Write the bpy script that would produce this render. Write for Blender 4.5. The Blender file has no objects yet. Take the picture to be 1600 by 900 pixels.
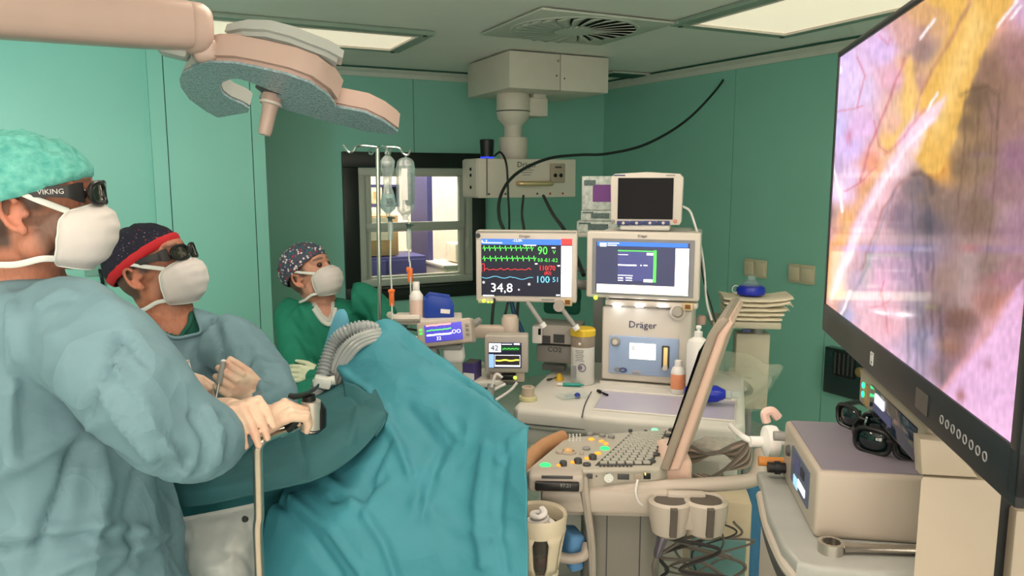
import bpy, bmesh, math, random
import numpy as np
from mathutils import Vector, Matrix, Euler, noise

random.seed(7); np.random.seed(7)
SC = bpy.context.scene
COL = SC.collection
PI = math.pi
R = math.radians

# ------------------------------------------------------------------ camera, world, exposure
CAM_Z = 1.70
FPX = 1200.0                       # focal length in pixels of the 1600 x 900 frame
PITCH = math.atan(170 / FPX)       # a little downwards
cam_d = bpy.data.cameras.new('camera')
cam_d.sensor_width = 36.0
cam_d.lens = 36.0 * FPX / 1600.0
cam_d.clip_start = 0.02
cam = bpy.data.objects.new('camera', cam_d)
COL.objects.link(cam)
cam.location = (0, 0, CAM_Z)
cam.rotation_euler = (PI / 2 - PITCH, 0, 0)
SC.camera = cam

world = bpy.data.worlds.new('world'); SC.world = world
world.use_nodes = True
world.node_tree.nodes['Background'].inputs[0].default_value = (0.55, 0.6, 0.6, 1)
world.node_tree.nodes['Background'].inputs[1].default_value = 0.3
SC.view_settings.view_transform = 'Standard'
SC.view_settings.look = 'None'
SC.view_settings.gamma = 1.0
SC.view_settings.use_curve_mapping = False
SC.view_settings.exposure = -0.04

# ------------------------------------------------------------------ helpers
_c, _s = math.cos(PITCH), math.sin(PITCH)
def P(px, py, Y):
    """world point at depth Y seen at pixel (px, py) of the 1600 x 900 frame"""
    dx, dy = px - 800, py - 450
    d = Vector((dx, FPX * _c - dy * _s, -FPX * _s - dy * _c))
    return d * (Y / d.y) + Vector((0, 0, CAM_Z))
def PZ(px, py, z):
    dx, dy = px - 800, py - 450
    d = Vector((dx, FPX * _c - dy * _s, -FPX * _s - dy * _c))
    return d * ((z - CAM_Z) / d.z) + Vector((0, 0, CAM_Z))

def lin(c):
    out = []
    for v in c:
        v = v / 255.0
        out.append(v / 12.92 if v <= 0.04045 else ((v + 0.055) / 1.055) ** 2.4)
    return out

MATS = {}
def M(name, rgb, rough=0.5, metal=0.0, var=0.06, bump=0.0, scale=12.0, emit=0.0, trans=0.0, alpha=1.0, coat=0.0, spec=0.5, stretch=None, rgb2=None, ior=1.45, sss=0.0, detail=4.0):
    """a procedural material: noise driven colour variation and relief"""
    if name in MATS: return MATS[name]
    m = bpy.data.materials.new(name); m.use_nodes = True
    nt = m.node_tree; b = nt.nodes['Principled BSDF']
    col = lin(rgb)
    b.inputs['Roughness'].default_value = rough
    b.inputs['Metallic'].default_value = metal
    b.inputs['Transmission Weight'].default_value = trans
    b.inputs['Alpha'].default_value = alpha
    b.inputs['Coat Weight'].default_value = coat
    b.inputs['Specular IOR Level'].default_value = spec
    b.inputs['IOR'].default_value = ior
    if sss:
        b.inputs['Subsurface Weight'].default_value = sss
        b.inputs['Subsurface Radius'].default_value = (0.012, 0.005, 0.003)
    tc = nt.nodes.new('ShaderNodeTexCoord')
    src = tc.outputs['Object']
    if stretch:
        mp = nt.nodes.new('ShaderNodeMapping'); mp.inputs['Scale'].default_value = stretch
        nt.links.new(src, mp.inputs[0]); src = mp.outputs[0]
    n = nt.nodes.new('ShaderNodeTexNoise'); n.inputs['Scale'].default_value = scale; n.inputs['Detail'].default_value = detail
    nt.links.new(src, n.inputs['Vector'])
    r = nt.nodes.new('ShaderNodeValToRGB')
    c2 = lin(rgb2) if rgb2 else [max(0, min(1, v * (1 + var))) for v in col]
    c1 = col if rgb2 else [v * (1 - var) for v in col]
    r.color_ramp.elements[0].position = 0.3; r.color_ramp.elements[1].position = 0.7
    r.color_ramp.elements[0].color = (*c1, 1); r.color_ramp.elements[1].color = (*c2, 1)
    nt.links.new(n.outputs['Fac'], r.inputs[0])
    nt.links.new(r.outputs[0], b.inputs['Base Color'])
    if emit:
        nt.links.new(r.outputs[0], b.inputs['Emission Color'])
        b.inputs['Emission Strength'].default_value = emit
    if bump:
        bp = nt.nodes.new('ShaderNodeBump'); bp.inputs['Strength'].default_value = bump; bp.inputs['Distance'].default_value = 0.01
        nt.links.new(n.outputs['Fac'], bp.inputs['Height']); nt.links.new(bp.outputs[0], b.inputs['Normal'])
    MATS[name] = m
    return m

def tag(o, label=None, cat=None, group=None, kind=None):
    if label: o['label'] = label
    if cat: o['category'] = cat
    if group: o['group'] = group
    if kind: o['kind'] = kind
    return o

def thing(name, label, cat, loc=(0, 0, 0), rz=0.0, group=None, rot=None):
    o = bpy.data.objects.new(name, None); COL.objects.link(o)
    o.empty_display_size = 0.05
    o.location = loc; o.rotation_euler = rot if rot else (0, 0, rz)
    return tag(o, label, cat, group)

def spline(pts, n=8):
    """Catmull-Rom through the points"""
    pts = [Vector(p) for p in pts]
    if len(pts) < 3: 
        return [pts[0].lerp(pts[-1], i / n) for i in range(n + 1)]
    q = [2 * pts[0] - pts[1]] + pts + [2 * pts[-1] - pts[-2]]
    out = []
    for i in range(1, len(q) - 2):
        a, b, c, d = q[i - 1], q[i], q[i + 1], q[i + 2]
        for k in range(n):
            t = k / n
            out.append(0.5 * ((2 * b) + (c - a) * t + (2 * a - 5 * b + 4 * c - d) * t * t + (3 * b - a - 3 * c + d) * t ** 3))
    out.append(pts[-1].copy())
    return out

class MB:
    def __init__(self): self.bm = bmesh.new()
    def _mark(self): return set(self.bm.verts)
    def _new(self, old): return [v for v in self.bm.verts if v not in old]
    def box(self, c, s, rot=None, bev=0.0, seg=2, taper=None):
        old = self._mark()
        m = Matrix.Translation(Vector(c))
        if rot is not None: m = m @ (rot if isinstance(rot, Matrix) else Euler(rot).to_matrix().to_4x4())
        r = bmesh.ops.create_cube(self.bm, size=1.0)
        vs = r['verts']
        for v in vs:
            v.co = Vector((v.co.x * s[0], v.co.y * s[1], v.co.z * s[2]))
            if taper and v.co.z > 0: v.co.x *= taper[0]; v.co.y *= taper[1]
        if bev > 0:
            es = list({e for v in vs for e in v.link_edges})
            bmesh.ops.bevel(self.bm, geom=es, offset=bev, segments=seg, affect='EDGES', profile=0.5)
        bmesh.ops.transform(self.bm, matrix=m, verts=self._new(old))
        return self
    def ring(self, c, s, t, d, bev=0.0):
        """rectangular frame in the xz plane: outer size s=(w,h), bar width t, depth d"""
        x, y, z = c; w, h = s
        self.box((x, y, z + h / 2 - t / 2), (w, d, t), bev=bev); self.box((x, y, z - h / 2 + t / 2), (w, d, t), bev=bev)
        self.box((x - w / 2 + t / 2, y, z), (t, d, h - 2 * t), bev=bev); self.box((x + w / 2 - t / 2, y, z), (t, d, h - 2 * t), bev=bev)
        return self
    def tube(self, pts, r, n=8, caps=True, closed=False, flat=None, up=None):
        pts = [Vector(p) for p in pts]; N = len(pts)
        rs = r if hasattr(r, '__len__') else [r] * N
        t0 = (pts[1] - pts[0]).normalized()
        a = Vector(up) if up else (Vector((0, 0, 1)) if abs(t0.z) < 0.9 else Vector((1, 0, 0)))
        u = (a - t0 * a.dot(t0)).normalized()
        rings = []
        for i, p in enumerate(pts):
            if closed: t = (pts[(i + 1) % N] - pts[i - 1])
            else: t = pts[min(i + 1, N - 1)] - pts[max(i - 1, 0)]
            if t.length < 1e-9: t = t0
            t = t.normalized()
            u = (u - t * u.dot(t)); u = u.normalized() if u.length > 1e-6 else t.orthogonal().normalized()
            w = t.cross(u)
            ra = rs[i]; rb = ra * (flat if flat else 1.0)
            rings.append([self.bm.verts.new(p + u * (math.cos(2 * PI * k / n) * ra) + w * (math.sin(2 * PI * k / n) * rb)) for k in range(n)])
        for i in range(N - (0 if closed else 1)):
            A, B = rings[i], rings[(i + 1) % N]
            for k in range(n):
                self.bm.faces.new((A[k], A[(k + 1) % n], B[(k + 1) % n], B[k]))
        if caps and not closed:
            self.bm.faces.new(rings[0][::-1]); self.bm.faces.new(rings[-1])
        return self
    def cyl(self, p0, p1, r0, r1=None, n=16):
        return self.tube([p0, p1], [r0, r0 if r1 is None else r1], n=n)
    def lathe(self, prof, n=20, loc=(0, 0, 0), rot=None, sx=1.0, sy=1.0):
        m = Matrix.Translation(Vector(loc))
        if rot is not None: m = m @ (rot if isinstance(rot, Matrix) else Euler(rot).to_matrix().to_4x4())
        rings = []
        for (r, z) in prof:
            if r < 1e-6: rings.append([self.bm.verts.new(m @ Vector((0, 0, z)))])
            else: rings.append([self.bm.verts.new(m @ Vector((sx * r * math.cos(2 * PI * k / n), sy * r * math.sin(2 * PI * k / n), z))) for k in range(n)])
        for A, B in zip(rings, rings[1:]):
            if len(A) == 1 and len(B) == 1: continue
            for k in range(n):
                if len(A) == 1: self.bm.faces.new((A[0], B[(k + 1) % n], B[k]))
                elif len(B) == 1: self.bm.faces.new((A[k], A[(k + 1) % n], B[0]))
                else: self.bm.faces.new((A[k], A[(k + 1) % n], B[(k + 1) % n], B[k]))
        return self
    def ell(self, c, rad, rot=None, nu=16, nv=10):
        prof = [(math.sin(PI * i / nv), -math.cos(PI * i / nv)) for i in range(nv + 1)]
        prof[0] = (0, -1); prof[-1] = (0, 1)
        m = Matrix.Translation(Vector(c))
        if rot is not None: m = m @ (rot if isinstance(rot, Matrix) else Euler(rot).to_matrix().to_4x4())
        m = m @ Matrix.Diagonal((*rad, 1))
        return self.lathe(prof, nu, rot=m)
    def prism(self, poly, h0, h1, axis='z', bev=0.0, m=None, seg=2):
        """extrude a 2d polygon; axis y: poly is (x,z); axis x: poly is (y,z); axis z: poly is (x,y)"""
        old = self._mark()
        def mk(a, b, h):
            return Vector((a, b, h)) if axis == 'z' else (Vector((a, h, b)) if axis == 'y' else Vector((h, a, b)))
        A = [self.bm.verts.new(mk(a, b, h0)) for a, b in poly]; B = [self.bm.verts.new(mk(a, b, h1)) for a, b in poly]
        n = len(poly)
        fs = [self.bm.faces.new(A), self.bm.faces.new(B[::-1])]
        for k in range(n): fs.append(self.bm.faces.new((A[k], B[k], B[(k + 1) % n], A[(k + 1) % n])))
        bmesh.ops.recalc_face_normals(self.bm, faces=fs)
        if bev > 0:
            es = list({e for f in fs[:2] for e in f.edges})
            bmesh.ops.bevel(self.bm, geom=es, offset=bev, segments=seg, affect='EDGES', profile=0.5)
        if m is not None: bmesh.ops.transform(self.bm, matrix=m, verts=self._new(old))
        return self
    def grid(self, g, closed_u=False):
        V = [[self.bm.verts.new(Vector(p)) for p in row] for row in g]
        for i in range(len(V) - 1):
            n = len(V[i])
            for k in range(n if closed_u else n - 1):
                self.bm.faces.new((V[i][k], V[i][(k + 1) % n], V[i + 1][(k + 1) % n], V[i + 1][k]))
        return self
    def build(self, name, mat=None, parent=None, angle=38, recalc=True, thick=0.0, sub=0):
        bm = self.bm
        if recalc: bmesh.ops.recalc_face_normals(bm, faces=list(bm.faces))
        ca = R(angle)
        for f in bm.faces: f.smooth = True
        for e in bm.edges:
            if len(e.link_faces) == 2: e.smooth = e.calc_face_angle(0.0) < ca
        me = bpy.data.meshes.new(name); bm.to_mesh(me); bm.free()
        return mesh_obj(name, me, mat, parent, thick, sub)

def mesh_obj(name, me, mat=None, parent=None, thick=0.0, sub=0):
    o = bpy.data.objects.new(name, me); COL.objects.link(o)
    if mat: me.materials.append(mat)
    if parent is not None: o.parent = parent
    if thick:
        md = o.modifiers.new('thickness', 'SOLIDIFY'); md.thickness = thick; md.offset = 0
    if sub:
        md = o.modifiers.new('smooth', 'SUBSURF'); md.levels = sub; md.render_levels = sub
    return o

def struct(o):
    o['kind'] = 'structure'; return o

FCACHE = {}
def text(s, size, loc, mat, parent, rot=(PI / 2, 0, 0), name='lettering', align='CENTER', depth=0.0004, sx=1.0):
    cu = bpy.data.curves.new(name, 'FONT'); cu.body = s; cu.size = size; cu.extrude = depth
    cu.align_x = align; cu.align_y = 'CENTER'; cu.resolution_u = 2
    t = bpy.data.objects.new(name, cu); COL.objects.link(t)
    dg = bpy.context.evaluated_depsgraph_get(); dg.update()
    me = bpy.data.meshes.new_from_object(t.evaluated_get(dg))
    bpy.data.objects.remove(t); bpy.data.curves.remove(cu)
    o = bpy.data.objects.new(name, me); COL.objects.link(o)
    me.materials.clear(); me.materials.append(mat)
    o.parent = parent; o.location = loc; o.rotation_euler = rot; o.scale = (sx, 1, 1)
    return o

def evalmesh(o):
    dg = bpy.context.evaluated_depsgraph_get(); dg.update()
    return bpy.data.meshes.new_from_object(o.evaluated_get(dg))

def remesh(mb, voxel, smooth=6, fac=0.5):
    """fuse the overlapping closed shapes of a builder into one continuous surface"""
    bmesh.ops.recalc_face_normals(mb.bm, faces=list(mb.bm.faces))
    me = bpy.data.meshes.new('tmp'); mb.bm.to_mesh(me); mb.bm.free()
    o = bpy.data.objects.new('tmp', me); COL.objects.link(o)
    md = o.modifiers.new('r', 'REMESH'); md.mode = 'VOXEL'; md.voxel_size = voxel; md.use_smooth_shade = True
    if smooth:
        ms = o.modifiers.new('s', 'SMOOTH'); ms.iterations = smooth; ms.factor = fac
    out = evalmesh(o)
    bpy.data.objects.remove(o); bpy.data.meshes.remove(me)
    out.materials.clear()
    return out

def verts_np(me):
    a = np.empty(len(me.vertices) * 3); me.vertices.foreach_get('co', a); return a.reshape(-1, 3)
def normals_np(me):
    a = np.empty(len(me.vertices) * 3); me.vertex_normals.foreach_get('vector', a); return a.reshape(-1, 3)
def set_verts(me, a):
    me.vertices.foreach_set('co', a.reshape(-1)); me.update()
# ------------------------------------------------------------------ common materials
WALL = M('wall_green_laminate', (128, 188, 172), rough=0.42, var=0.03, scale=2.0, bump=0.02)
SEAM = M('panel_joint', (34, 84, 68), rough=0.7)
CEIL = M('ceiling_paint', (234, 232, 226), rough=0.6, var=0.02, scale=3)
CROWN = M('crown_trim_paint', (190, 196, 186), rough=0.5, var=0.02)
FLOOR = M('floor_vinyl', (190, 196, 188), rough=0.4, var=0.12, scale=30)
WHITE = M('white_plastic', (204, 197, 189), rough=0.42, var=0.02)
CREAM = M('cream_plastic', (158, 146, 130), rough=0.42, var=0.02)
GREYP = M('grey_plastic', (140, 140, 138), rough=0.45, var=0.03)
DGREY = M('dark_grey_plastic', (62, 64, 66), rough=0.45, var=0.05)
BLACK = M('black_plastic', (16, 17, 19), rough=0.38, var=0.1)
RUBBER = M('black_rubber', (14, 15, 16), rough=0.6, var=0.1)
STEEL = M('brushed_steel', (196, 192, 184), rough=0.28, metal=1.0, var=0.05, scale=40, stretch=(1, 1, 0.1))
CHROME = M('chrome', (215, 215, 215), rough=0.12, metal=1.0, var=0.02)
TROFF = M('lamp_frame_paint', (140, 160, 146), rough=0.45, var=0.03)

# ------------------------------------------------------------------ room shell
CEIL_Z = 2.52
TH = math.atan(0.484)                       # the room is turned against the view
UX = Vector((math.cos(TH), math.sin(TH), 0)); VX = Vector((-math.sin(TH), math.cos(TH), 0))
def back_y(x): return 6.432 + 0.484 * x
C_BR = Vector((0.80, back_y(0.80), 0))                       # corner of back and right wall
C_BL = Vector((-2.9, back_y(-2.9), 0))
RD = Vector((1, -1.7, 0)).normalized()
C_R2 = C_BR + RD * 5.6
PIL_A = Vector((-2.10, 4.55, 0)); PIL_B = PIL_A + UX * 0.636
C_L0 = PIL_A + VX * 0.14
C_L1 = C_L0 - UX * 2.4

def wall(name, a, b, seams=(), z0=0.0, z1=CEIL_Z, hole=None, flip=False):
    """a wall from a to b (inside on its right hand seen from above when flip is off), panels with joints"""
    d = (b - a); L = d.length; ang = math.atan2(d.y, d.x)
    cuts = [0] + list(seams) + [L]
    back = MB()
    s = 1 if not flip else -1
    def slab(mb, x0, x1, zz0, zz1, y0, y1):
        mb.box(((x0 + x1) / 2, (y0 + y1) / 2, (zz0 + zz1) / 2), (x1 - x0, abs(y1 - y0), zz1 - zz0))
    rects = [(0, L, z0, z1)]
    if hole:
        hx0, hx1, hz0, hz1 = hole
        rects = [(0, hx0, z0, z1), (hx1, L, z0, z1), (hx0, hx1, z0, hz0), (hx0, hx1, hz1, z1)]
    for r in rects: slab(back, *r, 0.012 * s, 0.10 * s)
    o = struct(back.build(name, SEAM)); o.location = a; o.rotation_euler = (0, 0, ang)
    for x0, x1 in zip(cuts, cuts[1:]):
        mb = MB()
        rr = [(x0, x1, z0, z1)]
        if hole and x0 < hole[1] and x1 > hole[0]:
            hx0, hx1, hz0, hz1 = hole
            rr = []
            if x0 < hx0: rr.append((x0, hx0, z0, z1))
            if x1 > hx1: rr.append((hx1, x1, z0, z1))
            rr += [(max(x0, hx0), min(x1, hx1), z0, hz0), (max(x0, hx0), min(x1, hx1), hz1, z1)]
        for q in rr:
            e0 = 0.0025 if q[0] == x0 and x0 > 0 else 0; e1 = 0.0025 if q[1] == x1 and x1 < L else 0
            slab(mb, q[0] + e0, q[1] - e1, q[2], q[3], 0, 0.014 * s)
        mb.build('panel', WALL, o)
    return o

# window on the back wall (distances along the wall from its left end)
def along(px, a, d):
    """distance from a along direction d where image column px meets the wall"""
    k = (px - 800) / (FPX / _c * 1.0)
    k = (px - 800) / (FPX * _c + 60 * _s)
    return (k * a.y - a.x) / (d.x - k * d.y)
BD = (C_BR - C_BL).normalized()
wx0, wx1 = along(560, C_BL, BD), along(737, C_BL, BD)
pw = C_BL + BD * ((wx0 + wx1) / 2)
wz1 = P(640, 263, pw.y).z; wz0 = P(640, 443, pw.y).z
WIN = (wx0, wx1, wz0, wz1)
s1 = along(650, C_BL, BD)
wall('wall_back', C_BL, C_BR, seams=[s1 - 1.22, s1], hole=WIN)
wr = wall('wall_right', C_BR, C_R2, seams=[along(1139, C_BR, RD), along(1296, C_BR, RD), along(1296, C_BR, RD) + 1.0])
wall('wall_left', C_L1, C_L0, seams=[1.2])
UXd = (PIL_B - PIL_A).length
wall('wall_pillar', PIL_A, PIL_B, seams=[0.085, UXd - 0.075])
PIL_C = PIL_B + VX * ((back_y(PIL_B.x) - PIL_B.y) * math.cos(TH) + 0.02)
wall('wall_pillar_return', PIL_B + VX * 0.015, PIL_C)
wall('wall_pillar_side', C_L0, PIL_A + VX * 0.015)
B_L = Vector((C_L1.x, -2.6, 0)); B_R = Vector((C_R2.x, -2.6, 0))
wall('wall_left_end', B_L, C_L1, seams=[1.2, 2.4, 3.6])
wall('wall_right_end', C_R2, B_R, seams=[1.2, 2.4, 3.6])
wall('wall_front', B_R, B_L, seams=[1.2, 2.4, 3.6, 4.8, 6.0])
# unseen glowing panes, added behind the camera as soft frontal fill light
w2 = thing('fill_panels', 'row of unseen glowing panels added as fill light on the wall behind the camera', 'window', ((B_L.x + B_R.x) / 2, -2.58, 1.45)); w2['kind'] = 'structure'
FILL_GLOW = M('fill_panel_glow', (255, 238, 224), rough=0.6, emit=6.3, var=0.02)
for k in range(4):
    xx = -2.4 + 1.6 * k
    mb = MB(); mb.ring((xx, 0.0, 0), (1.5, 1.5), 0.07, 0.06, bev=0.004); mb.build('fill_panel_frame', WHITE, w2)
    mb = MB(); mb.box((xx, 0.0, 0), (1.36, 0.01, 1.36)); mb.build('pane', FILL_GLOW, w2)

mb = MB(); mb.box((0.3, 2.4, -0.05), (11, 12, 0.1)); struct(mb.build('floor', FLOOR))
mb = MB(); mb.box((0.3, 2.4, CEIL_Z + 0.06), (11, 12, 0.1)); struct(mb.build('ceiling', CEIL))

def crown(name, a, b, s=1):
    d = b - a; ang = math.atan2(d.y, d.x); L = d.length
    mb = MB()
    mb.prism([(0.0, CEIL_Z - 0.06), (-0.012, CEIL_Z - 0.06), (-0.016, CEIL_Z - 0.03), (-0.045, CEIL_Z - 0.012), (-0.05, CEIL_Z + 0.01), (0, CEIL_Z + 0.01)], 0, L, axis='x')
    o = struct(mb.build(name, CROWN)); o.location = a; o.rotation_euler = (0, 0, ang)
    m2 = MB(); m2.box((L / 2, -0.053, CEIL_Z + 0.002), (L, 0.012, 0.012)); m2.build('shadow_gap', SEAM, o)
crown('trim_1', C_BL, C_BR); crown('trim_2', C_BR, C_R2); crown('trim_3', C_L1, C_L0); crown('trim_4', PIL_A, PIL_B)

# window: dark reveal border, white sash frame with middle rail, panes
WW, WH = wx1 - wx0, wz1 - wz0
wo = thing('window_1', 'white framed two-pane window with a wide black border in the green wall', 'window')
wo['kind'] = 'structure'
wo.location = C_BL + BD * ((wx0 + wx1) / 2) + Vector((0, 0, (wz0 + wz1) / 2)); wo.rotation_euler = (0, 0, TH)
WBLK = M('window_border_black', (14, 22, 20), rough=0.4)
WGR = M('window_frame_grey', (166, 172, 162), rough=0.45, var=0.02)
GLASS = M('window_glass', (235, 245, 245), rough=0.02, trans=1.0, var=0.0, ior=1.05, spec=0.2)
mb = MB(); mb.ring((0, -0.02, 0.0), (WW + 0.22, WH + 0.24), 0.115, 0.04, bev=0.004); mb.build('border', WBLK, wo)
mb = MB(); mb.ring((0, 0.03, 0.0), (WW, WH), 0.055, 0.12, bev=0.003); mb.build('outer_frame', WGR, wo)
mb = MB(); mb.ring((0.0, 0.012, WH * 0.235), (WW - 0.12, WH * 0.50), 0.05, 0.04, bev=0.003); mb.build('sash', WGR, wo)
mb = MB(); mb.ring((0.0, 0.03, -WH * 0.23), (WW - 0.12, WH * 0.48), 0.045, 0.04, bev=0.003); mb.build('sash', WGR, wo)
for zc, hh in ((WH * 0.235, WH * 0.38), (-WH * 0.23, WH * 0.36)):
    mb = MB(); mb.box((0.0, 0.03, zc), (WW - 0.2, 0.005, hh)); mb.build('pane', GLASS, wo)
mb = MB(); mb.box((0, -0.035, -WH / 2 - 0.02), (WW + 0.1, 0.07, 0.018), bev=0.004); mb.build('window_sill', WBLK, wo)
mb = MB(); mb.box((WW / 2 - 0.05, -0.04, -0.14), (0.018, 0.03, 0.07), bev=0.005); mb.cyl((WW / 2 - 0.05, -0.055, -0.16), (WW / 2 - 0.05, -0.055, -0.04), 0.006); mb.build('window_handle', WGR, wo)

# the bright room beyond the window
XW = M('beyond_wall_paint', (236, 226, 214), rough=0.7)
XO = Vector(wo.location); 
def beyond(x, y, z):
    return XO + BD * (x + 0.31 * y) + Vector((-BD.y, BD.x, 0)) * y + Vector((0, 0, z))
mb = MB()
mb.box((0.4, 2.0, 0.1), (5, 0.05, 3.2)); mb.box((-2.0, 1.1, 0.1), (0.05, 1.9, 3.2)); mb.box((2.9, 1.1, 0.1), (0.05, 1.9, 3.2))
mb.box((0.4, 1.1, 1.6), (5, 1.9, 0.05)); mb.box((0.4, 1.1, -1.45), (5, 1.9, 0.05))
o = struct(mb.build('wall_beyond', XW)); o.location = XO; o.rotation_euler = (0, 0, TH)
XL = M('beyond_lamp_glow', (255, 236, 214), emit=16.0, var=0.0)
XPUR = M('beyond_violet_cabinet', (74, 72, 128), rough=0.5)
XTAN = M('beyond_cardboard', (214, 172, 128), rough=0.7, var=0.08)
XPALE = M('beyond_white_carton', (232, 222, 206), rough=0.6)
def beyond_thing(name, label, cat, x, y, z, group=None):
    t = thing(name, label, cat, beyond(x, y, z), TH, group); return t
t = beyond_thing('ceiling_light', 'unseen assumed lamp added to light the store room behind the window', 'ceiling light', 0.3, 1.0, 1.12)  # lamp itself unseen, assumed as the source of the bright room
mb = MB(); mb.box((0, 0, 0), (2.6, 1.0, 0.02)); mb.build('diffuser', XL, t); mb = MB(); mb.box((0, 0, 0.018), (2.66, 1.06, 0.02)); mb.build('frame', WHITE, t)
t = beyond_thing('store_cabinet', 'violet blue cabinet behind the left half of the window', 'cabinet', -0.34, 1.1, -1.42)
mb = MB(); mb.box((0, 0, 0.55), (0.75, 0.5, 1.1), bev=0.008); mb.build('body', XPUR, t)
for k in (-1, 1):
    mb = MB(); mb.box((k * 0.185, -0.255, 0.55), (0.35, 0.02, 1.04), bev=0.004); d = mb.build('door', XPUR, t)
    mb = MB(); mb.box((k * 0.04, -0.272, 0.62), (0.012, 0.02, 0.12), bev=0.003); mb.build('handle', WHITE, d)
t = beyond_thing('carton', 'tan cardboard carton on the violet cabinet behind the window', 'box', -0.40, 1.05, -0.32)
mb = MB(); mb.box((0, 0, 0.19), (0.40, 0.34, 0.36), bev=0.004); mb.build('body', XTAN, t); mb = MB(); mb.box((0, -0.172, 0.25), (0.22, 0.004, 0.2)); mb.build('printed_sheet', XPALE, t)
t = beyond_thing('wall_shelf', 'violet shelf unit with white sheets behind the upper left pane', 'shelf', -0.42, 1.2, 0.13)
mb = MB(); mb.box((0, 0.1, 0.18), (0.55, 0.3, 0.02)); mb.box((0, 0.1, 0), (0.55, 0.3, 0.03)); mb.box((0.27, 0.1, 0.09), (0.02, 0.3, 0.2)); mb.box((-0.27, 0.1, 0.09), (0.02, 0.3, 0.2)); mb.box((0, 0.24, 0.09), (0.55, 0.02, 0.2)); mb.build('shelf_body', XPUR, t)
for k, (x, w) in enumerate(((-0.2, 0.05), (-0.10, 0.04), (0.06, 0.1))):
    q = thing('document_folder', ['pale folder at the left end of the violet shelf', 'narrow pale folder second on the violet shelf', 'wide white folder at the right on the violet shelf'][k], 'folder', beyond(-0.42 + x, 1.2, 0.145), TH, 'folders on the violet shelf')
    mb = MB(); mb.box((0, 0.05, 0.075), (w, 0.2, 0.15), bev=0.003); mb.build('cover', XPALE, q); mb = MB(); mb.box((0, -0.052, 0.08), (w * 0.6, 0.003, 0.06)); mb.build('spine_label', XTAN, q)
mb = MB(); mb.box((0, 0, 0.0), (0.05, 0.5, 2.9)); o = struct(mb.build('trim_beyond_post', XPUR)); o.location = beyond(0.09, 1.35, 0.05); o.rotation_euler = (0, 0, TH)
t = beyond_thing('counter', 'pale counter behind the lower right pane', 'counter', 0.55, 0.9, -1.42)
mb = MB(); mb.box((0, 0, 0.5), (0.7, 0.5, 1.0), bev=0.01); mb.build('body', XPALE, t); mb = MB(); mb.box((0, 0, 1.01), (0.74, 0.54, 0.03), bev=0.008); mb.build('top', WHITE, t)
t = beyond_thing('device_case', 'small white case with a grille behind the lower right pane', 'box', 0.52, 0.85, -0.385)
mb = MB(); mb.box((0, 0, 0.085), (0.34, 0.26, 0.17), bev=0.01); mb.build('body', XPALE, t)
mb = MB()
for k in range(7): mb.box((0.05 + 0.016 * k, -0.132, 0.085), (0.006, 0.004, 0.1))
mb.build('grille', XTAN, t)
# ------------------------------------------------------------------ ceiling fittings
def UV(u, v, z=CEIL_Z): return Vector((u * UX.x + v * VX.x, u * UX.y + v * VX.y, z))
LAMP_VIEW = M('lamp_diffuser_dim', (255, 240, 212), rough=0.6, emit=0.66, var=0.02)
LAMP_ADDED = M('lamp_diffuser_added', (255, 236, 216), rough=0.6, emit=10.5, var=0.0)
def ceiling_light(u, v, w, d, label, lm, group='ceiling light panels'):
    t = thing('ceiling_light', label, 'ceiling light', UV(u, v), TH, group)
    mb = MB()
    for (cx, cy, sx, sy) in ((0, d / 2 + 0.04, w + 0.16, 0.08), (0, -d / 2 - 0.04, w + 0.16, 0.08), (w / 2 + 0.04, 0, 0.08, d), (-w / 2 - 0.04, 0, 0.08, d)):
        mb.box((cx, cy, -0.004), (sx, sy, 0.024), bev=0.003)
    mb.build('frame', TROFF, t)
    mb = MB()
    for (cx, cy, sx, sy) in ((0, d / 2, w, 0.012), (0, -d / 2, w, 0.012), (w / 2, 0, 0.012, d), (-w / 2, 0, 0.012, d)):
        mb.box((cx, cy, -0.014), (sx, sy, 0.012))
    mb.build('inner_lip', WHITE, t)
    mb = MB(); mb.box((0, 0, -0.002), (w, d, 0.008)); mb.build('diffuser', lm, t)
    for sx in (-1, 1):
        for sy in (-1, 1):
            mb = MB(); mb.cyl((sx * (w / 2 + 0.03), sy * (d / 2 + 0.05), -0.022), (sx * (w / 2 + 0.03), sy * (d / 2 + 0.05), -0.012), 0.013, n=10); mb.build('latch', DGREY, t)
    return t
ceiling_light(0.93, 4.58, 1.12, 0.52, 'cream lit ceiling panel above the surgical lamp', LAMP_VIEW)
ceiling_light(3.01, 2.78, 0.66, 1.18, 'cream lit ceiling panel above the large screen', LAMP_VIEW)
for k, (u, v) in enumerate(((0.9, 2.2), (0.2, 0.5), (2.2, 0.2), (2.3, -1.2), (-0.3, -1.0), (-1.6, 1.5))):  # out of view, added to supply most of the room's light
    ceiling_light(u, v, 1.12, 0.52, 'unseen bright ceiling panel added for light above and behind the camera', LAMP_ADDED)

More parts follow.
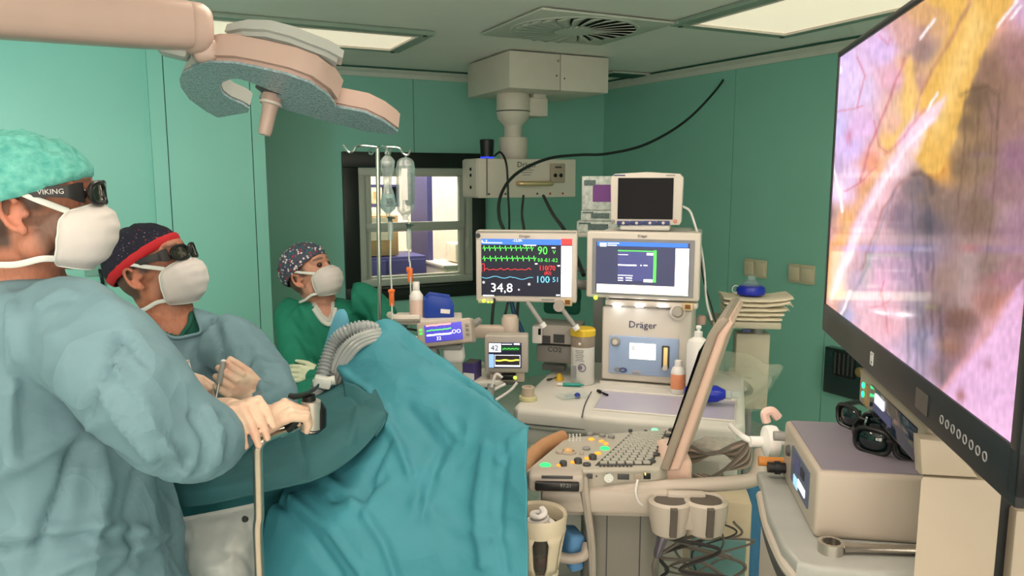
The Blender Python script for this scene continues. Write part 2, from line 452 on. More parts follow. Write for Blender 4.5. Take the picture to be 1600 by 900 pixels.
# swirl air diffuser
DIFP = M('diffuser_paint', (190, 194, 184), rough=0.45, var=0.02)
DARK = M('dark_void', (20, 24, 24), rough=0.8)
t = thing('air_diffuser', 'square ceiling air vent with a swirl of radial vanes', 'air vent', UV(2.21, 3.78), TH)
mb = MB(); mb.box((0, 0, -0.004), (0.80, 0.74, 0.012), bev=0.003); mb.build('plate', DIFP, t)
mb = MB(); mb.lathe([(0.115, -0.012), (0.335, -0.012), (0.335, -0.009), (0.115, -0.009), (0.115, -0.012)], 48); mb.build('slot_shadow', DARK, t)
mb = MB(); mb.lathe([(0.335, -0.010), (0.335, -0.016), (0.352, -0.014), (0.356, -0.009)], 48); mb.build('rim', DIFP, t)
me = None
for k in range(24):
    if me is None:
        mb = MB()
        g = []
        for i in range(7):
            r = 0.112 + 0.222 * i / 6; w = 0.012 + 0.026 * (i / 6)
            sw = 0.10 * (i / 6) ** 1.3
            g.append([(r * math.cos(sw) + j * w * -math.sin(sw), r * math.sin(sw) + j * w * math.cos(sw), -0.017 + j * 0.006) for j in (-1, 0, 1)])
        mb.grid(g); o = mb.build('vane', DIFP, t, thick=0.003); me = o.data
    else:
        o = mesh_obj('vane', me, None, t, thick=0.003)
    o.rotation_euler = (0, 0, 2 * PI * k / 24)
mb = MB(); mb.lathe([(0.0, -0.026), (0.06, -0.026), (0.11, -0.022), (0.118, -0.014), (0.118, -0.009)], 32); mb.build('hub', DIFP, t)
t = thing('ceiling_vent', 'small dark ceiling slot vent beside the pendant box', 'air vent', UV(3.52, 5.25), TH)
mb = MB(); mb.box((0, 0, -0.001), (0.36, 0.26, 0.01), bev=0.002); mb.build('frame', DIFP, t)
for k in range(5):
    mb = MB(); mb.box((0, -0.08 + 0.04 * k, -0.009), (0.3, 0.022, 0.008)); mb.build('slat', SEAM, t)

# ceiling pendant with media head
PEND = M('pendant_enamel', (206, 200, 188), rough=0.4, var=0.02)
PU, PV = 2.58, 4.94
t = thing('ceiling_pendant', 'cream ceiling pendant with round column and a wide socket head', 'pendant', UV(PU, PV), TH)
bh = 0.235
mb = MB(); mb.box((0.19, 0, -bh / 2), (0.375, 0.70, bh), bev=0.006); mb.build('cover_panel', PEND, t)
mb = MB(); mb.box((-0.19, 0, -bh / 2), (0.375, 0.70, bh), bev=0.006); mb.build('cover_panel', PEND, t)
for x, z in ((-0.02, -0.045), (-0.03, -0.14), (0.03, -0.155)):
    mb = MB(); mb.cyl((x, -0.352, z), (x, -0.346, z), 0.009 if z > -0.1 else 0.006, n=10); mb.build('screw', DGREY if z < -0.1 else CHROME, t)
sx, sy = -0.19, -0.02
def zz(py, Y=5.45): return P(800, py, Y).z - CEIL_Z
mb = MB()
mb.lathe([(0.0, -bh), (0.112, -bh), (0.116, -bh - 0.02), (0.116, zz(166)), (0.118, zz(174)), (0.108, zz(186)), (0.07, zz(195)), (0.062, zz(198)), (0.062, zz(214)), (0.098, zz(215)), (0.102, zz(222)), (0.102, zz(240)), (0.09, zz(250)), (0, zz(250))], 32, loc=(sx, sy, 0))
mb.build('column', PEND, t)
mb = MB(); mb.lathe([(0.1175, zz(174) + 0.004), (0.1195, zz(174)), (0.1175, zz(174) - 0.004)], 32, loc=(sx, sy, 0)); mb.build('joint_ring', DGREY, t)
mb = MB(); mb.box((sx + 0.17, sy + 0.02, -bh - 0.085), (0.15, 0.16, 0.13), bev=0.012); mb.box((sx + 0.17, sy - 0.03, -bh - 0.012), (0.10, 0.1, 0.03), bev=0.006); mb.build('brake_box', PEND, t)
hz1, hz0 = zz(248, 5.2), zz(309, 5.2)
hc = (hz1 + hz0) / 2; hh = hz1 - hz0
hd = bpy.data.objects.new('media_head', None)
mb = MB(); mb.box((sx - 0.005, sy - 0.12, hc), (0.74, 0.26, hh), bev=0.008); hd = mb.build('media_head', PEND, t)
hx0 = sx - 0.005 - 0.37; yf = sy - 0.25
mb = MB(); mb.box((hx0 + 0.06, yf - 0.004, hc + 0.01), (0.004, 0.006, hh * 0.95)); mb.build('panel_joint', DGREY, hd)
mb = MB(); mb.box((hx0 - 0.004, sy - 0.12, hc), (0.012, 0.24, hh * 0.94), bev=0.004); mb.build('end_cap', WHITE, hd)
for z in (0.06, 0.02, -0.06):
    mb = MB(); mb.cyl((hx0 - 0.016, yf + 0.1, hc + z), (hx0 - 0.008, yf + 0.1, hc + z), 0.011, n=10); mb.build('port', DARK, hd)
mb = MB(); mb.tube(spline([(sx + 0.0 - 0.09, yf + 0.01, hc - 0.035), (sx - 0.085, yf - 0.05, hc - 0.035), (sx + 0.03, yf - 0.06, hc - 0.035), (sx + 0.145, yf - 0.05, hc - 0.035), (sx + 0.15, yf + 0.01, hc - 0.035)], 6), 0.016, n=10, flat=0.8); mb.build('grip_bar', M('brass_steel', (220, 190, 150), rough=0.3, metal=0.8), hd)
mb = MB(); mb.box((sx + 0.215, yf - 0.006, hc + 0.035), (0.115, 0.018, 0.13), bev=0.006); so = mb.build('socket', CREAM, hd)
for dx in (-0.022, 0.022):
    mb = MB(); mb.cyl((sx + 0.215 + dx, yf - 0.0165, hc + 0.02), (sx + 0.215 + dx, yf - 0.012, hc + 0.02), 0.014, n=12); mb.build('socket_hole', DARK, hd)
mb = MB(); mb.box((sx + 0.215, yf - 0.0165, hc + 0.075), (0.05, 0.004, 0.012)); mb.build('socket_lid', DGREY, hd)
for x in (-0.30, -0.18, 0.06, 0.16, 0.26):
    mb = MB(); mb.cyl((sx + x, yf - 0.006, hc - hh * 0.4), (sx + x, yf + 0.002, hc - hh * 0.4), 0.007, n=8); mb.build('screw', M('red_cap', (170, 60, 50)) if x > 0.1 else DGREY, hd)
text('Dräger', 0.052, (sx - 0.02, yf - 0.004, hc + 0.09), DGREY, hd)
mb = MB()
for k in range(3): mb.box((sx - 0.02, yf - 0.002, hc + 0.055 - 0.016 * k), (0.10 - 0.02 * k, 0.004, 0.003))
mb.build('lettering', DGREY, hd)
# black beaker like device on the head
hp = UV(PU, PV) + UX * (hx0 + 0.13) + VX * (sy - 0.1) + Vector((0, 0, hz1))
t = thing('speaker', 'black cylindrical loudspeaker with a blue light on top of the pendant head', 'speaker', hp, TH)
mb = MB(); mb.lathe([(0, 0), (0.042, 0), (0.044, 0.02), (0.05, 0.125), (0.046, 0.13), (0.043, 0.115), (0, 0.11)], 24); mb.build('body', BLACK, t)
mb = MB(); mb.lathe([(0.0435, 0.004), (0.0455, 0.006), (0.0455, 0.012), (0.0435, 0.014)], 24); mb.build('light_ring', M('blue_led', (40, 60, 255), emit=1.5), t)
CABLE = M('cable_black', (14, 22, 22), rough=0.5)
t = thing('speaker_cable', 'thin black cable hanging from the loudspeaker down the pendant head', 'cable', hp)
a = Vector((0.05, -0.02, 0.02)); fw = -VX
yl = VX * (-0.2)
pts = [a, a + fw * 0.10 + Vector((0, 0, 0.02)), a + fw * 0.19 + Vector((0, 0, -0.06)), a + fw * 0.18 + Vector((0.015, 0, -0.25)), a + fw * 0.16 + Vector((0.03, 0, -0.5)), a + fw * 0.1 + Vector((0.02, 0, -0.85))]
mb = MB(); mb.tube(spline(pts, 8), 0.007, n=6); mb.build('wire', CABLE, t)
# long black cable from the crown moulding to the monitors
t = thing('ceiling_cable', 'long black cable sagging from the ceiling trim to the monitors', 'cable', (0, 0, 0))
pts = [P(1139, 103, 5.75), P(1138, 112, 5.7), P(1115, 145, 5.5), P(1070, 190, 5.15), P(1010, 225, 4.8), P(950, 240, 4.6), P(905, 242, 4.45), P(860, 247, 4.3), P(820, 263, 4.15), P(795, 283, 4.0), P(781, 310, 3.8), P(780, 340, 3.55), P(790, 368, 3.3), P(800, 420, 3.2), P(805, 470, 3.2)]
mb = MB(); mb.tube(spline(pts, 8), 0.0085, n=8); mb.build('wire', CABLE, t)
mb = MB(); mb.box(P(1140, 101, 5.74), (0.03, 0.03, 0.05), bev=0.006); mb.build('cable_clip', BLACK, t)
for k, (x0, x1, xb, r) in enumerate(((818, 819, 816, 0.008), (849, 885, 912, 0.010))):
    t = thing('monitor_cable', ['black cable loop below the middle of the pendant head', 'black cable slanting from the pendant head behind the heart monitor'][k], 'cable', (0, 0, 0))
    mb = MB(); mb.tube(spline([P(x0, 306, 4.95), P((x0 + x1) / 2 - 3, 335, 4.4), P(x1, 365, 3.7), P(xb, 430, 3.3)], 8), r, n=6); mb.build('wire', CABLE, t)

# ------------------------------------------------------------------ surgical lamp
LP_O = P(440, 150, 2.05)
_a = Vector((math.cos(R(14)), 0.12, -math.sin(R(14)))).normalized()
_b = Vector((0, math.cos(R(20)), -math.sin(R(20)))); _b = (_b - _a * _b.dot(_a)).normalized()
LP_N = _a.cross(_b).normalized()               # up side of the lamp
def onlamp(px, py, h=0.0):
    d = P(px, py, 1.0) - Vector((0, 0, CAM_Z)); o = Vector((0, 0, CAM_Z)); o2 = LP_O + LP_N * h
    k = (o2 - o).dot(LP_N) / d.dot(LP_N); return o + d * k
LSH = M('lamp_shell_enamel', (182, 160, 150), rough=0.32, var=0.02)
LGR = M('lamp_shell_grey', (164, 170, 166), rough=0.35, var=0.02)
def lens_mat():
    m = M('lamp_lens_facets', (112, 146, 152), rough=0.16, var=0.0, spec=0.8, coat=0.4)
    nt = m.node_tree; b = nt.nodes['Principled BSDF']
    v = nt.nodes.new('ShaderNodeTexVoronoi'); v.inputs['Scale'].default_value = 150
    tc = nt.nodes.new('ShaderNodeTexCoord'); nt.links.new(tc.outputs['Object'], v.inputs['Vector'])
    bp = nt.nodes.new('ShaderNodeBump'); bp.inputs['Strength'].default_value = 0.35; bp.inputs['Distance'].default_value = 0.006
    nt.links.new(v.outputs['Distance'], bp.inputs['Height']); nt.links.new(bp.outputs[0], b.inputs['Normal'])
    r = nt.nodes.new('ShaderNodeValToRGB'); r.color_ramp.elements[0].color = (*lin((150, 172, 178)), 1); r.color_ramp.elements[1].color = (*lin((112, 140, 150)), 1)
    r.color_ramp.elements[1].position = 0.75
    nt.links.new(v.outputs['Distance'], r.inputs[0]); nt.links.new(r.outputs[0], b.inputs['Base Color'])
    return m
LENS = lens_mat()
sl = thing('surgical_light', 'surgical lamp with faceted lens wings on a thick cream arm', 'surgical light', (0, 0, 0))
def slab_px(name, px, h0, h1, mat, parent, bev=0.006, grow=None, base=0.0):
    """outline seen in the lamp plane, given real thickness along the lamp normal"""
    mb = MB(); lo = [onlamp(x, y, base) for x, y in px]
    c = sum(lo, Vector()) / len(lo)
    A = [mb.bm.verts.new(p + LP_N * h0) for p in lo]
    B = [mb.bm.verts.new((c + (p - c) * (grow or 1.0)) + LP_N * h1) for p in lo]
    n = len(lo); fs = [mb.bm.faces.new(A), mb.bm.faces.new(B[::-1])]
    for k in range(n): fs.append(mb.bm.faces.new((A[k], B[k], B[(k + 1) % n], A[(k + 1) % n])))
    bmesh.ops.recalc_face_normals(mb.bm, faces=fs)
    if bev:
        es = list({e for f in fs[:2] for e in f.edges}); bmesh.ops.bevel(mb.bm, geom=es, offset=bev, segments=2, affect='EDGES')
    return mb.build(name, mat, parent)
def dens(px, n=4): 
    q = [Vector((x, y, 0)) for x, y in px]; q = q + [q[0], q[1]]
    s = spline([q[-3]] + q, n); s = s[n:-n]
    return [(v.x, v.y) for v in s[:-1]]
wingL = [(281, 122), (285, 112), (307, 103), (338, 100), (379, 106), (425, 118), (450, 130), (420, 128), (393, 120), (362, 121), (349, 126), (344, 133), (348, 144), (360, 153), (379, 161), (390, 168), (388, 174), (341, 182), (322, 172), (296, 153), (283, 134)]
slab_px('wing_lens', wingL, -0.004, 0.002, LENS, sl, bev=0)
slab_px('wing_shell', [(x * 1.0, y) for x, y in wingL], 0.002, 0.045, LGR, sl, bev=0.004, grow=0.96)
wingR = [(405, 150), (440, 148), (480, 156), (521, 164), (571, 174), (600, 188), (622, 204), (616, 209), (569, 203), (497, 184), (436, 166), (408, 158)]
slab_px('wing_lens', wingR, -0.004, 0.002, LENS, sl, bev=0)
slab_px('wing_shell', wingR, 0.002, 0.055, LSH, sl, bev=0.006, grow=0.97)
body = [(300, 98), (326, 92), (365, 93), (402, 100), (450, 111), (486, 124), (516, 145), (526, 160), (510, 162), (470, 152), (430, 138), (390, 122), (350, 110), (318, 104)]
slab_px('main_lens', body, -0.010, -0.004, LENS, sl, bev=0)
slab_px('main_shell', body, -0.002, 0.075, LSH, sl, bev=0.012, grow=1.02)
hump = [(336, 96), (360, 92), (400, 94), (440, 104), (500, 126), (524, 138), (522, 148), (470, 140), (400, 122), (350, 106)]
slab_px('housing_cover', hump, 0.070, 0.115, LGR, sl, bev=0.012, grow=0.98)
# handle
h0 = onlamp(428, 140, 0.02); h1 = P(413, 211, h0.y - 0.02)
hv = (h1 - h0); L = hv.length; q = hv.to_track_quat('Z', 'Y').to_matrix().to_4x4()
mb = MB(); mb.lathe([(0, 0), (0.024, 0), (0.026, 0.02), (0.026, L * 0.32), (0.021, L * 0.36), (0.019, L * 0.5), (0.0175, L * 0.93), (0.014, L), (0, L)], 20, loc=h0, rot=q); mb.build('handle', LSH, sl)
mb = MB(); mb.lathe([(0.0265, L * 0.27), (0.029, L * 0.28), (0.029, L * 0.33), (0.0265, L * 0.34)], 20, loc=h0, rot=q); mb.build('handle_collar', WHITE, sl)
mb = MB(); mb.lathe([(0.024, -0.01), (0.045, -0.008), (0.047, 0.006), (0.03, 0.014), (0.024, 0.014)], 24, loc=h0, rot=q); mb.build('handle_socket', DGREY, sl)
# arm
mb = MB()
a0 = P(-260, -10, 1.42); a1 = P(300, 42, 1.92)
d = (a1 - a0).normalized()
g = []
for (f, hw, hb) in ((0, 0.058, 0.05), (0.8, 0.058, 0.05), (0.97, 0.056, 0.05)):
    c = a0.lerp(a1, f); ring = []
    for k in range(20):
        an = 2 * PI * k / 20; cx, cz = math.cos(an), math.sin(an)
        ex = math.copysign(abs(cx) ** 0.5, cx); ez = math.copysign(abs(cz) ** 0.5, cz)
        ring.append(c + Vector((d.y, -d.x, 0)) * (ex * hb) + Vector((0, 0, ez * hw)))
    g.append(ring)
mb.grid(g, closed_u=True); mb.bm.faces.new([v for v in mb.bm.verts][:20]); mb.bm.faces.new([v for v in mb.bm.verts][-20:])
mb.build('arm', LSH, sl)
mb = MB(); ec = P(300, 45, 1.93)
mb.box(ec, (0.085, 0.105, 0.120), rot=(0, 0, math.atan2(d.y, d.x)), bev=0.035, seg=5); mb.box(ec + Vector((0.03, 0.02, -0.05)), (0.06, 0.07, 0.06), bev=0.02, seg=4); mb.build('elbow_joint', LSH, sl)
mb = MB(); mb.box(P(272, 80, 1.93), (0.07, 0.08, 0.03), rot=(0, R(12), 0.3), bev=0.012); mb.build('elbow_cover', LGR, sl)
mb = MB(); mb.box(P(322, 78, 1.98), (0.05, 0.09, 0.07), bev=0.02, seg=4); mb.tube([P(318, 70, 1.97), onlamp(345, 100, 0.05)], [0.035, 0.03], n=14); mb.build('yoke', LSH, sl)
mb = MB(); mb.cyl(a0 + Vector((0, 0, -0.06)), (a0.x, a0.y, CEIL_Z), 0.05, n=20); mb.lathe([(0.0, 0), (0.12, 0), (0.12, 0.05), (0.06, 0.08)], 24, loc=(a0.x, a0.y, CEIL_Z - 0.05)); mb.build('ceiling_spindle', LSH, sl)

# assumed lamp outside the view at the left, added to brighten the left wall
added_lamp = thing('surgical_light', 'unseen assumed surgical lamp added at the left to brighten the wall', 'surgical light', (-2.15, 1.75, 2.12))
aim = (Vector((-2.75, 4.3, 1.75)) - added_lamp.location).normalized(); qm = aim.to_track_quat('-Z', 'Y').to_matrix().to_4x4()
mb = MB(); mb.lathe([(0, 0.09), (0.12, 0.08), (0.26, 0.03), (0.28, 0.0), (0.27, -0.02), (0.255, -0.012)], 36, rot=qm); mb.build('added_lamp_shell', LSH, added_lamp)
mb = MB(); mb.lathe([(0, -0.008), (0.255, -0.008), (0.255, -0.004), (0, -0.004)], 36, rot=qm); mb.build('added_lamp_lens', M('added_lens_glow', (255, 250, 240), emit=6.0, var=0.0), added_lamp)
mb = MB(); mb.tube([qm @ Vector((0, 0, 0.08)), (0.0, -0.1, 0.2), (0, -0.1, CEIL_Z - 2.12)], 0.03, n=12); mb.build('arm', LSH, added_lamp)
mb = MB(); mb.lathe([(0, 0), (0.018, 0), (0.018, -0.1), (0.012, -0.12), (0, -0.12)], 14, rot=qm); mb.build('handle', LSH, added_lamp)
sd = bpy.data.lights.new('added_wall_beam', 'SPOT'); sd.energy = 105; sd.spot_size = R(75); sd.spot_blend = 0.8; sd.shadow_soft_size = 0.2; sd.color = (0.66, 1.0, 0.98)  # added spot beam, brightens and tints the left wall
so_ = bpy.data.objects.new('added_wall_beam', sd); COL.objects.link(so_); so_.parent = added_lamp; so_.matrix_local = Matrix.Translation(aim * 0.14) @ qm
# ------------------------------------------------------------------ frames: local coordinates of a device found from image columns
class Frame:
    def __init__(self, o, rz):
        self.o = Vector(o); self.rz = rz; self.m = Matrix.Translation(self.o) @ Matrix.Rotation(rz, 4, 'Z'); self.i = self.m.inverted()
    def at(self, px, py, y):
        a = self.i @ Vector((0, 0, CAM_Z)); b = self.i @ P(px, py, 1.0); d = b - a
        return a + d * ((y - a.y) / d.y)
    def atx(self, px, py, x):
        a = self.i @ Vector((0, 0, CAM_Z)); b = self.i @ P(px, py, 1.0); d = b - a
        return a + d * ((x - a.x) / d.x)
    def atz(self, px, py, z):
        a = self.i @ Vector((0, 0, CAM_Z)); b = self.i @ P(px, py, 1.0); d = b - a
        return a + d * ((z - a.z) / d.z)
    def w(self, p): return self.m @ Vector(p)
    def rect(self, x0, y0, x1, y1, y):
        A, B = self.at(x0, y0, y), self.at(x1, y1, y); 
        return ((A.x + B.x) / 2, y, (A.z + B.z) / 2), (abs(B.x - A.x), abs(B.z - A.z))

def glow(name, rgb, e=1.0): return M('glow_' + name, rgb, rough=0.5, emit=e, var=0.0)
G_WHITE = glow('white', (250, 250, 255), 1.0); G_GREEN = glow('green', (90, 240, 90), 1.0); G_RED = glow('red', (235, 60, 62), 1.0)
G_CYAN = glow('cyan', (110, 200, 240), 1.0); G_BLUE = glow('blue', (58, 112, 214), 0.9); G_PALE = glow('pale', (222, 226, 238), 0.9)
G_NAVY = glow('navy', (24, 26, 44), 0.6); G_SLATE = glow('slate', (58, 62, 92), 0.7); G_YELL = glow('yellow', (240, 240, 90), 1.0); G_CREAM = glow('cream', (255, 252, 226), 1.1)
G_INDIGO = glow('indigo', (72, 76, 130), 0.7); G_LED = glow('led_green', (190, 255, 60), 2.0); G_ORANGE = glow('orange', (255, 150, 40), 1.2)
GLOSSBLK = M('screen_glass_black', (5, 7, 10), rough=0.1, var=0.0, spec=0.06)

def plate(c, s, y, mat, parent, name, d=0.0012):
    mb = MB(); mb.box((c[0], y, c[2]), (s[0], d, s[1])); return mb.build(name, mat, parent)

def strip(pts, y, w, mat, parent, name):
    """a thin line drawn on a screen, pts in local (x, z)"""
    mb = MB(); 
    for (x0, z0), (x1, z1) in zip(pts, pts[1:]):
        dx, dz = x1 - x0, z1 - z0; l = math.hypot(dx, dz) or 1; nx, nz = -dz / l * w / 2, dx / l * w / 2
        vs = [mb.bm.verts.new((x0 + nx, y, z0 + nz)), mb.bm.verts.new((x1 + nx, y, z1 + nz)), mb.bm.verts.new((x1 - nx, y, z1 - nz)), mb.bm.verts.new((x0 - nx, y, z0 - nz))]
        mb.bm.faces.new(vs)
    return mb.build(name, mat, parent, recalc=False)

def monitor_shell(F, px, y, t, bezel_mat, depth, bev=0.008, screen=None, screen_mat=None):
    (c, s) = F.rect(*px, y)
    mb = MB(); mb.box((c[0], y + depth / 2, c[2]), (s[0], depth, s[1]), bev=bev, seg=3); b = mb.build('housing', bezel_mat, t)
    sc = None
    if screen:
        (c2, s2) = F.rect(*screen, y)
        sc = plate(c2, s2, y - 0.001, screen_mat, t, 'screen', 0.003)
    return c, s, b, sc

# ------------------------------------------------------------------ patient monitor
F = Frame((0, 0, 0), R(-6)); q = P(822, 415, 3.05); F = Frame((q.x, q.y, 0), R(-7))
pm = thing('patient_monitor', 'patient monitor with green red and cyan heart traces reading 34,8', 'monitor', F.o, F.rz)
c, s, b, sc = monitor_shell(F, (743, 360, 901, 474), 0.0, pm, WHITE, 0.07, screen=(752, 373, 893, 464), screen_mat=G_NAVY)
Y = -0.0035
def pr(x0, y0, x1, y1, mat, name='screen_field', par=None, y=None):
    cc, ss = F.rect(x0, y0, x1, y1, 0); return plate(cc, ss, (Y if y is None else y), mat, par or sc, name)
mb = MB(); cc, ss = F.rect(744, 361, 900, 363.5, 0); mb.box((cc[0], 0.0, cc[2]), (ss[0], 0.006, ss[1])); mb.build('alarm_bar', GREYP, pm)
pr(752, 373, 877, 383, G_BLUE); pr(877, 373, 894, 383, G_RED); pr(877, 384, 893, 464, G_PALE)
for k in range(9): pr(879, 388 + 8.4 * k, 891, 391 + 8.4 * k, G_WHITE, y=Y - 0.0015)
def lx(px, py): v = F.at(px, py, 0); return (v.x, v.z)
def tx(st, px, py, h, mat, y=-0.006, sx=1.0, al='CENTER', par=None):
    v = F.at(px, py, 0); k = (F.w(v).y) / FPX
    return text(st, h * k * 1.38, (v.x, y, v.z), mat, par or sc, sx=sx, align=al)
rng = random.Random(3)
for row, yy in enumerate((388, 404)):
    pts = []; x = 754
    while x < 834:
        pts += [lx(x, yy), lx(x + 2.0, yy - 1), lx(x + 2.8, yy - 4.5), lx(x + 3.6, yy + 4), lx(x + 4.4, yy), lx(x + 6.5, yy - 1.5)]; x += 7.4 + rng.random() * 2
    strip(pts, -0.005, 0.0022, G_GREEN, sc, 'trace')
pts = [lx(753, 425), lx(753, 412), lx(757, 412), lx(757, 424)]; x = 757
while x < 834:
    pts += [lx(x, 421), lx(x + 4, 420.4 - 2.2 * rng.random()), lx(x + 7, 421.5)]; x += 11
strip(pts, -0.005, 0.002, G_RED, sc, 'trace')
pts = [lx(753 + 4 * k, 433.5 + 1.6 * math.sin(k * 0.9) + (1.2 if k > 11 else -0.6)) for k in range(21)]
strip(pts, -0.005, 0.002, G_CYAN, sc, 'trace')
tx('90', 848, 392, 13, G_GREEN, sx=0.9); tx('0.0 -0.1 -0.2', 856, 406.5, 6, G_GREEN, sx=0.78); tx('110/70', 855, 419, 8, G_RED, sx=0.85); tx('(82)', 856, 426.5, 5, G_RED)
tx('100', 848, 437, 11, G_CYAN); tx('• 51', 865, 437, 8, G_CYAN); tx('34,8', 784, 450, 14.5, G_WHITE, sx=1.05); tx('-12:39-', 809, 376, 4, G_WHITE)
tx('*', 756, 443, 8, G_WHITE); tx('*', 827, 446, 8, G_WHITE); tx('*', 811, 454, 6, G_WHITE); tx('V', 866, 394, 6, G_GREEN); tx('A  T', 757, 377, 4, G_WHITE)
for (x0, y0, x1, y1) in ((818, 382.5, 838, 384), (862, 386, 868, 388), (871, 414, 875, 416), (755, 460.5, 772, 462.5), (869, 460, 875, 462), (836, 411, 840, 413), (754, 378.5, 785, 380)): pr(x0, y0, x1, y1, G_WHITE, y=Y - 0.001)
tx('Dräger', 820, 369, 4.5, DGREY, par=b, y=-0.002)
v = F.at(747, 368, 0); mb = MB(); mb.cyl((v.x, -0.004, v.z), (v.x, 0.01, v.z), 0.010, n=14); mb.build('power_button', DGREY, pm)
cc, ss = F.rect(748, 466, 772, 473, 0); mb = MB(); mb.box((cc[0], -0.004, cc[2]), (ss[0], 0.03, ss[1]), bev=0.003); o = mb.build('indicator_strip', M('indicator_cream', (190, 190, 150)), pm)
for x, yy in ((757, 469), (764, 471), (769, 471)):
    v = F.at(x, yy, 0); mb = MB(); mb.ell((v.x, -0.02, v.z), (0.007, 0.003, 0.007) if x == 757 else (0.004, 0.002, 0.004)); mb.build('status_light', G_LED, o)
v = F.at(874, 477, 0)
mb = MB(); mb.cyl((v.x, -0.03, v.z), (v.x, 0.03, v.z), 0.022, n=24); mb.build('rotary_knob', M('knob_pewter', (165, 158, 150), rough=0.35, metal=0.4), pm)
cc, ss = F.rect(880, 466, 894, 478, 0); mb = MB(); mb.box((cc[0], 0.005, cc[2]), (ss[0], 0.03, ss[1]), bev=0.003); o = mb.build('tag_plate', M('plate_tan', (196, 176, 138)), pm)
cc, ss = F.rect(883, 468, 891, 475, 0); plate(cc, ss, -0.0115, M('mark_brown', (120, 72, 24)), o, 'mark')
cc, ss = F.rect(846, 467, 866, 469.5, 0); plate(cc, ss, -0.0008, GREYP, b, 'lettering')
v = F.at(825, 430, 0); mb = MB(); mb.box((v.x, 0.1, v.z), (0.12, 0.08, 0.12), bev=0.01); mb.tube([(v.x, 0.12, v.z), (v.x, 0.32, v.z - 0.06), (v.x + 0.35, 0.38, v.z - 0.10)], 0.022, n=10); mb.build('support_arm', GREYP, pm)

# ------------------------------------------------------------------ anaesthesia machine
q = PZ(1005, 603, 0.88); F = Frame((q.x, q.y, 0), R(-17)); AF = F
AMB = M('machine_body', (206, 204, 198), rough=0.4, var=0.02)
AMP = M('machine_panel_blue', (150, 172, 208), rough=0.35, var=0.02)
AMT = M('machine_tray_violet', (176, 172, 192), rough=0.35, var=0.02)
am = thing('anaesthesia_machine', 'anaesthesia machine with blue control panel and a wide white worktop', 'machine', F.o, F.rz)
# worktop
A = F.atz(788, 640, 0.88); B = F.atz(1160, 663, 0.88); Cc = F.atz(1168, 613, 0.88); D = F.atz(812, 596, 0.88)
yfr = (A.y + B.y) / 2
x0, x1 = A.x, B.x + 0.01
mb = MB()
mb.prism([(x0 + 0.04, yfr - 0.005), (x0 + 0.015, yfr + 0.03), (x0 + 0.012, 0.36), (x1 - 0.01, 0.36), (x1, yfr + 0.05), (x1 - 0.03, yfr - 0.004), ((x0 + x1) / 2, yfr - 0.02)], 0.80, 0.88, bev=0.022, seg=4)
wt = mb.build('worktop', AMB, am)
# recessed tray in the worktop
t0 = F.atz(944, 611, 0.88); t1 = F.atz(927, 641, 0.88); t2 = F.atz(1148, 660, 0.88); t3 = F.atz(1158, 629, 0.88)
mb = MB(); mb.prism([(t0.x, t0.y), (t1.x, t1.y), (t2.x, t2.y + 0.0), (t3.x - 0.02, t0.y)], 0.8795, 0.8815); tr = mb.build('tray_floor', AMT, wt)
mb = MB(); loop = [(t0.x, t0.y), (t1.x, t1.y), (t2.x, t2.y), (t3.x - 0.02, t0.y)]
mb.tube([(x, y, 0.882) for x, y in loop], 0.006, n=6, closed=True); mb.build('tray_rim', AMB, wt)
# swing board at the left with its joint
j = [F.atz(924, 612, 0.882), F.atz(914, 632, 0.882), F.atz(909, 652, 0.882)]
mb = MB(); mb.tube(spline([(p.x, p.y, 0.8815) for p in j] , 4), 0.0025, n=5); mb.build('board_joint', DGREY, wt)
mb = MB(); mb.box(((x0 + x1) / 2, yfr + 0.035, 0.785), (x1 - x0 - 0.06, 0.05, 0.09), bev=0.016); mb.build('front_lip', AMB, wt)
mb = MB(); mb.box((x0 + 0.19, yfr - 0.013, 0.826), (0.28, 0.004, 0.003)); mb.build('lip_joint', DGREY, wt)
# cabinet below
mb = MB(); mb.box(((x0 + x1) / 2 + 0.02, 0.05, 0.62), (x1 - x0 - 0.08, 0.55, 0.38), bev=0.015); mb.build('body', AMB, am)
mb = MB(); mb.box(((x0 + x1) / 2 + 0.02, 0.07, 0.27), (x1 - x0 - 0.16, 0.48, 0.34), bev=0.015); mb.build('base_cabinet', AMB, am)
for k in range(2):
    mb = MB(); mb.box(((x0 + x1) / 2 + 0.02, -0.235, 0.70 - 0.17 * k), (x1 - x0 - 0.2, 0.03, 0.15), bev=0.008); d = mb.build('drawer', WHITE, am)
    mb = MB(); mb.box(((x0 + x1) / 2 + 0.02, -0.255, 0.74 - 0.17 * k), (0.3, 0.015, 0.018), bev=0.005); mb.build('handle', GREYP, d)
mb = MB(); mb.box(((x0 + x1) / 2 + 0.02, 0.05, 0.085), (x1 - x0 - 0.02, 0.6, 0.05), bev=0.02); mb.build('plinth', GREYP, am)
for sx in (0, 1):
    for yy in (-0.2, 0.3):
        mb = MB(); xx = x0 + 0.06 + sx * (x1 - x0 - 0.1); mb.cyl((xx - 0.015, yy, 0.04), (xx + 0.015, yy, 0.04), 0.04, n=20); mb.build('caster', DGREY, am)
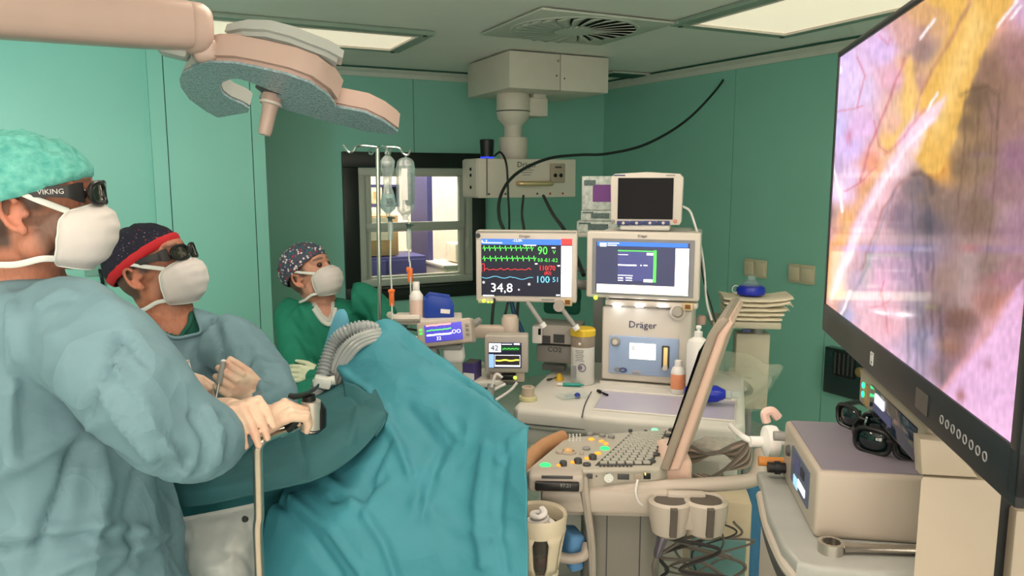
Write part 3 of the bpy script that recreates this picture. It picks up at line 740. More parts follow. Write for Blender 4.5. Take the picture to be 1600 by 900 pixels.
# fascia column
(c, s) = F.rect(941, 478, 1077, 603, 0.0)
mb = MB(); mb.box((c[0], 0.14, c[2]), (s[0], 0.28, s[1]), bev=0.01, seg=3); fa = mb.build('fascia', WHITE, am)
(c, s) = F.rect(952, 523, 1059, 590, 0.0); mb = MB(); mb.box((c[0], -0.003, c[2]), (s[0], 0.01, s[1]), bev=0.0045); bp = mb.build('control_panel', AMP, am)
(c, s) = F.rect(938, 596, 1079, 606, 0.0); mb = MB(); mb.box((c[0], 0.05, c[2]), (s[0], 0.14, s[1]), bev=0.008); mb.build('foot', AMB, am)
(c, s) = F.rect(984.5, 535, 1024.5, 562, 0.0); o = plate(c, s, -0.009, G_CREAM, bp, 'small_screen', 0.004)
for yy in (537.5, 541, 544): 
    cc, ss = F.rect(987, yy, 993, yy + 1.2, 0); plate(cc, ss, -0.0117, G_SLATE, bp, 'lettering')
v = F.at(962, 533, 0); mb = MB(); mb.lathe([(0, 0.012), (0.010, 0.012), (0.018, 0.008), (0.021, 0.0), (0.021, -0.004)], 24, loc=(v.x, -0.006, v.z), rot=(PI / 2, 0, 0)); o = mb.build('pressure_gauge', GREYP, bp); mb = MB(); mb.cyl((v.x, -0.022, v.z), (v.x, -0.017, v.z), 0.010, n=16); mb.build('dial', WHITE, bp)
(c, s) = F.rect(1034.5, 539, 1046, 576, 0.0); mb = MB(); mb.box((c[0], -0.006, c[2]), (s[0], 0.012, s[1]), bev=0.005); fm = mb.build('flow_meter', DGREY, bp)
(c, s) = F.rect(1037.5, 542, 1043, 572, 0.0); mb = MB(); mb.box((c[0], -0.012, c[2]), (s[0], 0.004, s[1]), bev=0.0015); mb.build('flow_tube', M('flow_tube_amber', (230, 205, 140), emit=0.25), bp)
v = F.at(1040, 573, 0); mb = MB(); mb.cyl((v.x, -0.028, v.z), (v.x, -0.006, v.z), 0.010, n=16); mb.build('flow_knob', WHITE, bp)
v = F.at(970, 577, 0)
for dx, m_ in ((-0.010, GREYP), (0.010, M('key_navy', (48, 60, 110)))):
    mb = MB(); mb.lathe([(0.009, 0), (0.016, 0), (0.016, 0.004), (0.009, 0.004), (0.009, 0)], 20, loc=(v.x + dx, -0.008, v.z), rot=(PI / 2, 0, 0), sy=0.6); mb.build('emblem_ring', m_, bp)
v = F.at(995, 581, 0); mb = MB(); mb.ell((v.x, -0.008, v.z), (0.02, 0.004, 0.008)); mb.build('outlet_cover', M('outlet_tan', (150, 150, 160)), bp)
tx2 = F.at(1004, 508, 0); text('Dräger', 0.0385, (tx2.x, -0.002, tx2.z), M('letter_navy', (42, 52, 92)), fa)
# worktop lamps below the screen
for x in (966, 1001, 1037):
    v = F.at(x, 478, 0); mb = MB(); mb.box((v.x, -0.03, v.z + 0.004), (0.03, 0.02, 0.006), bev=0.002); mb.build('work_lamp', glow('worklamp', (255, 255, 255), 14.0), am)
v = F.at(1060, 484, 0)
mb = MB(); mb.lathe([(0, 0.03), (0.018, 0.03), (0.020, 0.026), (0.020, 0.0), (0.0, 0.0)], 24, loc=(v.x, -0.02, v.z), rot=(PI / 2, 0, 0)); mb.build('rotary_knob', M('knob_pewter', (165, 158, 150)), am)
mb = MB(); mb.lathe([(0.020, 0.0), (0.030, 0.0), (0.030, 0.016), (0.024, 0.018), (0.020, 0.016)], 24, loc=(v.x, -0.015, v.z - 0.006), rot=(PI / 2, 0, 0)); mb.build('knob_ring', WHITE, am)
# screen of the machine
am2 = am
F2 = Frame(F.w((0, -0.035, 0)), R(-17)); Fs = F; F = F2
# tilted bezel
c, s = F.rect(917, 361, 1092, 472, 0)
mb = MB(); mb.box((c[0], 0.03, c[2]), (s[0], 0.06, s[1]), bev=0.008, seg=3)
c4, s4 = F.rect(945, 470, 1090, 482, 0); mb.box((c4[0], 0.03, c4[2]), (s4[0], 0.05, s4[1] + 0.01), bev=0.006)
ms = mb.build('machine_screen', WHITE, am); ms.location = (0, -0.035, 0); b = ms
c, s = F.rect(926, 372, 1083, 466, 0); plate(c, s, -0.001, M('bezel_grey', (132, 134, 138), rough=0.4), ms, 'inner_bezel', 0.004)
c, s = F.rect(932, 377, 1076, 459, 0); plate(c, s, -0.0035, G_SLATE, ms, 'screen', 0.003); sc = ms
Y = -0.006
def pr(x0, y0, x1, y1, mat, name='screen_field', y=None, par=None):
    cc, ss = F.rect(x0, y0, x1, y1, 0); return plate(cc, ss, (Y if y is None else y), mat, par or sc, name)
pr(934, 377, 1075, 387, G_BLUE); pr(1056, 388, 1075, 461, G_WHITE); pr(933, 443, 1075, 462, G_CREAM, y=Y - 0.0012)
pr(966, 391, 1023, 440, G_INDIGO); pr(966, 390.5, 1026, 393.5, G_GREEN, y=Y - 0.001); pr(1022, 391, 1025, 441, G_GREEN, y=Y - 0.001)
for q in ((1011, 395, 1021, 399), (1006, 436, 1020, 441), (966, 412.5, 995, 415.5), (1001, 413.5, 1003, 415.5), (1006, 413.5, 1012, 415.5), (966, 429, 989, 431), (966, 433, 974, 435), (978, 433, 988, 435), (966, 437, 974, 438.5), (978, 437, 988, 438.5), (966, 397, 982, 398.2), (938, 379, 948, 385), (950, 379, 968, 380.5), (950, 382, 964, 384)):
    pr(*q, G_WHITE, y=Y - 0.0012)
v = F.at(1004, 369, 0); text('Dräger', 0.013, (v.x, -0.002, v.z), DGREY, ms)
for x, m_ in ((931, G_LED), (949, GREYP)):
    v = F.at(x, 465, 0); mb = MB(); mb.ell((v.x, -0.004, v.z), (0.008, 0.005, 0.008)); mb.build('status_light' if x < 940 else 'stop_button', m_, ms)
cc, ss = F.rect(1067, 473, 1083, 485, 0); mb = MB(); mb.box((cc[0], 0.0, cc[2]), (ss[0], 0.03, ss[1]), bev=0.003); o = mb.build('tag_plate', M('plate_tan', (196, 176, 138)), ms)
cc, ss = F.rect(1071, 475, 1079, 482, 0); plate(cc, ss, -0.0165, M('mark_brown', (120, 72, 24)), ms, 'mark')
mb = MB(); v = F.at(1004, 440, 0); mb.box((v.x, 0.15, v.z - 0.05), (0.2, 0.2, 0.22), bev=0.02); mb.build('screen_neck', AMB, ms)
F = Fs
# top cover behind the screens, carries the small monitor
TOPZ = F.at(1005, 362, 0.02).z
mb = MB(); c, s = F.rect(935, 365, 1090, 400, 0.06); mb.box((c[0], 0.20, TOPZ - 0.02), (s[0], 0.30, 0.03), bev=0.008); mb.box((c[0], 0.28, (TOPZ + 0.9) / 2), (s[0] * 0.8, 0.14, TOPZ - 0.9), bev=0.01); mb.build('top_shelf', AMB, am)

# ------------------------------------------------------------------ small dark monitor on top
q = F.w((0.02, 0.10, 0)); F = Frame((q.x, q.y, TOPZ), R(-14))
t = thing('depth_monitor', 'small white monitor with dark screen on top of the anaesthesia machine', 'monitor', F.o, F.rz)
c, s = F.rect(954, 270, 1066, 352, 0)
mb = MB(); 
zc = c[2]; w, h = s
poly = [(-w / 2 + 0.012, zc - h / 2), (w / 2 - 0.012, zc - h / 2), (w / 2 - 0.004, zc - h / 2 + 0.012), (w / 2, zc + h / 2 - 0.02), (w / 2 - 0.015, zc + h / 2 - 0.004), (0, zc + h / 2 + 0.003), (-w / 2 + 0.015, zc + h / 2 - 0.004), (-w / 2, zc + h / 2 - 0.02), (-w / 2 + 0.004, zc - h / 2 + 0.012)]
mb.prism([(c[0] + a, b_) for a, b_ in poly], 0.0, 0.09, axis='y', bev=0.006); b = mb.build('housing', WHITE, t)
c, s = F.rect(966, 278, 1051, 343, 0); sc = plate(c, s, -0.001, GLOSSBLK, t, 'screen', 0.003)
for k in range(4):
    cc, ss = F.rect(964 + 20.8 * k, 345, 984 + 20.8 * k, 352, 0); mb = MB(); mb.box((cc[0], -0.002, cc[2]), (ss[0], 0.008, ss[1]), bev=0.002); o = mb.build('soft_key', M('key_navy', (48, 60, 110)), t)
    mb = MB(); mb.ell((cc[0], -0.006, cc[2]), (0.006, 0.002, 0.006)); mb.build('key_mark', WHITE, o)
for x, m_ in ((958, GREYP), (1055, M('key_salmon', (200, 130, 110)))):
    v = F.at(x, 346, 0); mb = MB(); mb.ell((v.x, -0.001, v.z), (0.008, 0.004, 0.008)); mb.build('round_key', m_, t)
for x, w_ in ((968, 18), (1048, 14)):
    cc, ss = F.rect(x - w_ / 2, 273, x + w_ / 2, 275, 0); plate(cc, ss, -0.0006, M('key_navy', (48, 60, 110)) if x < 1000 else GREYP, b, 'lettering')
mb = MB(); mb.box((c[0], 0.06, 0.012), (0.2, 0.12, 0.026), bev=0.008); mb.build('base', AMB, t)
# carton stack behind it
CART = M('carton_print', (196, 204, 200), rough=0.6, var=0.25, scale=60)
q = AF.w((AF.at(936, 350, 0.62).x, 0.62, 0))
z = TOPZ
SHELFQ = q
t = thing('supply_shelf', 'x', 'shelf', (q.x, q.y, 0), R(-10)); t['label'] = 'narrow white shelf post behind the machine under the cartons'
mb = MB(); mb.box((0, 0, 1.44), (0.20, 0.16, 0.02), bev=0.003); mb.build('board', AMB, t); mb = MB(); mb.box((0, 0.05, 0.72), (0.05, 0.05, 1.43), bev=0.004); mb.build('post', GREYP, t); mb = MB(); mb.box((0, 0.05, 0.01), (0.3, 0.2, 0.02), bev=0.004); mb.build('foot', GREYP, t)
z = 1.45
for k, (h, w, m_) in enumerate(((0.055, 0.19, CART), (0.05, 0.17, CART), (0.16, 0.18, CART))):
    t = thing('carton', ['grey printed carton at the bottom of the stack behind the small monitor', 'grey printed carton in the middle of the stack behind the small monitor', 'tall printed carton with violet label on top of the carton stack'][k], 'box', (q.x + 0.006 * (k - 1), q.y, z), R(-10 + 3 * k), 'cartons behind the small monitor')
    mb = MB(); mb.box((0, 0, h / 2), (w, 0.12, h - 0.002), bev=0.002); b = mb.build('body', m_, t)
    mb = MB(); mb.box((0.005, -0.0605, h * 0.5), (w * 0.5, 0.002, h * 0.5)); mb.build('printed_label', M('label_violet', (120, 64, 140)) if k == 2 else M('label_dark', (90, 110, 110), var=0.4, scale=150), t)
    mb = MB(); mb.box((-w * 0.3, -0.0605, h * 0.8), (w * 0.3, 0.002, h * 0.16)); mb.build('printed_mark', M('label_dark', (90, 110, 110)), t)
    z += h
# ------------------------------------------------------------------ things around the anaesthesia machine
def lathe_thing(name, label, cat, loc, parts, rz=0.0, group=None):
    t = thing(name, label, cat, loc, rz, group)
    for nm, prof, mat in parts:
        mb = MB(); mb.lathe(prof, 24); mb.build(nm, mat, t)
    return t
def k_at(Y): return Y / FPX
BLUE = M('bin_blue', (22, 62, 160), rough=0.4, var=0.05)
ORANGE = M('clamp_orange', (222, 112, 50), rough=0.4)
CLEAR = M('clear_plastic', (214, 232, 232), rough=0.12, trans=0.75, var=0.0, ior=1.2, alpha=0.55)
TUBE = M('clear_tubing', (206, 214, 208), rough=0.2, alpha=0.8, var=0.02)
MILKY = M('milky_plastic', (226, 224, 222), rough=0.35, var=0.02)
PINKF = M('pink_fluid', (214, 160, 146), rough=0.35)
BEIGE = M('beige_enamel', (190, 176, 164), rough=0.42, var=0.02)

# drip stand
YP = 3.0
pb = P(590, 540, YP); pt = P(590, 232, YP)
iv = thing('drip_stand', 'steel drip stand with four curled hooks', 'drip stand', (pb.x, pb.y, 0))
lean = Vector((pt.x - pb.x, 0, 0))
mb = MB(); mb.cyl((0, 0, 0.06), (pt.x - pb.x, 0, pt.z), 0.0085, n=12); mb.build('pole', STEEL, iv)
mb = MB(); mb.cyl((0, 0, 0.05), (0, 0, 0.9), 0.014, n=12); mb.build('outer_pole', STEEL, iv)
for k in range(5):
    a = 2 * PI * k / 5; mb = MB(); mb.tube([(0, 0, 0.09), (0.11 * math.cos(a), 0.11 * math.sin(a), 0.05)], 0.012, n=8); lg = mb.build('leg', STEEL, iv)
    mb = MB(); mb.cyl((0.11 * math.cos(a) - 0.012, 0.11 * math.sin(a), 0.026), (0.11 * math.cos(a) + 0.012, 0.11 * math.sin(a), 0.026), 0.026, n=16); mb.build('caster', DGREY, lg)
def hook(name, pxs, Y0=YP):
    mb = MB(); mb.tube(spline([P(x, y, Y0 + dy) - iv.location for x, y, dy in pxs], 5), 0.0042, n=8); return mb.build(name, CHROME, iv)
hook('hook', [(590, 230, 0), (570, 228, 0), (557, 229, 0), (552, 236, 0), (546, 238, 0), (540, 232, 0), (536, 226, 0)])
hook('hook', [(590, 230, 0), (612, 230, 0), (624, 232, 0), (630, 240, 0), (637, 242, 0), (642, 234, 0)])
hook('hook', [(590, 230, 0), (585, 229, 0.12), (578, 232, 0.16), (577, 239, 0.17), (581, 241, 0.18), (584, 236, 0.19)])
hook('hook', [(590, 230, 0), (596, 229, -0.1), (604, 231, -0.14), (603, 240, -0.15), (608, 242, -0.16), (611, 235, -0.17)])
# drip bag
t = thing('drip_bag', 'half empty clear drip bag hanging on the drip stand', 'drip bag', P(604, 336, YP - 0.15))
def rel(px, py, Y): return P(px, py, Y) - t.location
g = []
for yy, hw, th in ((243, 4, 0.006), (247, 8, 0.012), (252, 11, 0.018), (262, 10, 0.02), (275, 6.5, 0.014), (290, 6, 0.014), (305, 9.5, 0.022), (318, 12, 0.03), (326, 11, 0.026), (333, 4, 0.012), (338, 2.5, 0.008)):
    cx = 605.5 if yy < 300 else 606.5
    c = rel(cx, yy, YP - 0.15); w = hw * k_at(YP)
    g.append([c + Vector((w * math.cos(2 * PI * k / 16), th * math.sin(2 * PI * k / 16), 0)) for k in range(16)])
mb = MB(); mb.grid(g, closed_u=True); mb.build('bag', CLEAR, t)
g2 = []
for yy, hw, th in ((303, 9, 0.02), (318, 11, 0.026), (326, 10, 0.022), (332, 4, 0.01)):
    c = rel(606.5, yy, YP - 0.15); w = hw * k_at(YP) * 0.93
    g2.append([c + Vector((w * math.cos(2 * PI * k / 16), th * math.sin(2 * PI * k / 16), 0)) for k in range(16)])
mb = MB(); mb.grid(g2, closed_u=True); mb.build('fluid', M('drip_fluid', (150, 190, 190), rough=0.15, alpha=0.6, trans=0.3), t)
mb = MB(); mb.lathe([(0.004, 0), (0.009, 0.001), (0.009, 0.005), (0.004, 0.006)], 12, loc=rel(605, 240, YP - 0.15), rot=(PI / 2, 0, 0)); mb.build('hanger', CLEAR, t)
mb = MB(); c = rel(611, 316, YP - 0.15); mb.box((c.x, -0.028, c.z), (0.025, 0.002, 0.03)); mb.build('printed_label', M('label_dark', (90, 110, 110)), t)
# drip bottle
t = thing('drip_bottle', 'clear drip bottle hanging on the right hook of the drip stand', 'drip bottle', P(633, 334, YP))
g = []
for yy, hw in ((246, 4), (248, 9), (252, 13), (260, 14.5), (300, 14.5), (322, 14), (330, 12), (334, 8), (340, 4), (344, 4)):
    c = rel(633.5, yy, YP); w = hw * k_at(YP)
    g.append([c + Vector((w * math.cos(2 * PI * k / 20), w * 0.8 * math.sin(2 * PI * k / 20), 0)) for k in range(20)])
mb = MB(); mb.grid(g, closed_u=True); mb.build('bottle', CLEAR, t)
c = rel(639, 295, YP); mb = MB(); mb.box((c.x, 0.0, c.z), (0.030, 0.04, 0.13), bev=0.01); mb.build('fluid', M('drip_fluid_dark', (70, 110, 108), rough=0.15, alpha=0.55), t)
c = rel(636, 288, YP); mb = MB(); mb.box((c.x - 0.005, -0.030, c.z), (0.022, 0.002, 0.12)); mb.build('printed_label', MILKY, t)
mb = MB(); mb.tube([rel(634, 241, YP), rel(634, 250, YP)], 0.004, n=6); mb.build('hanger', CLEAR, t)
# drip lines
for k, (x, y0, ych0, ych1, yc, yend, x2) in enumerate(((611, 338, 342, 376, 455, 600, 612), (639, 344, 353, 390, 418, 560, 641))):
    Yk = YP - 0.15 if k == 0 else YP
    t = thing('drip_line', ['drip line with chamber and orange roller clamp below the drip bag', 'drip line with chamber and orange clamp below the drip bottle'][k], 'drip line', P(x, y0, Yk), 0, 'drip lines')
    mb = MB(); mb.tube(spline([rel(x, y0 - 2, Yk), rel(x - 1 + k, (ych1 + yc) / 2, Yk), rel(x2, yc, Yk), rel(x2 + (1 if k == 0 else 2), yend - 30, Yk - 0.05), rel(x2, yend, Yk - 0.05)], 8), 0.0032, n=6); mb.build('tubing', TUBE, t)
    c = rel(x - 1 if k == 0 else x, 0.5 * (ych0 + ych1), Yk); hh = (ych1 - ych0) * k_at(Yk) / 2
    mb = MB(); mb.lathe([(0.004, -hh), (0.009, -hh * 0.9), (0.010, -hh * 0.2), (0.010, hh * 0.7), (0.006, hh)], 14, loc=c); mb.build('drip_chamber', CLEAR, t)
    mb = MB(); mb.box(c + Vector((0.004, 0, hh + 0.004)), (0.03, 0.012, 0.006), rot=(0, 0.1, 0), bev=0.002); mb.cyl(c + Vector((0, 0, hh * 0.7)), c + Vector((0, 0, hh + 0.008)), 0.008, n=12); mb.build('spike_cap', M('cap_darkgreen', (30, 60, 56)), t)
    mb = MB(); c = rel(x2, (465 if k == 0 else 430), Yk)
    if k == 0: mb.box(c, (0.018, 0.02, 0.065), bev=0.004); mb.box(c + Vector((0, 0, 0.025)), (0.024, 0.022, 0.012), bev=0.003)
    else: mb.box(c, (0.020, 0.018, 0.058), bev=0.004); mb.box(c + Vector((-0.006, 0, 0.022)), (0.016, 0.02, 0.02), bev=0.003)
    mb.build('roller_clamp', ORANGE, t)

# side tray with bottle, bin
q = P(660, 497, 2.9); F = Frame((q.x, q.y, 0), R(4)); SF = F
TZ = q.z
t = thing('side_tray', 'white plastic tray on an arm beside the drip stand', 'tray', F.o, F.rz)
a = F.at(608, 488, 0).x; b = F.at(722, 495, 0).x
mb = MB(); mb.prism([(a, 0.02), (a + 0.03, -0.05), (b - 0.03, -0.07), (b, -0.02), (b, 0.12), (a + 0.02, 0.14)], TZ - 0.016, TZ, bev=0.006, seg=3); mb.build('board', WHITE, t)
mb = MB(); loop = [(a, 0.02), (a + 0.03, -0.05), (a + 0.12, -0.06)]; mb.tube(spline([(x, y, TZ + 0.01) for x, y in loop], 6), [0.014] * 13, n=8); mb.build('rim', WHITE, t)
mb = MB(); mb.box((a + 0.05, 0.06, TZ - 0.05), (0.03, 0.03, 0.09)); mb.tube([(a + 0.05, 0.06, TZ - 0.09), (a - 0.02, 0.10, TZ - 0.09)], 0.012, n=10); mb.build('support_arm', GREYP, t)
c = F.w((F.at(651, 497, 0.02).x, 0.02, TZ))
lathe_thing('bottle', 'white bottle with pink contents on the side tray beside the blue bin', 'bottle', c, (
    ('body', [(0, 0), (0.025, 0), (0.0265, 0.004), (0.0265, 0.075), (0.0265, 0.085), (0.014, 0.104), (0, 0.104)], MILKY), ('cap', [(0.0125, 0.103), (0.0135, 0.106), (0.0135, 0.134), (0.0125, 0.138), (0, 0.138)], MILKY),
    ('label', [(0.0270, 0.006), (0.0272, 0.008), (0.0272, 0.068), (0.0270, 0.07)], M('bottle_label_pink', (214, 190, 180)))))
c = F.w((F.at(686, 497, 0.05).x, 0.05, TZ)); t = thing('storage_bin', 'blue open fronted plastic bin on the side tray', 'bin', c, R(8))
mb = MB(); pr_ = [(-0.055, 0), (0.05, 0), (0.055, 0.03), (0.045, 0.075), (-0.035, 0.088), (-0.055, 0.07)]
g = [[(x, -0.05, z) for x, z in pr_], [(x * 1.03, 0.05, z * 1.05) for x, z in pr_]]
mb.prism(pr_, -0.05, -0.044, axis='y', bev=0.002); mb.prism(pr_, 0.044, 0.05, axis='y', bev=0.002); mb.box((0, 0, 0.003), (0.105, 0.095, 0.006)); mb.box((0.052, 0, 0.026), (0.008, 0.095, 0.05)); mb.box((-0.054, 0, 0.036), (0.008, 0.095, 0.07)); mb.build('body', BLUE, t)
mb = MB(); mb.box((0.022, -0.0515, 0.025), (0.036, 0.003, 0.016), rot=(0, 0.1, 0)); mb.build('label', MILKY, t)

# relaxation / infusion display tilted
q = P(694, 520, 2.68); F = Frame((q.x, q.y, 0), R(-4))
t = thing('infusion_pump', 'long tilted infusion pump with violet lit display above the blue drape', 'pump', F.o, F.rz)
ms_ = bpy.data.objects.new('pump_body', None)
zc = q.z; tl = R(-7)
def prt(mb, nm, m_, par): 
    o = mb.build(nm, m_, par); return o
mb = MB(); mb.box((0, 0.05, 0), (88 * k_at(2.68), 0.1, 40 * k_at(2.68)), bev=0.008, seg=3); body = mb.build('housing', M('pump_housing', (176, 164, 152), rough=0.45), t); body.location = (0, 0, zc); body.rotation_euler = (R(-12), tl, 0)
mb = MB(); mb.box((-0.002, -0.002, 0.002), (0.135, 0.006, 0.062), bev=0.002); mb.build('screen', glow('violet_blue', (74, 70, 190), 0.7), body)
rngp = random.Random(5)
for k in range(3):
    pts = [(-0.062 + 0.006 * i, 0.012 + 0.002 * rngp.random() - 0.017 * (k - 1)) for i in range(16)]
    strip(pts, -0.0065, 0.004 if k == 1 else 0.006, (glow('pinkish', (250, 160, 170)), G_GREEN, G_WHITE)[k], body, 'trace')
text('OO', 0.02, (0.045, -0.006, 0.0), G_WHITE, body); text('32', 0.018, (-0.02, -0.006, -0.018), G_WHITE, body)
for dz in (0.005, 0.018):
    mb = MB(); mb.box((-0.083, -0.003, dz), (0.008, 0.006, 0.006), bev=0.001); mb.build('status_light', glow('green_led', (60, 255, 80), 2.0), body)
for k in range(3):
    mb = MB(); mb.box((0.085, -0.003, 0.02 - 0.016 * k), (0.012, 0.006, 0.010), bev=0.002); mb.build('button', GREYP, body)
mb = MB(); mb.box((-0.045, 0.04, zc - 0.075), (0.03, 0.05, 0.09), rot=(0, -0.2, 0), bev=0.006); mb.box((0.0, 0.04, zc - 0.056), (0.12, 0.05, 0.02), bev=0.006); mb.build('bracket', GREYP, t)
mb = MB(); mb.box((0.025, 0.06, zc - 0.085), (0.075, 0.07, 0.075), rot=(0, -0.1, 0), bev=0.018, seg=4); mb.build('motor_box', MILKY, t)
mb = MB(); mb.cyl((0.06, 0.1, zc - 0.01), (0.09, 0.29, zc - 0.01), 0.014, n=12); mb.build('clamp_rod', GREYP, t)
v = P(655, 552, 2.62)
t = thing('sensor_plug', 'black sensor plug with small amber light under the infusion pump', 'connector', v, R(20))
mb = MB(); mb.ell((0, 0, 0), (0.03, 0.02, 0.016), rot=(0, 0.3, 0)); mb.tube(spline([(0.01, 0, -0.005), (0.04, 0, -0.02), (0.06, 0.02, -0.06), (0.065, 0.05, -0.12)], 6), 0.008, n=8); mb.tube(spline([(-0.02, 0.0, 0.005), (-0.05, 0.03, 0.03), (-0.03, 0.08, 0.07), (0.02, 0.11, 0.06)], 6), 0.004, n=6); mb.build('plug', BLACK, t)
mb = MB(); mb.ell((-0.006, -0.018, 0.012), (0.004, 0.003, 0.004)); mb.build('status_light', glow('amber', (255, 220, 90), 3.0), t)
t = thing('sensor_leads', 'pale looped sensor leads beside the infusion pump', 'cable', P(640, 540, 2.72))
for k in range(3):
    mb = MB(); mb.tube(spline([P(655, 528 + 6 * k, 2.70) - t.location, P(637, 524 + 5 * k, 2.72) - t.location, P(622, 538 + 4 * k, 2.75) - t.location, P(630, 553 + 3 * k, 2.72) - t.location, P(650, 556, 2.7) - t.location], 6), 0.0035, n=6); mb.build('lead', MILKY, t)

# rail arm behind, small monitor reading 42
q = P(790, 555, 2.88); F = Frame((q.x, q.y, 0), R(-3))
t = thing('rail_arm', 'horizontal beige rail arm between infusion pump and small monitor', 'arm', F.o, F.rz)
c, s = F.rect(728, 508, 800, 528, 0.16); mb = MB(); mb.box((c[0], 0.16, c[2]), (s[0], 0.05, s[1]), bev=0.008); mb.build('bar', BEIGE, t)
v = F.at(797, 508, 0.16); mb = MB(); mb.lathe([(0, 0), (0.035, 0), (0.035, 0.07), (0.028, 0.085), (0, 0.09)], 24, loc=(v.x, 0.16, v.z - 0.045)); mb.build('joint_cap', BEIGE, t)
mb = MB(); mb.cyl((v.x, 0.16, 0.885), (v.x, 0.16, v.z - 0.03), 0.02, n=16); mb.box((v.x, 0.16, 0.887), (0.07, 0.07, 0.012), bev=0.004); mb.build('post', GREYP, t)
t = thing('index_monitor', 'small grey monitor showing 42 and a yellow trace', 'monitor', F.o, F.rz)
c, s = F.rect(757, 524, 825, 583, 0); mb = MB(); mb.box((c[0], 0.035, c[2]), (s[0], 0.07, s[1]), bev=0.006, seg=3); mb.build('housing', M('monitor_housing_grey', (170, 164, 156), rough=0.45), t)
c, s = F.rect(763.5, 535, 815, 575, 0); sc = plate(c, s, -0.001, G_NAVY, t, 'screen', 0.003); Y = -0.004
def pr(x0, y0, x1, y1, mat, name='screen_field', y=None, par=None):
    cc, ss = F.rect(x0, y0, x1, y1, 0); return plate(cc, ss, (Y if y is None else y), mat, par or sc, name)
pr(764, 536, 783, 550, G_PALE); pr(784, 535, 815, 539, G_SLATE); pr(784, 541, 812, 548, glow('dkgreen', (20, 70, 40), 0.8)); pr(764, 553, 772, 574, glow('skyblue', (140, 180, 230), 0.9)); pr(773, 554, 813, 573, G_PALE); pr(774, 555, 812, 570, glow('brownblack', (36, 30, 34), 0.6), y=Y - 0.001)
pr(784, 537, 800, 538.2, G_WHITE, y=Y - .002); pr(803, 536, 812, 538.5, G_WHITE, y=Y - .002)
tx('42', 773, 543.5, 9, G_NAVY, y=Y - 0.002)
strip([lx(775 + 3 * k, 562.5 + 0.7 * math.sin(k)) for k in range(13)], Y - 0.0025, 0.006, G_YELL, sc, 'trace')
strip([lx(785 + 2 * k, 544.5 + 1.0 * math.sin(k * 2.2)) for k in range(14)], Y - 0.002, 0.002, G_GREEN, sc, 'trace')
c, s = F.rect(783, 585, 806, 593, 0); mb = MB(); mb.box((c[0], 0.02, c[2]), (s[0], 0.06, s[1]), bev=0.003); mb.build('port_block', BLACK, t)
v = F.at(805, 589, 0); mb = MB(); mb.ell((v.x, -0.012, v.z), (0.007, 0.005, 0.007)); mb.build('status_light', G_LED, t)
c, s = F.rect(764, 583, 819, 600, 0); mb = MB(); mb.box((c[0], 0.05, c[2]), (s[0], 0.05, s[1]), bev=0.006); mb.tube([(c[0], 0.06, c[2]), (c[0] + 0.01, 0.13, c[2] + 0.1)], 0.014, n=10); mb.build('bracket', BEIGE, t)

# low side counter with violet box
q = PZ(700, 600, 0.93); F = Frame((q.x, q.y, 0), R(16))
t = thing('side_counter', 'pale side counter behind the blue drape under the small monitor', 'counter', F.o, F.rz)
a = F.atz(668, 598, 0.93).x; b = F.atz(762, 586, 0.93).x
mb = MB(); mb.box(((a + b) / 2, 0.16, 0.918), (b - a + 0.08, 0.34, 0.024), bev=0.006); mb.build('top', AMB, t)
mb = MB(); mb.box(((a + b) / 2, 0.2, 0.45), (b - a, 0.24, 0.9), bev=0.006); mb.build('body', DGREY, t)
c = F.w((F.atz(737, 590, 0.93).x, 0.06, 0.9301)); t = thing('violet_box', 'small violet and white medicine box on the side counter', 'box', c, R(-20))
mb = MB(); mb.box((0, 0, 0.034), (0.05, 0.075, 0.066), bev=0.002); mb.build('body', M('box_violet', (70, 58, 118), rough=0.5), t)
mb = MB(); mb.box((0.002, -0.038, 0.016), (0.045, 0.002, 0.026)); mb.build('label_panel', MILKY, t); mb = MB(); mb.box((0, 0, 0.0675), (0.046, 0.07, 0.002)); mb.build('lid_panel', DGREY, t)
# hanging cables below the small monitor
t = thing('suction_tube', 'grey suction handle with pale tubing below the small monitor', 'tube', P(760, 600, 2.7))
mb = MB(); mb.tube([rel(768, 600, 2.70), rel(762, 650, 2.66)], [0.014, 0.012], n=12); mb.build('handle', GREYP, t)
for k, pp in enumerate((((768, 605), (775, 585), (785, 590)), ((740, 640), (755, 615), (765, 612), (790, 600)), ((770, 628), (795, 612), (808, 598)))):
    mb = MB(); mb.tube(spline([rel(x, y, 2.68 + 0.03 * k) for x, y in pp], 6), 0.005, n=6); mb.build('tubing', MILKY, t)
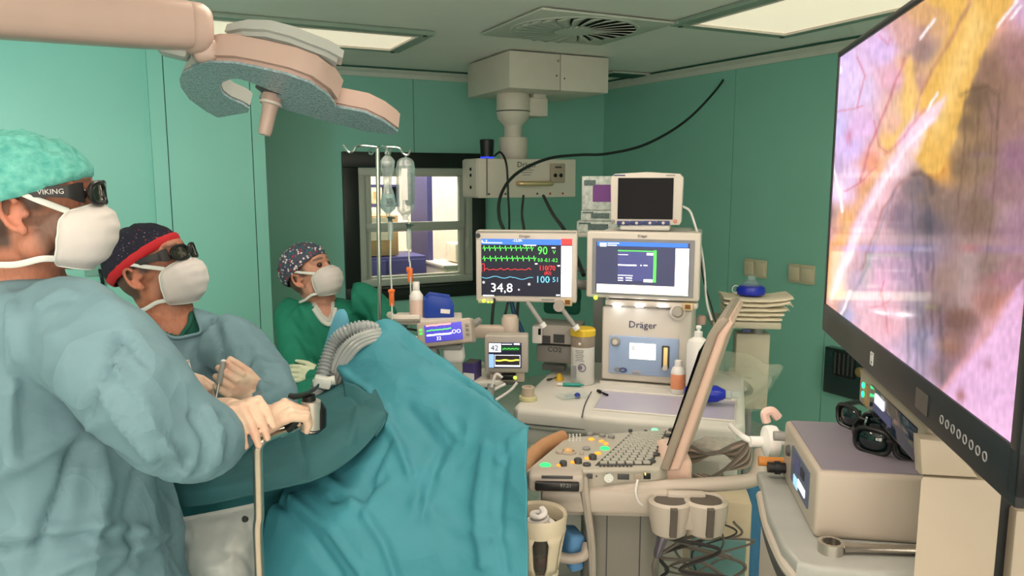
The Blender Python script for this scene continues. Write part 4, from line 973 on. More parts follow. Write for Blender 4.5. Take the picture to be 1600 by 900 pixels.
# cables hanging under the patient monitor
for k, (x0, x1, r, m_, lb) in enumerate(((772, 768, 0.006, CABLE, 'thin black cable hanging at the left under the heart monitor'), (795, 782, 0.005, CABLE, 'black cable slanting left under the heart monitor'), (798, 818, 0.009, M('cable_blue', (28, 70, 110)), 'dark blue hose slanting right under the heart monitor'), (810, 808, 0.006, CABLE, 'thin black cable in the middle under the heart monitor'))):
    t = thing('monitor_lead', lb, 'cable', P(x0, 470, 3.05 + 0.03 * k))
    mb = MB(); mb.tube(spline([rel(x0, 466, 3.06 + .03 * k), rel((x0 * 2 + x1) / 3 - 1, 490, 3.06 + .03 * k), rel(x1, 525, 3.06 + .03 * k), rel(x1 + 4, 570, 3.06 + .03 * k)], 6), r, n=6); mb.build('wire', m_, t)
for k, (x0, y0, x1, y1, lb) in enumerate(((824, 472, 848, 508, 'grey tube slanting under the middle of the heart monitor'), (876, 480, 900, 512, 'grey tube slanting from the knob of the heart monitor'))):
    t = thing('breathing_tube', lb, 'tube', P(x0, y0, 3.0)); mb = MB(); mb.tube([rel(x0, y0, 3.02), rel(x1, y1, 2.98)], 0.010, n=10); mb.build('hose', GREYP, t)
    mb = MB(); mb.tube([rel(x1 - 2, y1 - 3, 2.98), rel(x1 + 2, y1 + 3, 2.98)], 0.014, n=10); mb.build('connector', MILKY, t)
# gas module rack and absorber canister
F = AF
t = thing('gas_module', 'grey gas module with black slots and CO2 lettering beside the canister', 'module', F.o, F.rz)
yy0 = 0.02
c, s = F.rect(833, 506, 903, 540, yy0); mb = MB(); mb.box((c[0], yy0 + 0.07, c[2]), (s[0], 0.14, s[1]), bev=0.006); up = mb.build('upper_unit', M('module_grey', (168, 164, 158), rough=0.45), t)
c, s = F.rect(836, 540, 896, 571, yy0); mb = MB(); mb.box((c[0], yy0 + 0.09, c[2]), (s[0], 0.14, s[1]), bev=0.006); lo = mb.build('lower_unit', M('module_grey2', (140, 138, 134), rough=0.45), t)
for q_ in ((848, 524, 860, 536), (865, 522, 882, 536)):
    c, s = F.rect(*q_, yy0); plate(c, s, yy0 - 0.001, DGREY, up, 'slot', 0.004)
c, s = F.rect(833, 508, 848, 536, yy0); mb = MB(); mb.box((c[0], yy0 - 0.008, c[2]), (s[0], 0.02, s[1]), bev=0.005); k_ = mb.build('water_trap', MILKY, t)
c, s = F.rect(843, 512, 847, 522, yy0); plate(c, s, yy0 - 0.019, BLACK, k_, 'slot', 0.003)
v = F.at(865, 548, yy0); text('CO2', 0.03, (v.x, yy0 + 0.018, v.z), DGREY, lo)
v = F.at(840, 600, 0.1); mb = MB(); mb.box((v.x + 0.06, 0.16, (0.88 + F.at(840, 571, 0.1).z) / 2), (0.10, 0.06, F.at(840, 571, 0.1).z - 0.88), bev=0.004); mb.build('foot', GREYP, t)
c = F.w((F.at(910, 590, -0.03).x, -0.03, 0.8805))
t = lathe_thing('absorber_canister', 'clear absorber canister with white label and yellow lid', 'canister', c, (
    ('body', [(0, 0), (0.044, 0), (0.048, 0.006), (0.048, 0.19), (0.046, 0.2), (0, 0.2)], M('canister_white', (206, 204, 200), rough=0.3, var=0.03)),
    ('upper_band', [(0.0485, 0.155), (0.0492, 0.157), (0.0492, 0.195), (0.047, 0.203)], M('canister_band_taupe', (140, 128, 116), rough=0.3)),  # taupe band below the lid, darker than the body
    ('lid', [(0.047, 0.198), (0.051, 0.2), (0.051, 0.222), (0.045, 0.228), (0, 0.229)], M('lid_yellow', (214, 182, 50), rough=0.4))), rz=R(-20))
v = Vector((0, -0.0485, 0))
mb = MB(); mb.box((-0.022, -0.0445, 0.055), (0.016, 0.008, 0.05)); mb.build('printed_block', M('label_grey', (130, 134, 140)), t)
mb = MB(); mb.lathe([(0.013, 0), (0.017, 0.0), (0.017, 0.002), (0.013, 0.002)], 24, loc=(0.01, -0.0475, 0.075), rot=(PI / 2, 0, 0)); mb.ell((0.002, -0.046, 0.075), (0.010, 0.003, 0.011)); mb.build('printed_emblem', M('label_grey2', (110, 106, 128)), t)
mb = MB()
for k in range(7): mb.box((0.0, -0.0478, 0.145 - 0.007 * k), (0.036 - 0.006 * (k % 3), 0.002, 0.0022))
mb.build('lettering', M('label_grey', (130, 134, 140)), t)
mb = MB(); mb.ell((0.0, -0.048, 0.172), (0.006, 0.002, 0.006)); mb.build('printed_dot', MILKY, t)
# green pouch behind
t = thing('green_pouch', 'dark green fabric pouch hanging behind the heart monitor knob', 'pouch', AF.w((AF.at(878, 485, 0.36).x, 0.36, 1.12)), R(-15))
mb = MB(); mb.ell((0, 0, 0.06), (0.09, 0.03, 0.09), nu=20, nv=12); mb.box((0, 0, 0.04), (0.17, 0.05, 0.14), bev=0.02); mb.build('pouch', M('pouch_green', (18, 92, 72), rough=0.8, bump=0.4, scale=20), t)
mb = MB(); mb.tube([(0, 0.0, 0.13), (0, 0.0, 0.16), (0.12, 0.02, 0.18)], 0.006, n=8); mb.build('hanging_rod', GREYP, t)

# small things on the worktop
WZ = 0.8805
def wpos(px, py, z=WZ): return PZ(px, py, z)
t = thing('tape_roll', 'stacked rolls of clear and yellowish tape on the worktop', 'tape', wpos(825, 625))
mb = MB(); mb.lathe([(0.018, 0), (0.033, 0), (0.034, 0.004), (0.034, 0.012), (0.033, 0.016), (0.018, 0.016), (0.018, 0)], 28); mb.build('lower_roll', M('tape_yellow', (200, 196, 150), rough=0.4), t)
mb = MB(); mb.lathe([(0.012, 0.016), (0.024, 0.016), (0.024, 0.05), (0.022, 0.052), (0.014, 0.052), (0.012, 0.016)], 28); mb.build('upper_roll', M('tape_tan', (184, 170, 152), rough=0.4), t)
t = thing('syringe', 'teal wrapped syringe lying at the back of the worktop', 'syringe', wpos(893, 604) + Vector((0, 0, 0.008)), R(-8))
mb = MB(); mb.tube([(-0.035, 0, 0), (0.035, 0, 0)], 0.0075, n=10); mb.build('barrel', M('syringe_teal', (30, 140, 130), rough=0.4), t); mb = MB(); mb.tube([(0.035, 0, 0), (0.05, 0, 0)], [0.005, 0.002], n=8); mb.build('nozzle', M('syringe_teal', (30, 140, 130)), t); mb = MB(); mb.tube([(-0.055, 0, 0), (-0.035, 0, 0)], 0.004, n=8); mb.build('plunger', MILKY, t); mb = MB(); mb.cyl((-0.058, 0, 0), (-0.055, 0, 0), 0.008, n=10); mb.build('thumb_rest', M('pale_pink', (226, 190, 180)), t)
t = thing('syringe', 'clear wrapped syringe with a dark blue cap on the worktop', 'syringe', wpos(898, 622) + Vector((0, 0, 0.008)), R(25))
mb = MB(); mb.tube([(-0.04, 0, 0), (0.0, 0, 0)], 0.008, n=12); mb.build('barrel', CLEAR, t); mb = MB(); mb.ell((0.008, -0.006, 0.003), (0.011, 0.011, 0.011)); mb.build('cap', M('cap_blue', (28, 46, 150)), t)
mb = MB(); g = [[(-0.06 + 0.02 * i, -0.03 + 0.02 * j, 0.002 + 0.004 * noise.noise(Vector((i * 1.7, j * 2.1, 0.3)))) for j in range(5)] for i in range(7)]; mb.grid(g); mb.build('wrapper', CLEAR, t)
t = thing('pen', 'black capped pen lying across the edge of the worktop tray', 'pen', wpos(943, 617) + Vector((0, 0, 0.006)), R(-60))
mb = MB(); mb.tube([(-0.026, 0, 0), (0.026, 0, 0)], 0.0045, n=10); mb.build('barrel', M('pen_navy', (20, 20, 34)), t); mb = MB(); mb.tube([(-0.038, 0, 0.001), (-0.020, 0, 0.001)], 0.0058, n=10); mb.build('cap', BLACK, t); mb = MB(); mb.box((-0.025, 0, 0.007), (0.022, 0.003, 0.002)); mb.build('clip', BLACK, t)
t = thing('cable_clip', 'yellow cone shaped clip on a black cord on the worktop', 'clip', wpos(874, 594))
mb = MB(); mb.lathe([(0, 0), (0.018, 0), (0.016, 0.012), (0.007, 0.028), (0, 0.03)], 16); mb.build('clip_body', M('clip_yellow', (206, 170, 40)), t); mb = MB(); mb.tube(spline([(0, 0, 0.015), (-0.02, -0.01, 0.012), (-0.045, -0.02, 0.004), (-0.05, 0.0, 0.004), (-0.03, 0.01, 0.004)], 6), 0.0022, n=6); mb.build('cord', BLACK, t)
# bottles at the right of the fascia
c = wpos(1058.5, 614)
lathe_thing('bottle', 'small white bottle with orange label in front of the tall pump bottle', 'bottle', c, (
    ('body', [(0, 0), (0.025, 0), (0.027, 0.004), (0.027, 0.085), (0.022, 0.1), (0.012, 0.108), (0, 0.108)], MILKY),
    ('label', [(0.0274, 0.02), (0.0277, 0.022), (0.0277, 0.076), (0.0274, 0.078)], M('label_orange_pale', (226, 150, 110), rough=0.5)), ('cap', [(0.011, 0.106), (0.014, 0.108), (0.014, 0.128), (0.012, 0.13), (0, 0.13)], MILKY)))
c = wpos(1088, 617, 0.888)
t = lathe_thing('pump_bottle', 'tall white disinfectant bottle beside the machine fascia', 'bottle', c, (
    ('body', [(0, 0), (0.038, 0), (0.041, 0.005), (0.041, 0.195), (0.036, 0.212), (0.018, 0.224), (0.014, 0.226), (0, 0.226)], MILKY),
    ('neck', [(0.0135, 0.224), (0.0155, 0.228), (0.0155, 0.245), (0.006, 0.248), (0.006, 0.258), (0, 0.258)], MILKY)))
mb = MB(); mb.box((0.0, 0, 0.262), (0.02, 0.016, 0.014), bev=0.004); mb.build('pump_head', MILKY, t)
for z, w in ((0.157, 0.014), (0.149, 0.016)):
    mb = MB(); mb.box((0.012, -0.0395, z), (w, 0.004, 0.005), rot=(0, -0.15, 0.3)); mb.build('lettering', DGREY, t)
mb = MB(); mb.ell((0.016, -0.037, 0.118), (0.006, 0.003, 0.006)); mb.build('printed_emblem', M('emblem_green', (150, 190, 160)), t)
# blue resuscitator on the tray
t = thing('resuscitator', 'blue breathing bag with clear valve lying at the right of the worktop', 'breathing bag', wpos(1100, 633) + Vector((0, 0, 0.045)), R(-12))
DB = M('silicone_blue', (26, 44, 170), rough=0.3)
mb = MB(); mb.lathe([(0, -0.075), (0.02, -0.07), (0.033, -0.04), (0.035, 0), (0.03, 0.045), (0.018, 0.07), (0.014, 0.075), (0, 0.075)], 24, rot=(0, PI / 2, 0)); mb.build('bag', DB, t)
mb = MB(); mb.lathe([(0.015, 0), (0.018, 0.002), (0.018, 0.022), (0.012, 0.025), (0.012, 0.05), (0, 0.05)], 18, loc=(0.072, 0, 0), rot=(0, PI / 2, 0)); mb.build('valve', CLEAR, t)
# ------------------------------------------------------------------ right wall fittings
FR = Frame(C_BR, math.atan2(RD.y, RD.x))
SWI = M('switch_plastic', (190, 184, 158), rough=0.4)
for k, (x0, y0, x1, y1) in enumerate(((1164, 407, 1197, 432), (1233, 415, 1272, 442))):
    a, b = FR.at(x0, y0, -0.01), FR.at(x1, y1, -0.01); w, h = b.x - a.x, 0.125
    c = Vector(((a.x + b.x) / 2, -0.004, (a.z + b.z) / 2))
    t = thing('light_switch', ['cream double light switch on the green wall above the towel stack', 'cream double light switch on the green wall beside the large screen'][k], 'switch', FR.w(c), FR.rz, 'light switches')
    mb = MB(); mb.box((0, -0.004, 0), (w, 0.016, h), bev=0.005); mb.build('plate', SWI, t)
    for s_ in (-1, 1):
        mb = MB(); mb.box((s_ * w * 0.245, -0.016, 0), (w * 0.42, 0.014, h * 0.74), rot=(R(4), 0, 0), bev=0.004); mb.build('rocker', M('switch_rocker', (200, 192, 166), rough=0.4), t)
a, b = FR.at(1294, 540, -0.03), FR.at(1346, 626, -0.03); c = Vector(((a.x + b.x) / 2, -0.03, (a.z + b.z) / 2))
t = thing('wall_box', 'dark green glossy wall box behind the lower corner of the large screen', 'box', FR.w(c), FR.rz)
WB = M('wallbox_dark', (24, 44, 46), rough=0.15, coat=0.4)
mb = MB(); mb.box((0, 0, 0), (b.x - a.x, 0.06, abs(a.z - b.z)), bev=0.006); mb.build('housing', WB, t)
mb = MB(); mb.box((0.02, -0.034, 0.06), ((b.x - a.x) * 0.6, 0.01, 0.16), bev=0.004); mb.build('front_panel', BLACK, t)
for k in range(5):
    mb = MB(); mb.box((0.02 - 0.06 + 0.03 * k, -0.041, 0.06), (0.012, 0.006, 0.13)); mb.build('vent_slot', DGREY, t)
mb = MB(); mb.lathe([(0, 0), (0.03, 0), (0.03, 0.02), (0.018, 0.03), (0, 0.03)], 16, loc=(0.14, -0.04, 0.04), rot=(PI / 2, 0, 0)); mb.build('knob', M('brass_dull', (150, 130, 90), rough=0.4, metal=0.5), t)

# left wall plate and cord behind the surgeons
FL = Frame(C_L1, math.atan2((C_L0 - C_L1).y, (C_L0 - C_L1).x))
a, b = FL.at(122, 290, 0), FL.at(168, 430, 0)
t = thing('wall_plate', 'grey green socket plate on the left wall behind the surgeons', 'socket', FL.w(((a.x + b.x) / 2, -0.006, (a.z + b.z) / 2)), FL.rz)
WP = M('wallplate_grey', (120, 160, 146), rough=0.5)
mb = MB(); mb.box((0, 0, 0), (b.x - a.x, 0.024, abs(a.z - b.z)), bev=0.004); mb.build('plate', WP, t)
for k in range(3):
    mb = MB(); mb.cyl((0.02, -0.013, 0.16 - 0.16 * k), (0.02, -0.02, 0.16 - 0.16 * k), 0.035, n=20); o = mb.build('socket_face', SWI, t)
    mb = MB(); mb.cyl((0.01, -0.0205, 0.16 - 0.16 * k), (0.01, -0.0215, 0.16 - 0.16 * k), 0.006, n=8); mb.cyl((0.03, -0.0205, 0.16 - 0.16 * k), (0.03, -0.0215, 0.16 - 0.16 * k), 0.006, n=8); mb.build('socket_hole', DARK, o)
t = thing('power_cable', 'black cord hanging from the socket plate on the left wall', 'cable', FL.w(((a.x + b.x) / 2, -0.03, 0)))
mb = MB(); mb.tube(spline([P(154, 416, 4.55) - t.location, P(158, 430, 4.5) - t.location, P(161, 450, 4.52) - t.location, P(160, 480, 4.53) - t.location, P(166, 560, 4.55) - t.location], 6), 0.010, n=6); mb.build('wire', CABLE, t)

# ------------------------------------------------------------------ towel stand at the right of the machine
q = P(1175, 505, 3.42); F = Frame((q.x, q.y, 0), R(-8)); TZ = q.z
TOW = M('towel_paper_white', (222, 212, 190), rough=0.85, bump=0.15, scale=40, var=0.04)
t = thing('accessory_stand', 'pale stand with a narrow shelf carrying folded towels beside the machine', 'stand', F.o, F.rz)
c, s = F.rect(1112, 499, 1218, 512, 0); mb = MB(); mb.box((c[0], 0.08, c[2] - 0.002), (s[0], 0.24, s[1]), bev=0.006); mb.build('shelf_board', M('board_tan', (186, 180, 160), rough=0.5), t)
shelf_top = c[2] - 0.002 + s[1] / 2
c, s = F.rect(1150, 520, 1198, 640, 0.06); mb = MB(); mb.box((c[0], 0.10, c[2]), (s[0], 0.10, s[1]), bev=0.01); mb.build('column_box', M('board_tan', (186, 180, 160)), t)
v = F.at(1174, 520, 0.1); mb = MB(); mb.cyl((v.x, 0.1, shelf_top - 0.02), (v.x, 0.1, 0.05), 0.02, n=14); mb.cyl((v.x + 0.02, 0.06, shelf_top - 0.02), (v.x + 0.02, 0.06, shelf_top - 0.07), 0.022, n=14); mb.build('post', GREYP, t)
mb = MB(); mb.box((v.x, 0.1, 0.03), (0.3, 0.3, 0.05), bev=0.015); mb.build('foot', GREYP, t)
c, s = F.rect(1160, 514, 1172, 519, -0.03); mb = MB(); mb.box((c[0], -0.03, c[2]), (s[0], 0.01, s[1])); mb.build('printed_label', M('key_navy', (48, 60, 110)), t)
v = F.at(1098, 500, 0); mb = MB(); mb.lathe([(0, 0), (0.022, 0), (0.022, 0.03), (0.016, 0.04), (0, 0.04)], 16, loc=(v.x, 0.06, v.z - 0.03)); mb.build('end_cap', M('pale_pink', (226, 190, 180)), t)
# folded towels: a stack of soft layers
base = F.w((F.at(1172, 500, 0.06).x, 0.06, shelf_top))
rt = random.Random(11)
for k in range(5):
    lab = ['lowest folded white towel of the stack on the stand', 'second folded white towel from below in the stack on the stand', 'middle folded white towel of the stack on the stand', 'second folded white towel from the top of the stack on the stand', 'topmost folded white towel under the blue mask'][k]
    w0, w1 = (0.245, 0.25, 0.26, 0.285, 0.30)[k], 0.2
    t = thing('towel', lab, 'towel', base + Vector((0.004 * k, 0, 0.021 * k)), R(-8 + rt.uniform(-3, 3)), 'towels on the stand')
    nx, ny = 22, 10; th_ = 0.0195
    mb = MB(); g = []
    for i in range(nx + 1):
        x = -w0 / 2 + w0 * i / nx; row = []
        edge = abs(2 * x / w0)
        sag = (0.018 * edge ** 2 if k >= 3 else 0.003 * edge ** 2) * (1 if x > 0 else 0.6)
        for j in range(28):
            an = 2 * PI * j / 28; yy = math.copysign(abs(math.cos(an)) ** 0.5, math.cos(an)) * w1 / 2; z = math.copysign(abs(math.sin(an)) ** 0.7, math.sin(an)) * th_ / 2
            z *= (1 - 0.25 * edge ** 6)
            row.append((x + 0.006 * noise.noise(Vector((yy * 30, z * 80, k))), yy, th_ / 2 + z + sag + 0.002 * noise.noise(Vector((x * 25, yy * 25, k * 3.3)))))
        g.append(row)
    mb.grid(g, closed_u=True)
    vs = list(mb.bm.verts); mb.bm.faces.new(vs[:28]); mb.bm.faces.new(vs[-28:])
    mb.build('folded_cloth', TOW, t)
    if k in (2, 3):
        mb = MB()
        for q_ in range(7): mb.tube(spline([(w0 / 2 - 0.01, -0.06 + 0.02 * q_, 0.012), (w0 / 2 + 0.012, -0.062 + 0.021 * q_, 0.014 + 0.004 * (q_ % 2)), (w0 / 2 + 0.02, -0.06 + 0.02 * q_, 0.004)], 4), 0.0018, n=5)
        mb.build('loose_ties', TOW, t)
tp = base + Vector((-0.005, -0.01, 0.108))
t = thing('face_mask', 'blue silicone anaesthesia mask with ring on the towel stack', 'mask', tp, R(-6))
mb = MB(); mb.lathe([(0, 0.0), (0.05, 0.002), (0.062, 0.008), (0.066, 0.022), (0.062, 0.04), (0.05, 0.046), (0, 0.046)], 32, sy=0.75); mb.build('cushion', DB, t)
mb = MB(); mb.lathe([(0.045, 0.045), (0.038, 0.06), (0.024, 0.07), (0.018, 0.072), (0.018, 0.09), (0.014, 0.09), (0.014, 0.07)], 28, sy=0.8); mb.build('dome', CLEAR, t)
mb = MB(); mb.lathe([(0.017, -0.002), (0.019, 0), (0.017, 0.002), (0.015, 0), (0.017, -0.002)], 20, loc=(-0.07, -0.01, 0.03), rot=(PI / 2, 0, 0.3)); mb.build('pull_ring', MILKY, t)
# clear drape bag hanging at the stand
BAG = M('clear_bag', (206, 206, 188), rough=0.2, alpha=0.3, var=0.1, scale=30)
t = thing('plastic_bag', 'crumpled clear plastic bag with dark tubing hanging below the towels', 'bag', P(1165, 580, 3.2))
def sheet(name, mat, par, ctrl, nu=26, nv=26, amp=0.008, fr=14.0, thick=0.0, seed=0.0):
    """a soft surface through a grid of world points"""
    rows = [spline(r, max(1, (nu // (len(r) - 1)))) for r in ctrl]
    n = min(len(r) for r in rows); cols = []
    for j in range(n): cols.append(spline([r[j] for r in rows], max(1, nv // (len(rows) - 1))))
    m = len(cols[0]); g = []
    for i in range(m):
        g.append([])
        for j in range(n):
            p = cols[j][i]; nn = noise.noise(p * fr + Vector((seed, 0, 0))); n2 = noise.noise(p * fr * 2.3 + Vector((0, seed, 9)))
            g[-1].append(p + Vector((nn * amp * 0.5, nn * amp + n2 * amp * 0.5, n2 * amp * 0.3)) - par.location)
    mb = MB(); mb.grid(g); return mb.build(name, mat, par, thick=thick, angle=180)
Yb = 3.25
sheet('film', BAG, t, [[P(1128, 548, Yb), P(1150, 552, Yb - .02), P(1175, 556, Yb), P(1198, 570, Yb)], [P(1120, 585, Yb - .06), P(1150, 590, Yb - .12), P(1185, 585, Yb - .06), P(1224, 572, Yb - .05)], [P(1112, 618, Yb - .05), P(1145, 630, Yb - .1), P(1175, 622, Yb - .06), P(1205, 605, Yb)], [P(1110, 645, Yb), P(1140, 652, Yb - .04), P(1168, 645, Yb), P(1185, 640, Yb + .02)]], amp=0.02, fr=22)
sheet('film', BAG, t, [[P(1140, 575, Yb - .02), P(1165, 572, Yb - .06), P(1195, 580, Yb - .02)], [P(1135, 600, Yb - .1), P(1165, 600, Yb - .16), P(1205, 595, Yb - .08)], [P(1130, 628, Yb - .06), P(1160, 632, Yb - .1), P(1190, 618, Yb - .04)]], amp=0.02, fr=25, seed=4.0)
mb = MB(); mb.tube(spline([P(1132, 600, Yb - .03) - t.location, P(1145, 592, Yb - .06) - t.location, P(1165, 600, Yb - .05) - t.location, P(1172, 612, Yb - .05) - t.location, P(1150, 618, Yb - .05) - t.location, P(1130, 612, Yb - .03) - t.location], 6), 0.012, n=8); mb.build('tubing', M('smoke_tube', (50, 66, 60), rough=0.3), t)
# thin wall side leads at the right of the machine
for k, pp in enumerate((((1066, 322), (1078, 330), (1086, 352), (1094, 380), (1100, 420), (1104, 470), (1112, 500)), ((1094, 400), (1100, 440), (1112, 480), (1120, 510)))):
    t = thing('sensor_cable', ['pale sensor cable from the small top monitor down past the machine screen', 'thin dark cable beside the right edge of the machine screen'][k], 'cable', P(*pp[0], 3.1))
    mb = MB(); mb.tube(spline([P(x, y, 3.12) - t.location for x, y in pp], 6), 0.005 - 0.0015 * k, n=6); mb.build('wire', MILKY if k == 0 else CABLE, t)

# ------------------------------------------------------------------ ultrasound unit
UZ = 0.95
q = PZ(940, 735, UZ); F = Frame((q.x, q.y, 0), R(-3)); UF = F
UB = M('ultrasound_body', (176, 172, 160), rough=0.42, var=0.03); UL = M('ultrasound_light', (180, 171, 160), rough=0.4, var=0.02); UG = M('ultrasound_column', (122, 120, 112), rough=0.5, var=0.03)
LEATH = M('palm_rest_tan', (178, 134, 96), rough=0.5, var=0.08)
us = thing('ultrasound_machine', 'ultrasound unit with lit control keys and an edge on screen', 'machine', F.o, F.rz)
def uz(px, py, z=UZ): return F.atz(px, py, z)
nl, nr, fr_, fl = uz(822, 738), uz(1045, 733), uz(1066, 668), uz(878, 682)
mb = MB(); mb.prism([(nl.x, nl.y + 0.02), (nl.x + 0.03, nl.y), (nr.x - 0.03, nr.y), (nr.x, nr.y + 0.03), (fr_.x, fr_.y - 0.03), (fr_.x - 0.03, fr_.y), (fl.x + 0.03, fl.y), (fl.x, fl.y - 0.03)], UZ - 0.055, UZ, bev=0.008, seg=3); con = mb.build('console', UB, us)
pa = [uz(822, 733), uz(836, 712), uz(858, 694), uz(890, 680)]
mb = MB(); mb.tube(spline([(p.x - 0.012, p.y, UZ - 0.008) for p in pa], 8), [0.012] + [0.026] * 23 + [0.012], n=14, flat=0.8, up=(0, 0, 1)); mb.build('palm_rest', LEATH, us)
# side panel with ports
mb = MB(); mb.box(((nl.x + nr.x) / 2 + 0.02, nl.y + 0.06, UZ - 0.075), ((nr.x - nl.x) * 0.9, 0.14, 0.06), bev=0.012); mb.build('lower_shell', UL, us)
mb = MB(); mb.box((0.02, nl.y + 0.18, UZ - 0.10), ((nr.x - nl.x) * 0.86, 0.30, 0.07), bev=0.02); mb.build('under_shell', UL, us)
yp = nl.y - 0.001
def port(px, py, w, h, m_, nm, rnd=False):
    v = F.at(px, py, yp); mb = MB()
    if rnd: mb.lathe([(0, 0.004), (w * 0.5, 0.004), (w * 0.5, 0.006), (w, 0.006), (w, 0)], 18, loc=(v.x, yp + 0.001, v.z), rot=(PI / 2, 0, 0))
    else: mb.box((v.x, yp, v.z), (w, 0.006, h), bev=0.001)
    mb.build(nm, m_, us)
port(951, 746, 0.012, 0.012, CHROME, 'round_port', True); port(974, 745, 0.03, 0.014, DGREY, 'video_port'); port(921, 744, 0.016, 0.012, DGREY, 'usb_port'); port(1011, 744, 0.018, 0.015, BLACK, 'network_port'); port(996, 745, 0.018, 0.012, CREAM, 'plug')
port(1008, 741, 0.005, 0.005, glow('amber', (255, 220, 90), 3.0), 'status_light'); port(932, 744, 0.004, 0.004, DGREY, 'screw')
v = F.at(996, 748, yp); mb = MB(); mb.tube(spline([(v.x, yp - 0.006, v.z), (v.x - 0.005, yp - 0.012, v.z - 0.03), (v.x + 0.005, yp - 0.01, v.z - 0.06), (v.x + 0.03, yp, v.z - 0.075)], 6), 0.003, n=6); mb.build('plug_lead', MILKY, us)
# keys: alphabetic block, rows run away from the camera
kn0, kf0, kn1, kf1 = uz(934, 727), uz(989, 678), uz(1016, 726), uz(1040, 674)
KEY = M('key_grey', (170, 170, 160), rough=0.45); kme = None
rows, cols = 6, 13
mb = MB(); mb.prism([(kn0.x - 0.008, kn0.y - 0.004), (kn1.x + 0.004, kn1.y - 0.004), (kf1.x + 0.004, kf1.y + 0.006), (kf0.x - 0.006, kf0.y + 0.006)], UZ - 0.002, UZ + 0.0012); mb.build('key_bed', M('key_bed_dark', (60, 62, 58), rough=0.6), con)
for i in range(rows):
    for j in range(cols):
        u = (i + 0.5) / rows; v = (j + 0.5) / cols
        p = (kn0.lerp(kn1, u)).lerp(kf0.lerp(kf1, u), v)
        kw = (kn1.x - kn0.x) / rows * 0.80; kd = (kf0.y - kn0.y) / cols * 0.86
        if kme is None:
            mb = MB(); mb.box((0, 0, 0.003), (kw, kd, 0.006), bev=0.0012, seg=1); o = mb.build('key', KEY, con); kme = o.data
        else: o = mesh_obj('key', kme, None, con)
        o.location = (p.x, p.y, UZ)
for j in range(6):
    p = uz(1018, 722).lerp(uz(1050, 673), j / 5.0); mb = MB(); mb.ell((p.x, p.y, UZ + 0.003), (0.012, 0.011, 0.005)); mb.build('slider_key', DGREY, con)
for j in range(9):
    p = uz(938 + 6 * j, 729); mb = MB(); mb.box((p.x, p.y, UZ + 0.003), (0.007, 0.007, 0.006), bev=0.001, seg=1); mb.build('function_key', DGREY, con)
GB = glow('button_green', (40, 255, 110), 1.4); 
for (x, y, r, m_) in ((852, 727, 0.014, GB), (945, 701, 0.013, GB), (1023, 672, 0.011, glow('button_teal', (130, 240, 180), 0.9)), (924, 687, 0.009, G_ORANGE), (940, 690, 0.008, G_ORANGE), (947, 694, 0.007, G_ORANGE), (934, 709, 0.009, G_ORANGE), (873, 728, 0.006, G_ORANGE), (895, 723, 0.007, G_ORANGE), (917, 717, 0.007, G_ORANGE)):
    p = uz(x, y); mb = MB(); mb.lathe([(0, 0.004), (r * 0.8, 0.004), (r, 0.002), (r, -0.001)], 18, loc=(p.x, p.y, UZ), sy=0.9); mb.build('lit_button', m_, con)
for (x, y, r, h, m_) in ((880, 727, 0.010, 0.012, DGREY), (903, 723, 0.011, 0.012, DGREY), (926, 717, 0.011, 0.012, DGREY), (917, 727, 0.011, 0.006, DGREY), (916, 702, 0.011, 0.006, GREYP), (922, 680, 0.010, 0.008, GREYP), (941, 682, 0.010, 0.008, GREYP), (955, 684, 0.010, 0.008, GREYP), (874, 708, 0.010, 0.008, UL), (909, 710, 0.006, 0.008, UL), (985, 675, 0.006, 0.008, DGREY), (1009, 675, 0.005, 0.006, DGREY)):
    p = uz(x, y); mb = MB(); mb.lathe([(0, h), (r * 0.85, h), (r, h * 0.8), (r, -0.001)], 16, loc=(p.x, p.y, UZ)); mb.build('knob', m_, con)
p = uz(888, 707); mb = MB(); mb.lathe([(0.017, 0.0), (0.022, 0.0), (0.022, 0.004), (0.017, 0.005)], 24, loc=(p.x, p.y, UZ)); mb.build('trackball_ring', UL, con); mb = MB(); mb.ell((p.x, p.y, UZ), (0.016, 0.016, 0.014)); mb.build('trackball', M('trackball_tan', (206, 170, 120), rough=0.3), con)
for j in range(16):
    p = uz(890 + 5.5 * (j % 4), 680 + 3.2 * (j // 4)); mb = MB(); mb.ell((p.x, p.y, UZ + 0.001), (0.003, 0.003, 0.003), nu=8, nv=5); mb.build('small_key', MILKY, con)
# screen seen edge on
bt, tp_ = P(1046, 728, 1.92), P(1122, 520, 1.92); tip = P(1140, 497, 1.92)
FS = Frame((bt.x, bt.y, 0), R(-21.0))
A, B, C_ = FS.at(1046, 735, 0), FS.at(1119, 522, 0), FS.at(1138, 499, 0)
k1 = 1.92 / FPX
prof = [(A.x, A.z), (A.x + 14 * k1, A.z + 0.01), (B.x - 9 * k1, B.z), (C_.x - 14 * k1, C_.z + 0.003), (C_.x - 12 * k1, C_.z), (B.x - 6 * k1, B.z - 0.01)]
scr = MB(); lo = [(A.x - 20 * k1, A.z - 0.004), (A.x - 8 * k1, A.z - 0.008), (B.x + 3 * k1, B.z + 0.004), (C_.x + 2 * k1, C_.z - 0.004), (C_.x - 5 * k1, C_.z + 0.006), (C_.x - 12 * k1, C_.z + 0.004), (B.x - 10 * k1, B.z + 0.004)]
mb = MB(); mb.prism([(x, z) for x, z in ((A.x - 16 * k1, A.z), (A.x - 2 * k1, A.z - 0.004), (B.x + 2 * k1, B.z), (C_.x + 1 * k1, C_.z - 0.004), (C_.x - 6 * k1, C_.z + 0.006), (C_.x - 16 * k1, C_.z - 0.004), (B.x - 13 * k1, B.z - 0.004))], 0.0, 0.36, axis='y', bev=0.006, seg=3)
sm = mb.build('screen_frame', M('screen_frame_grey', (150, 140, 126), rough=0.45), us); sm.matrix_local = F.i @ FS.m
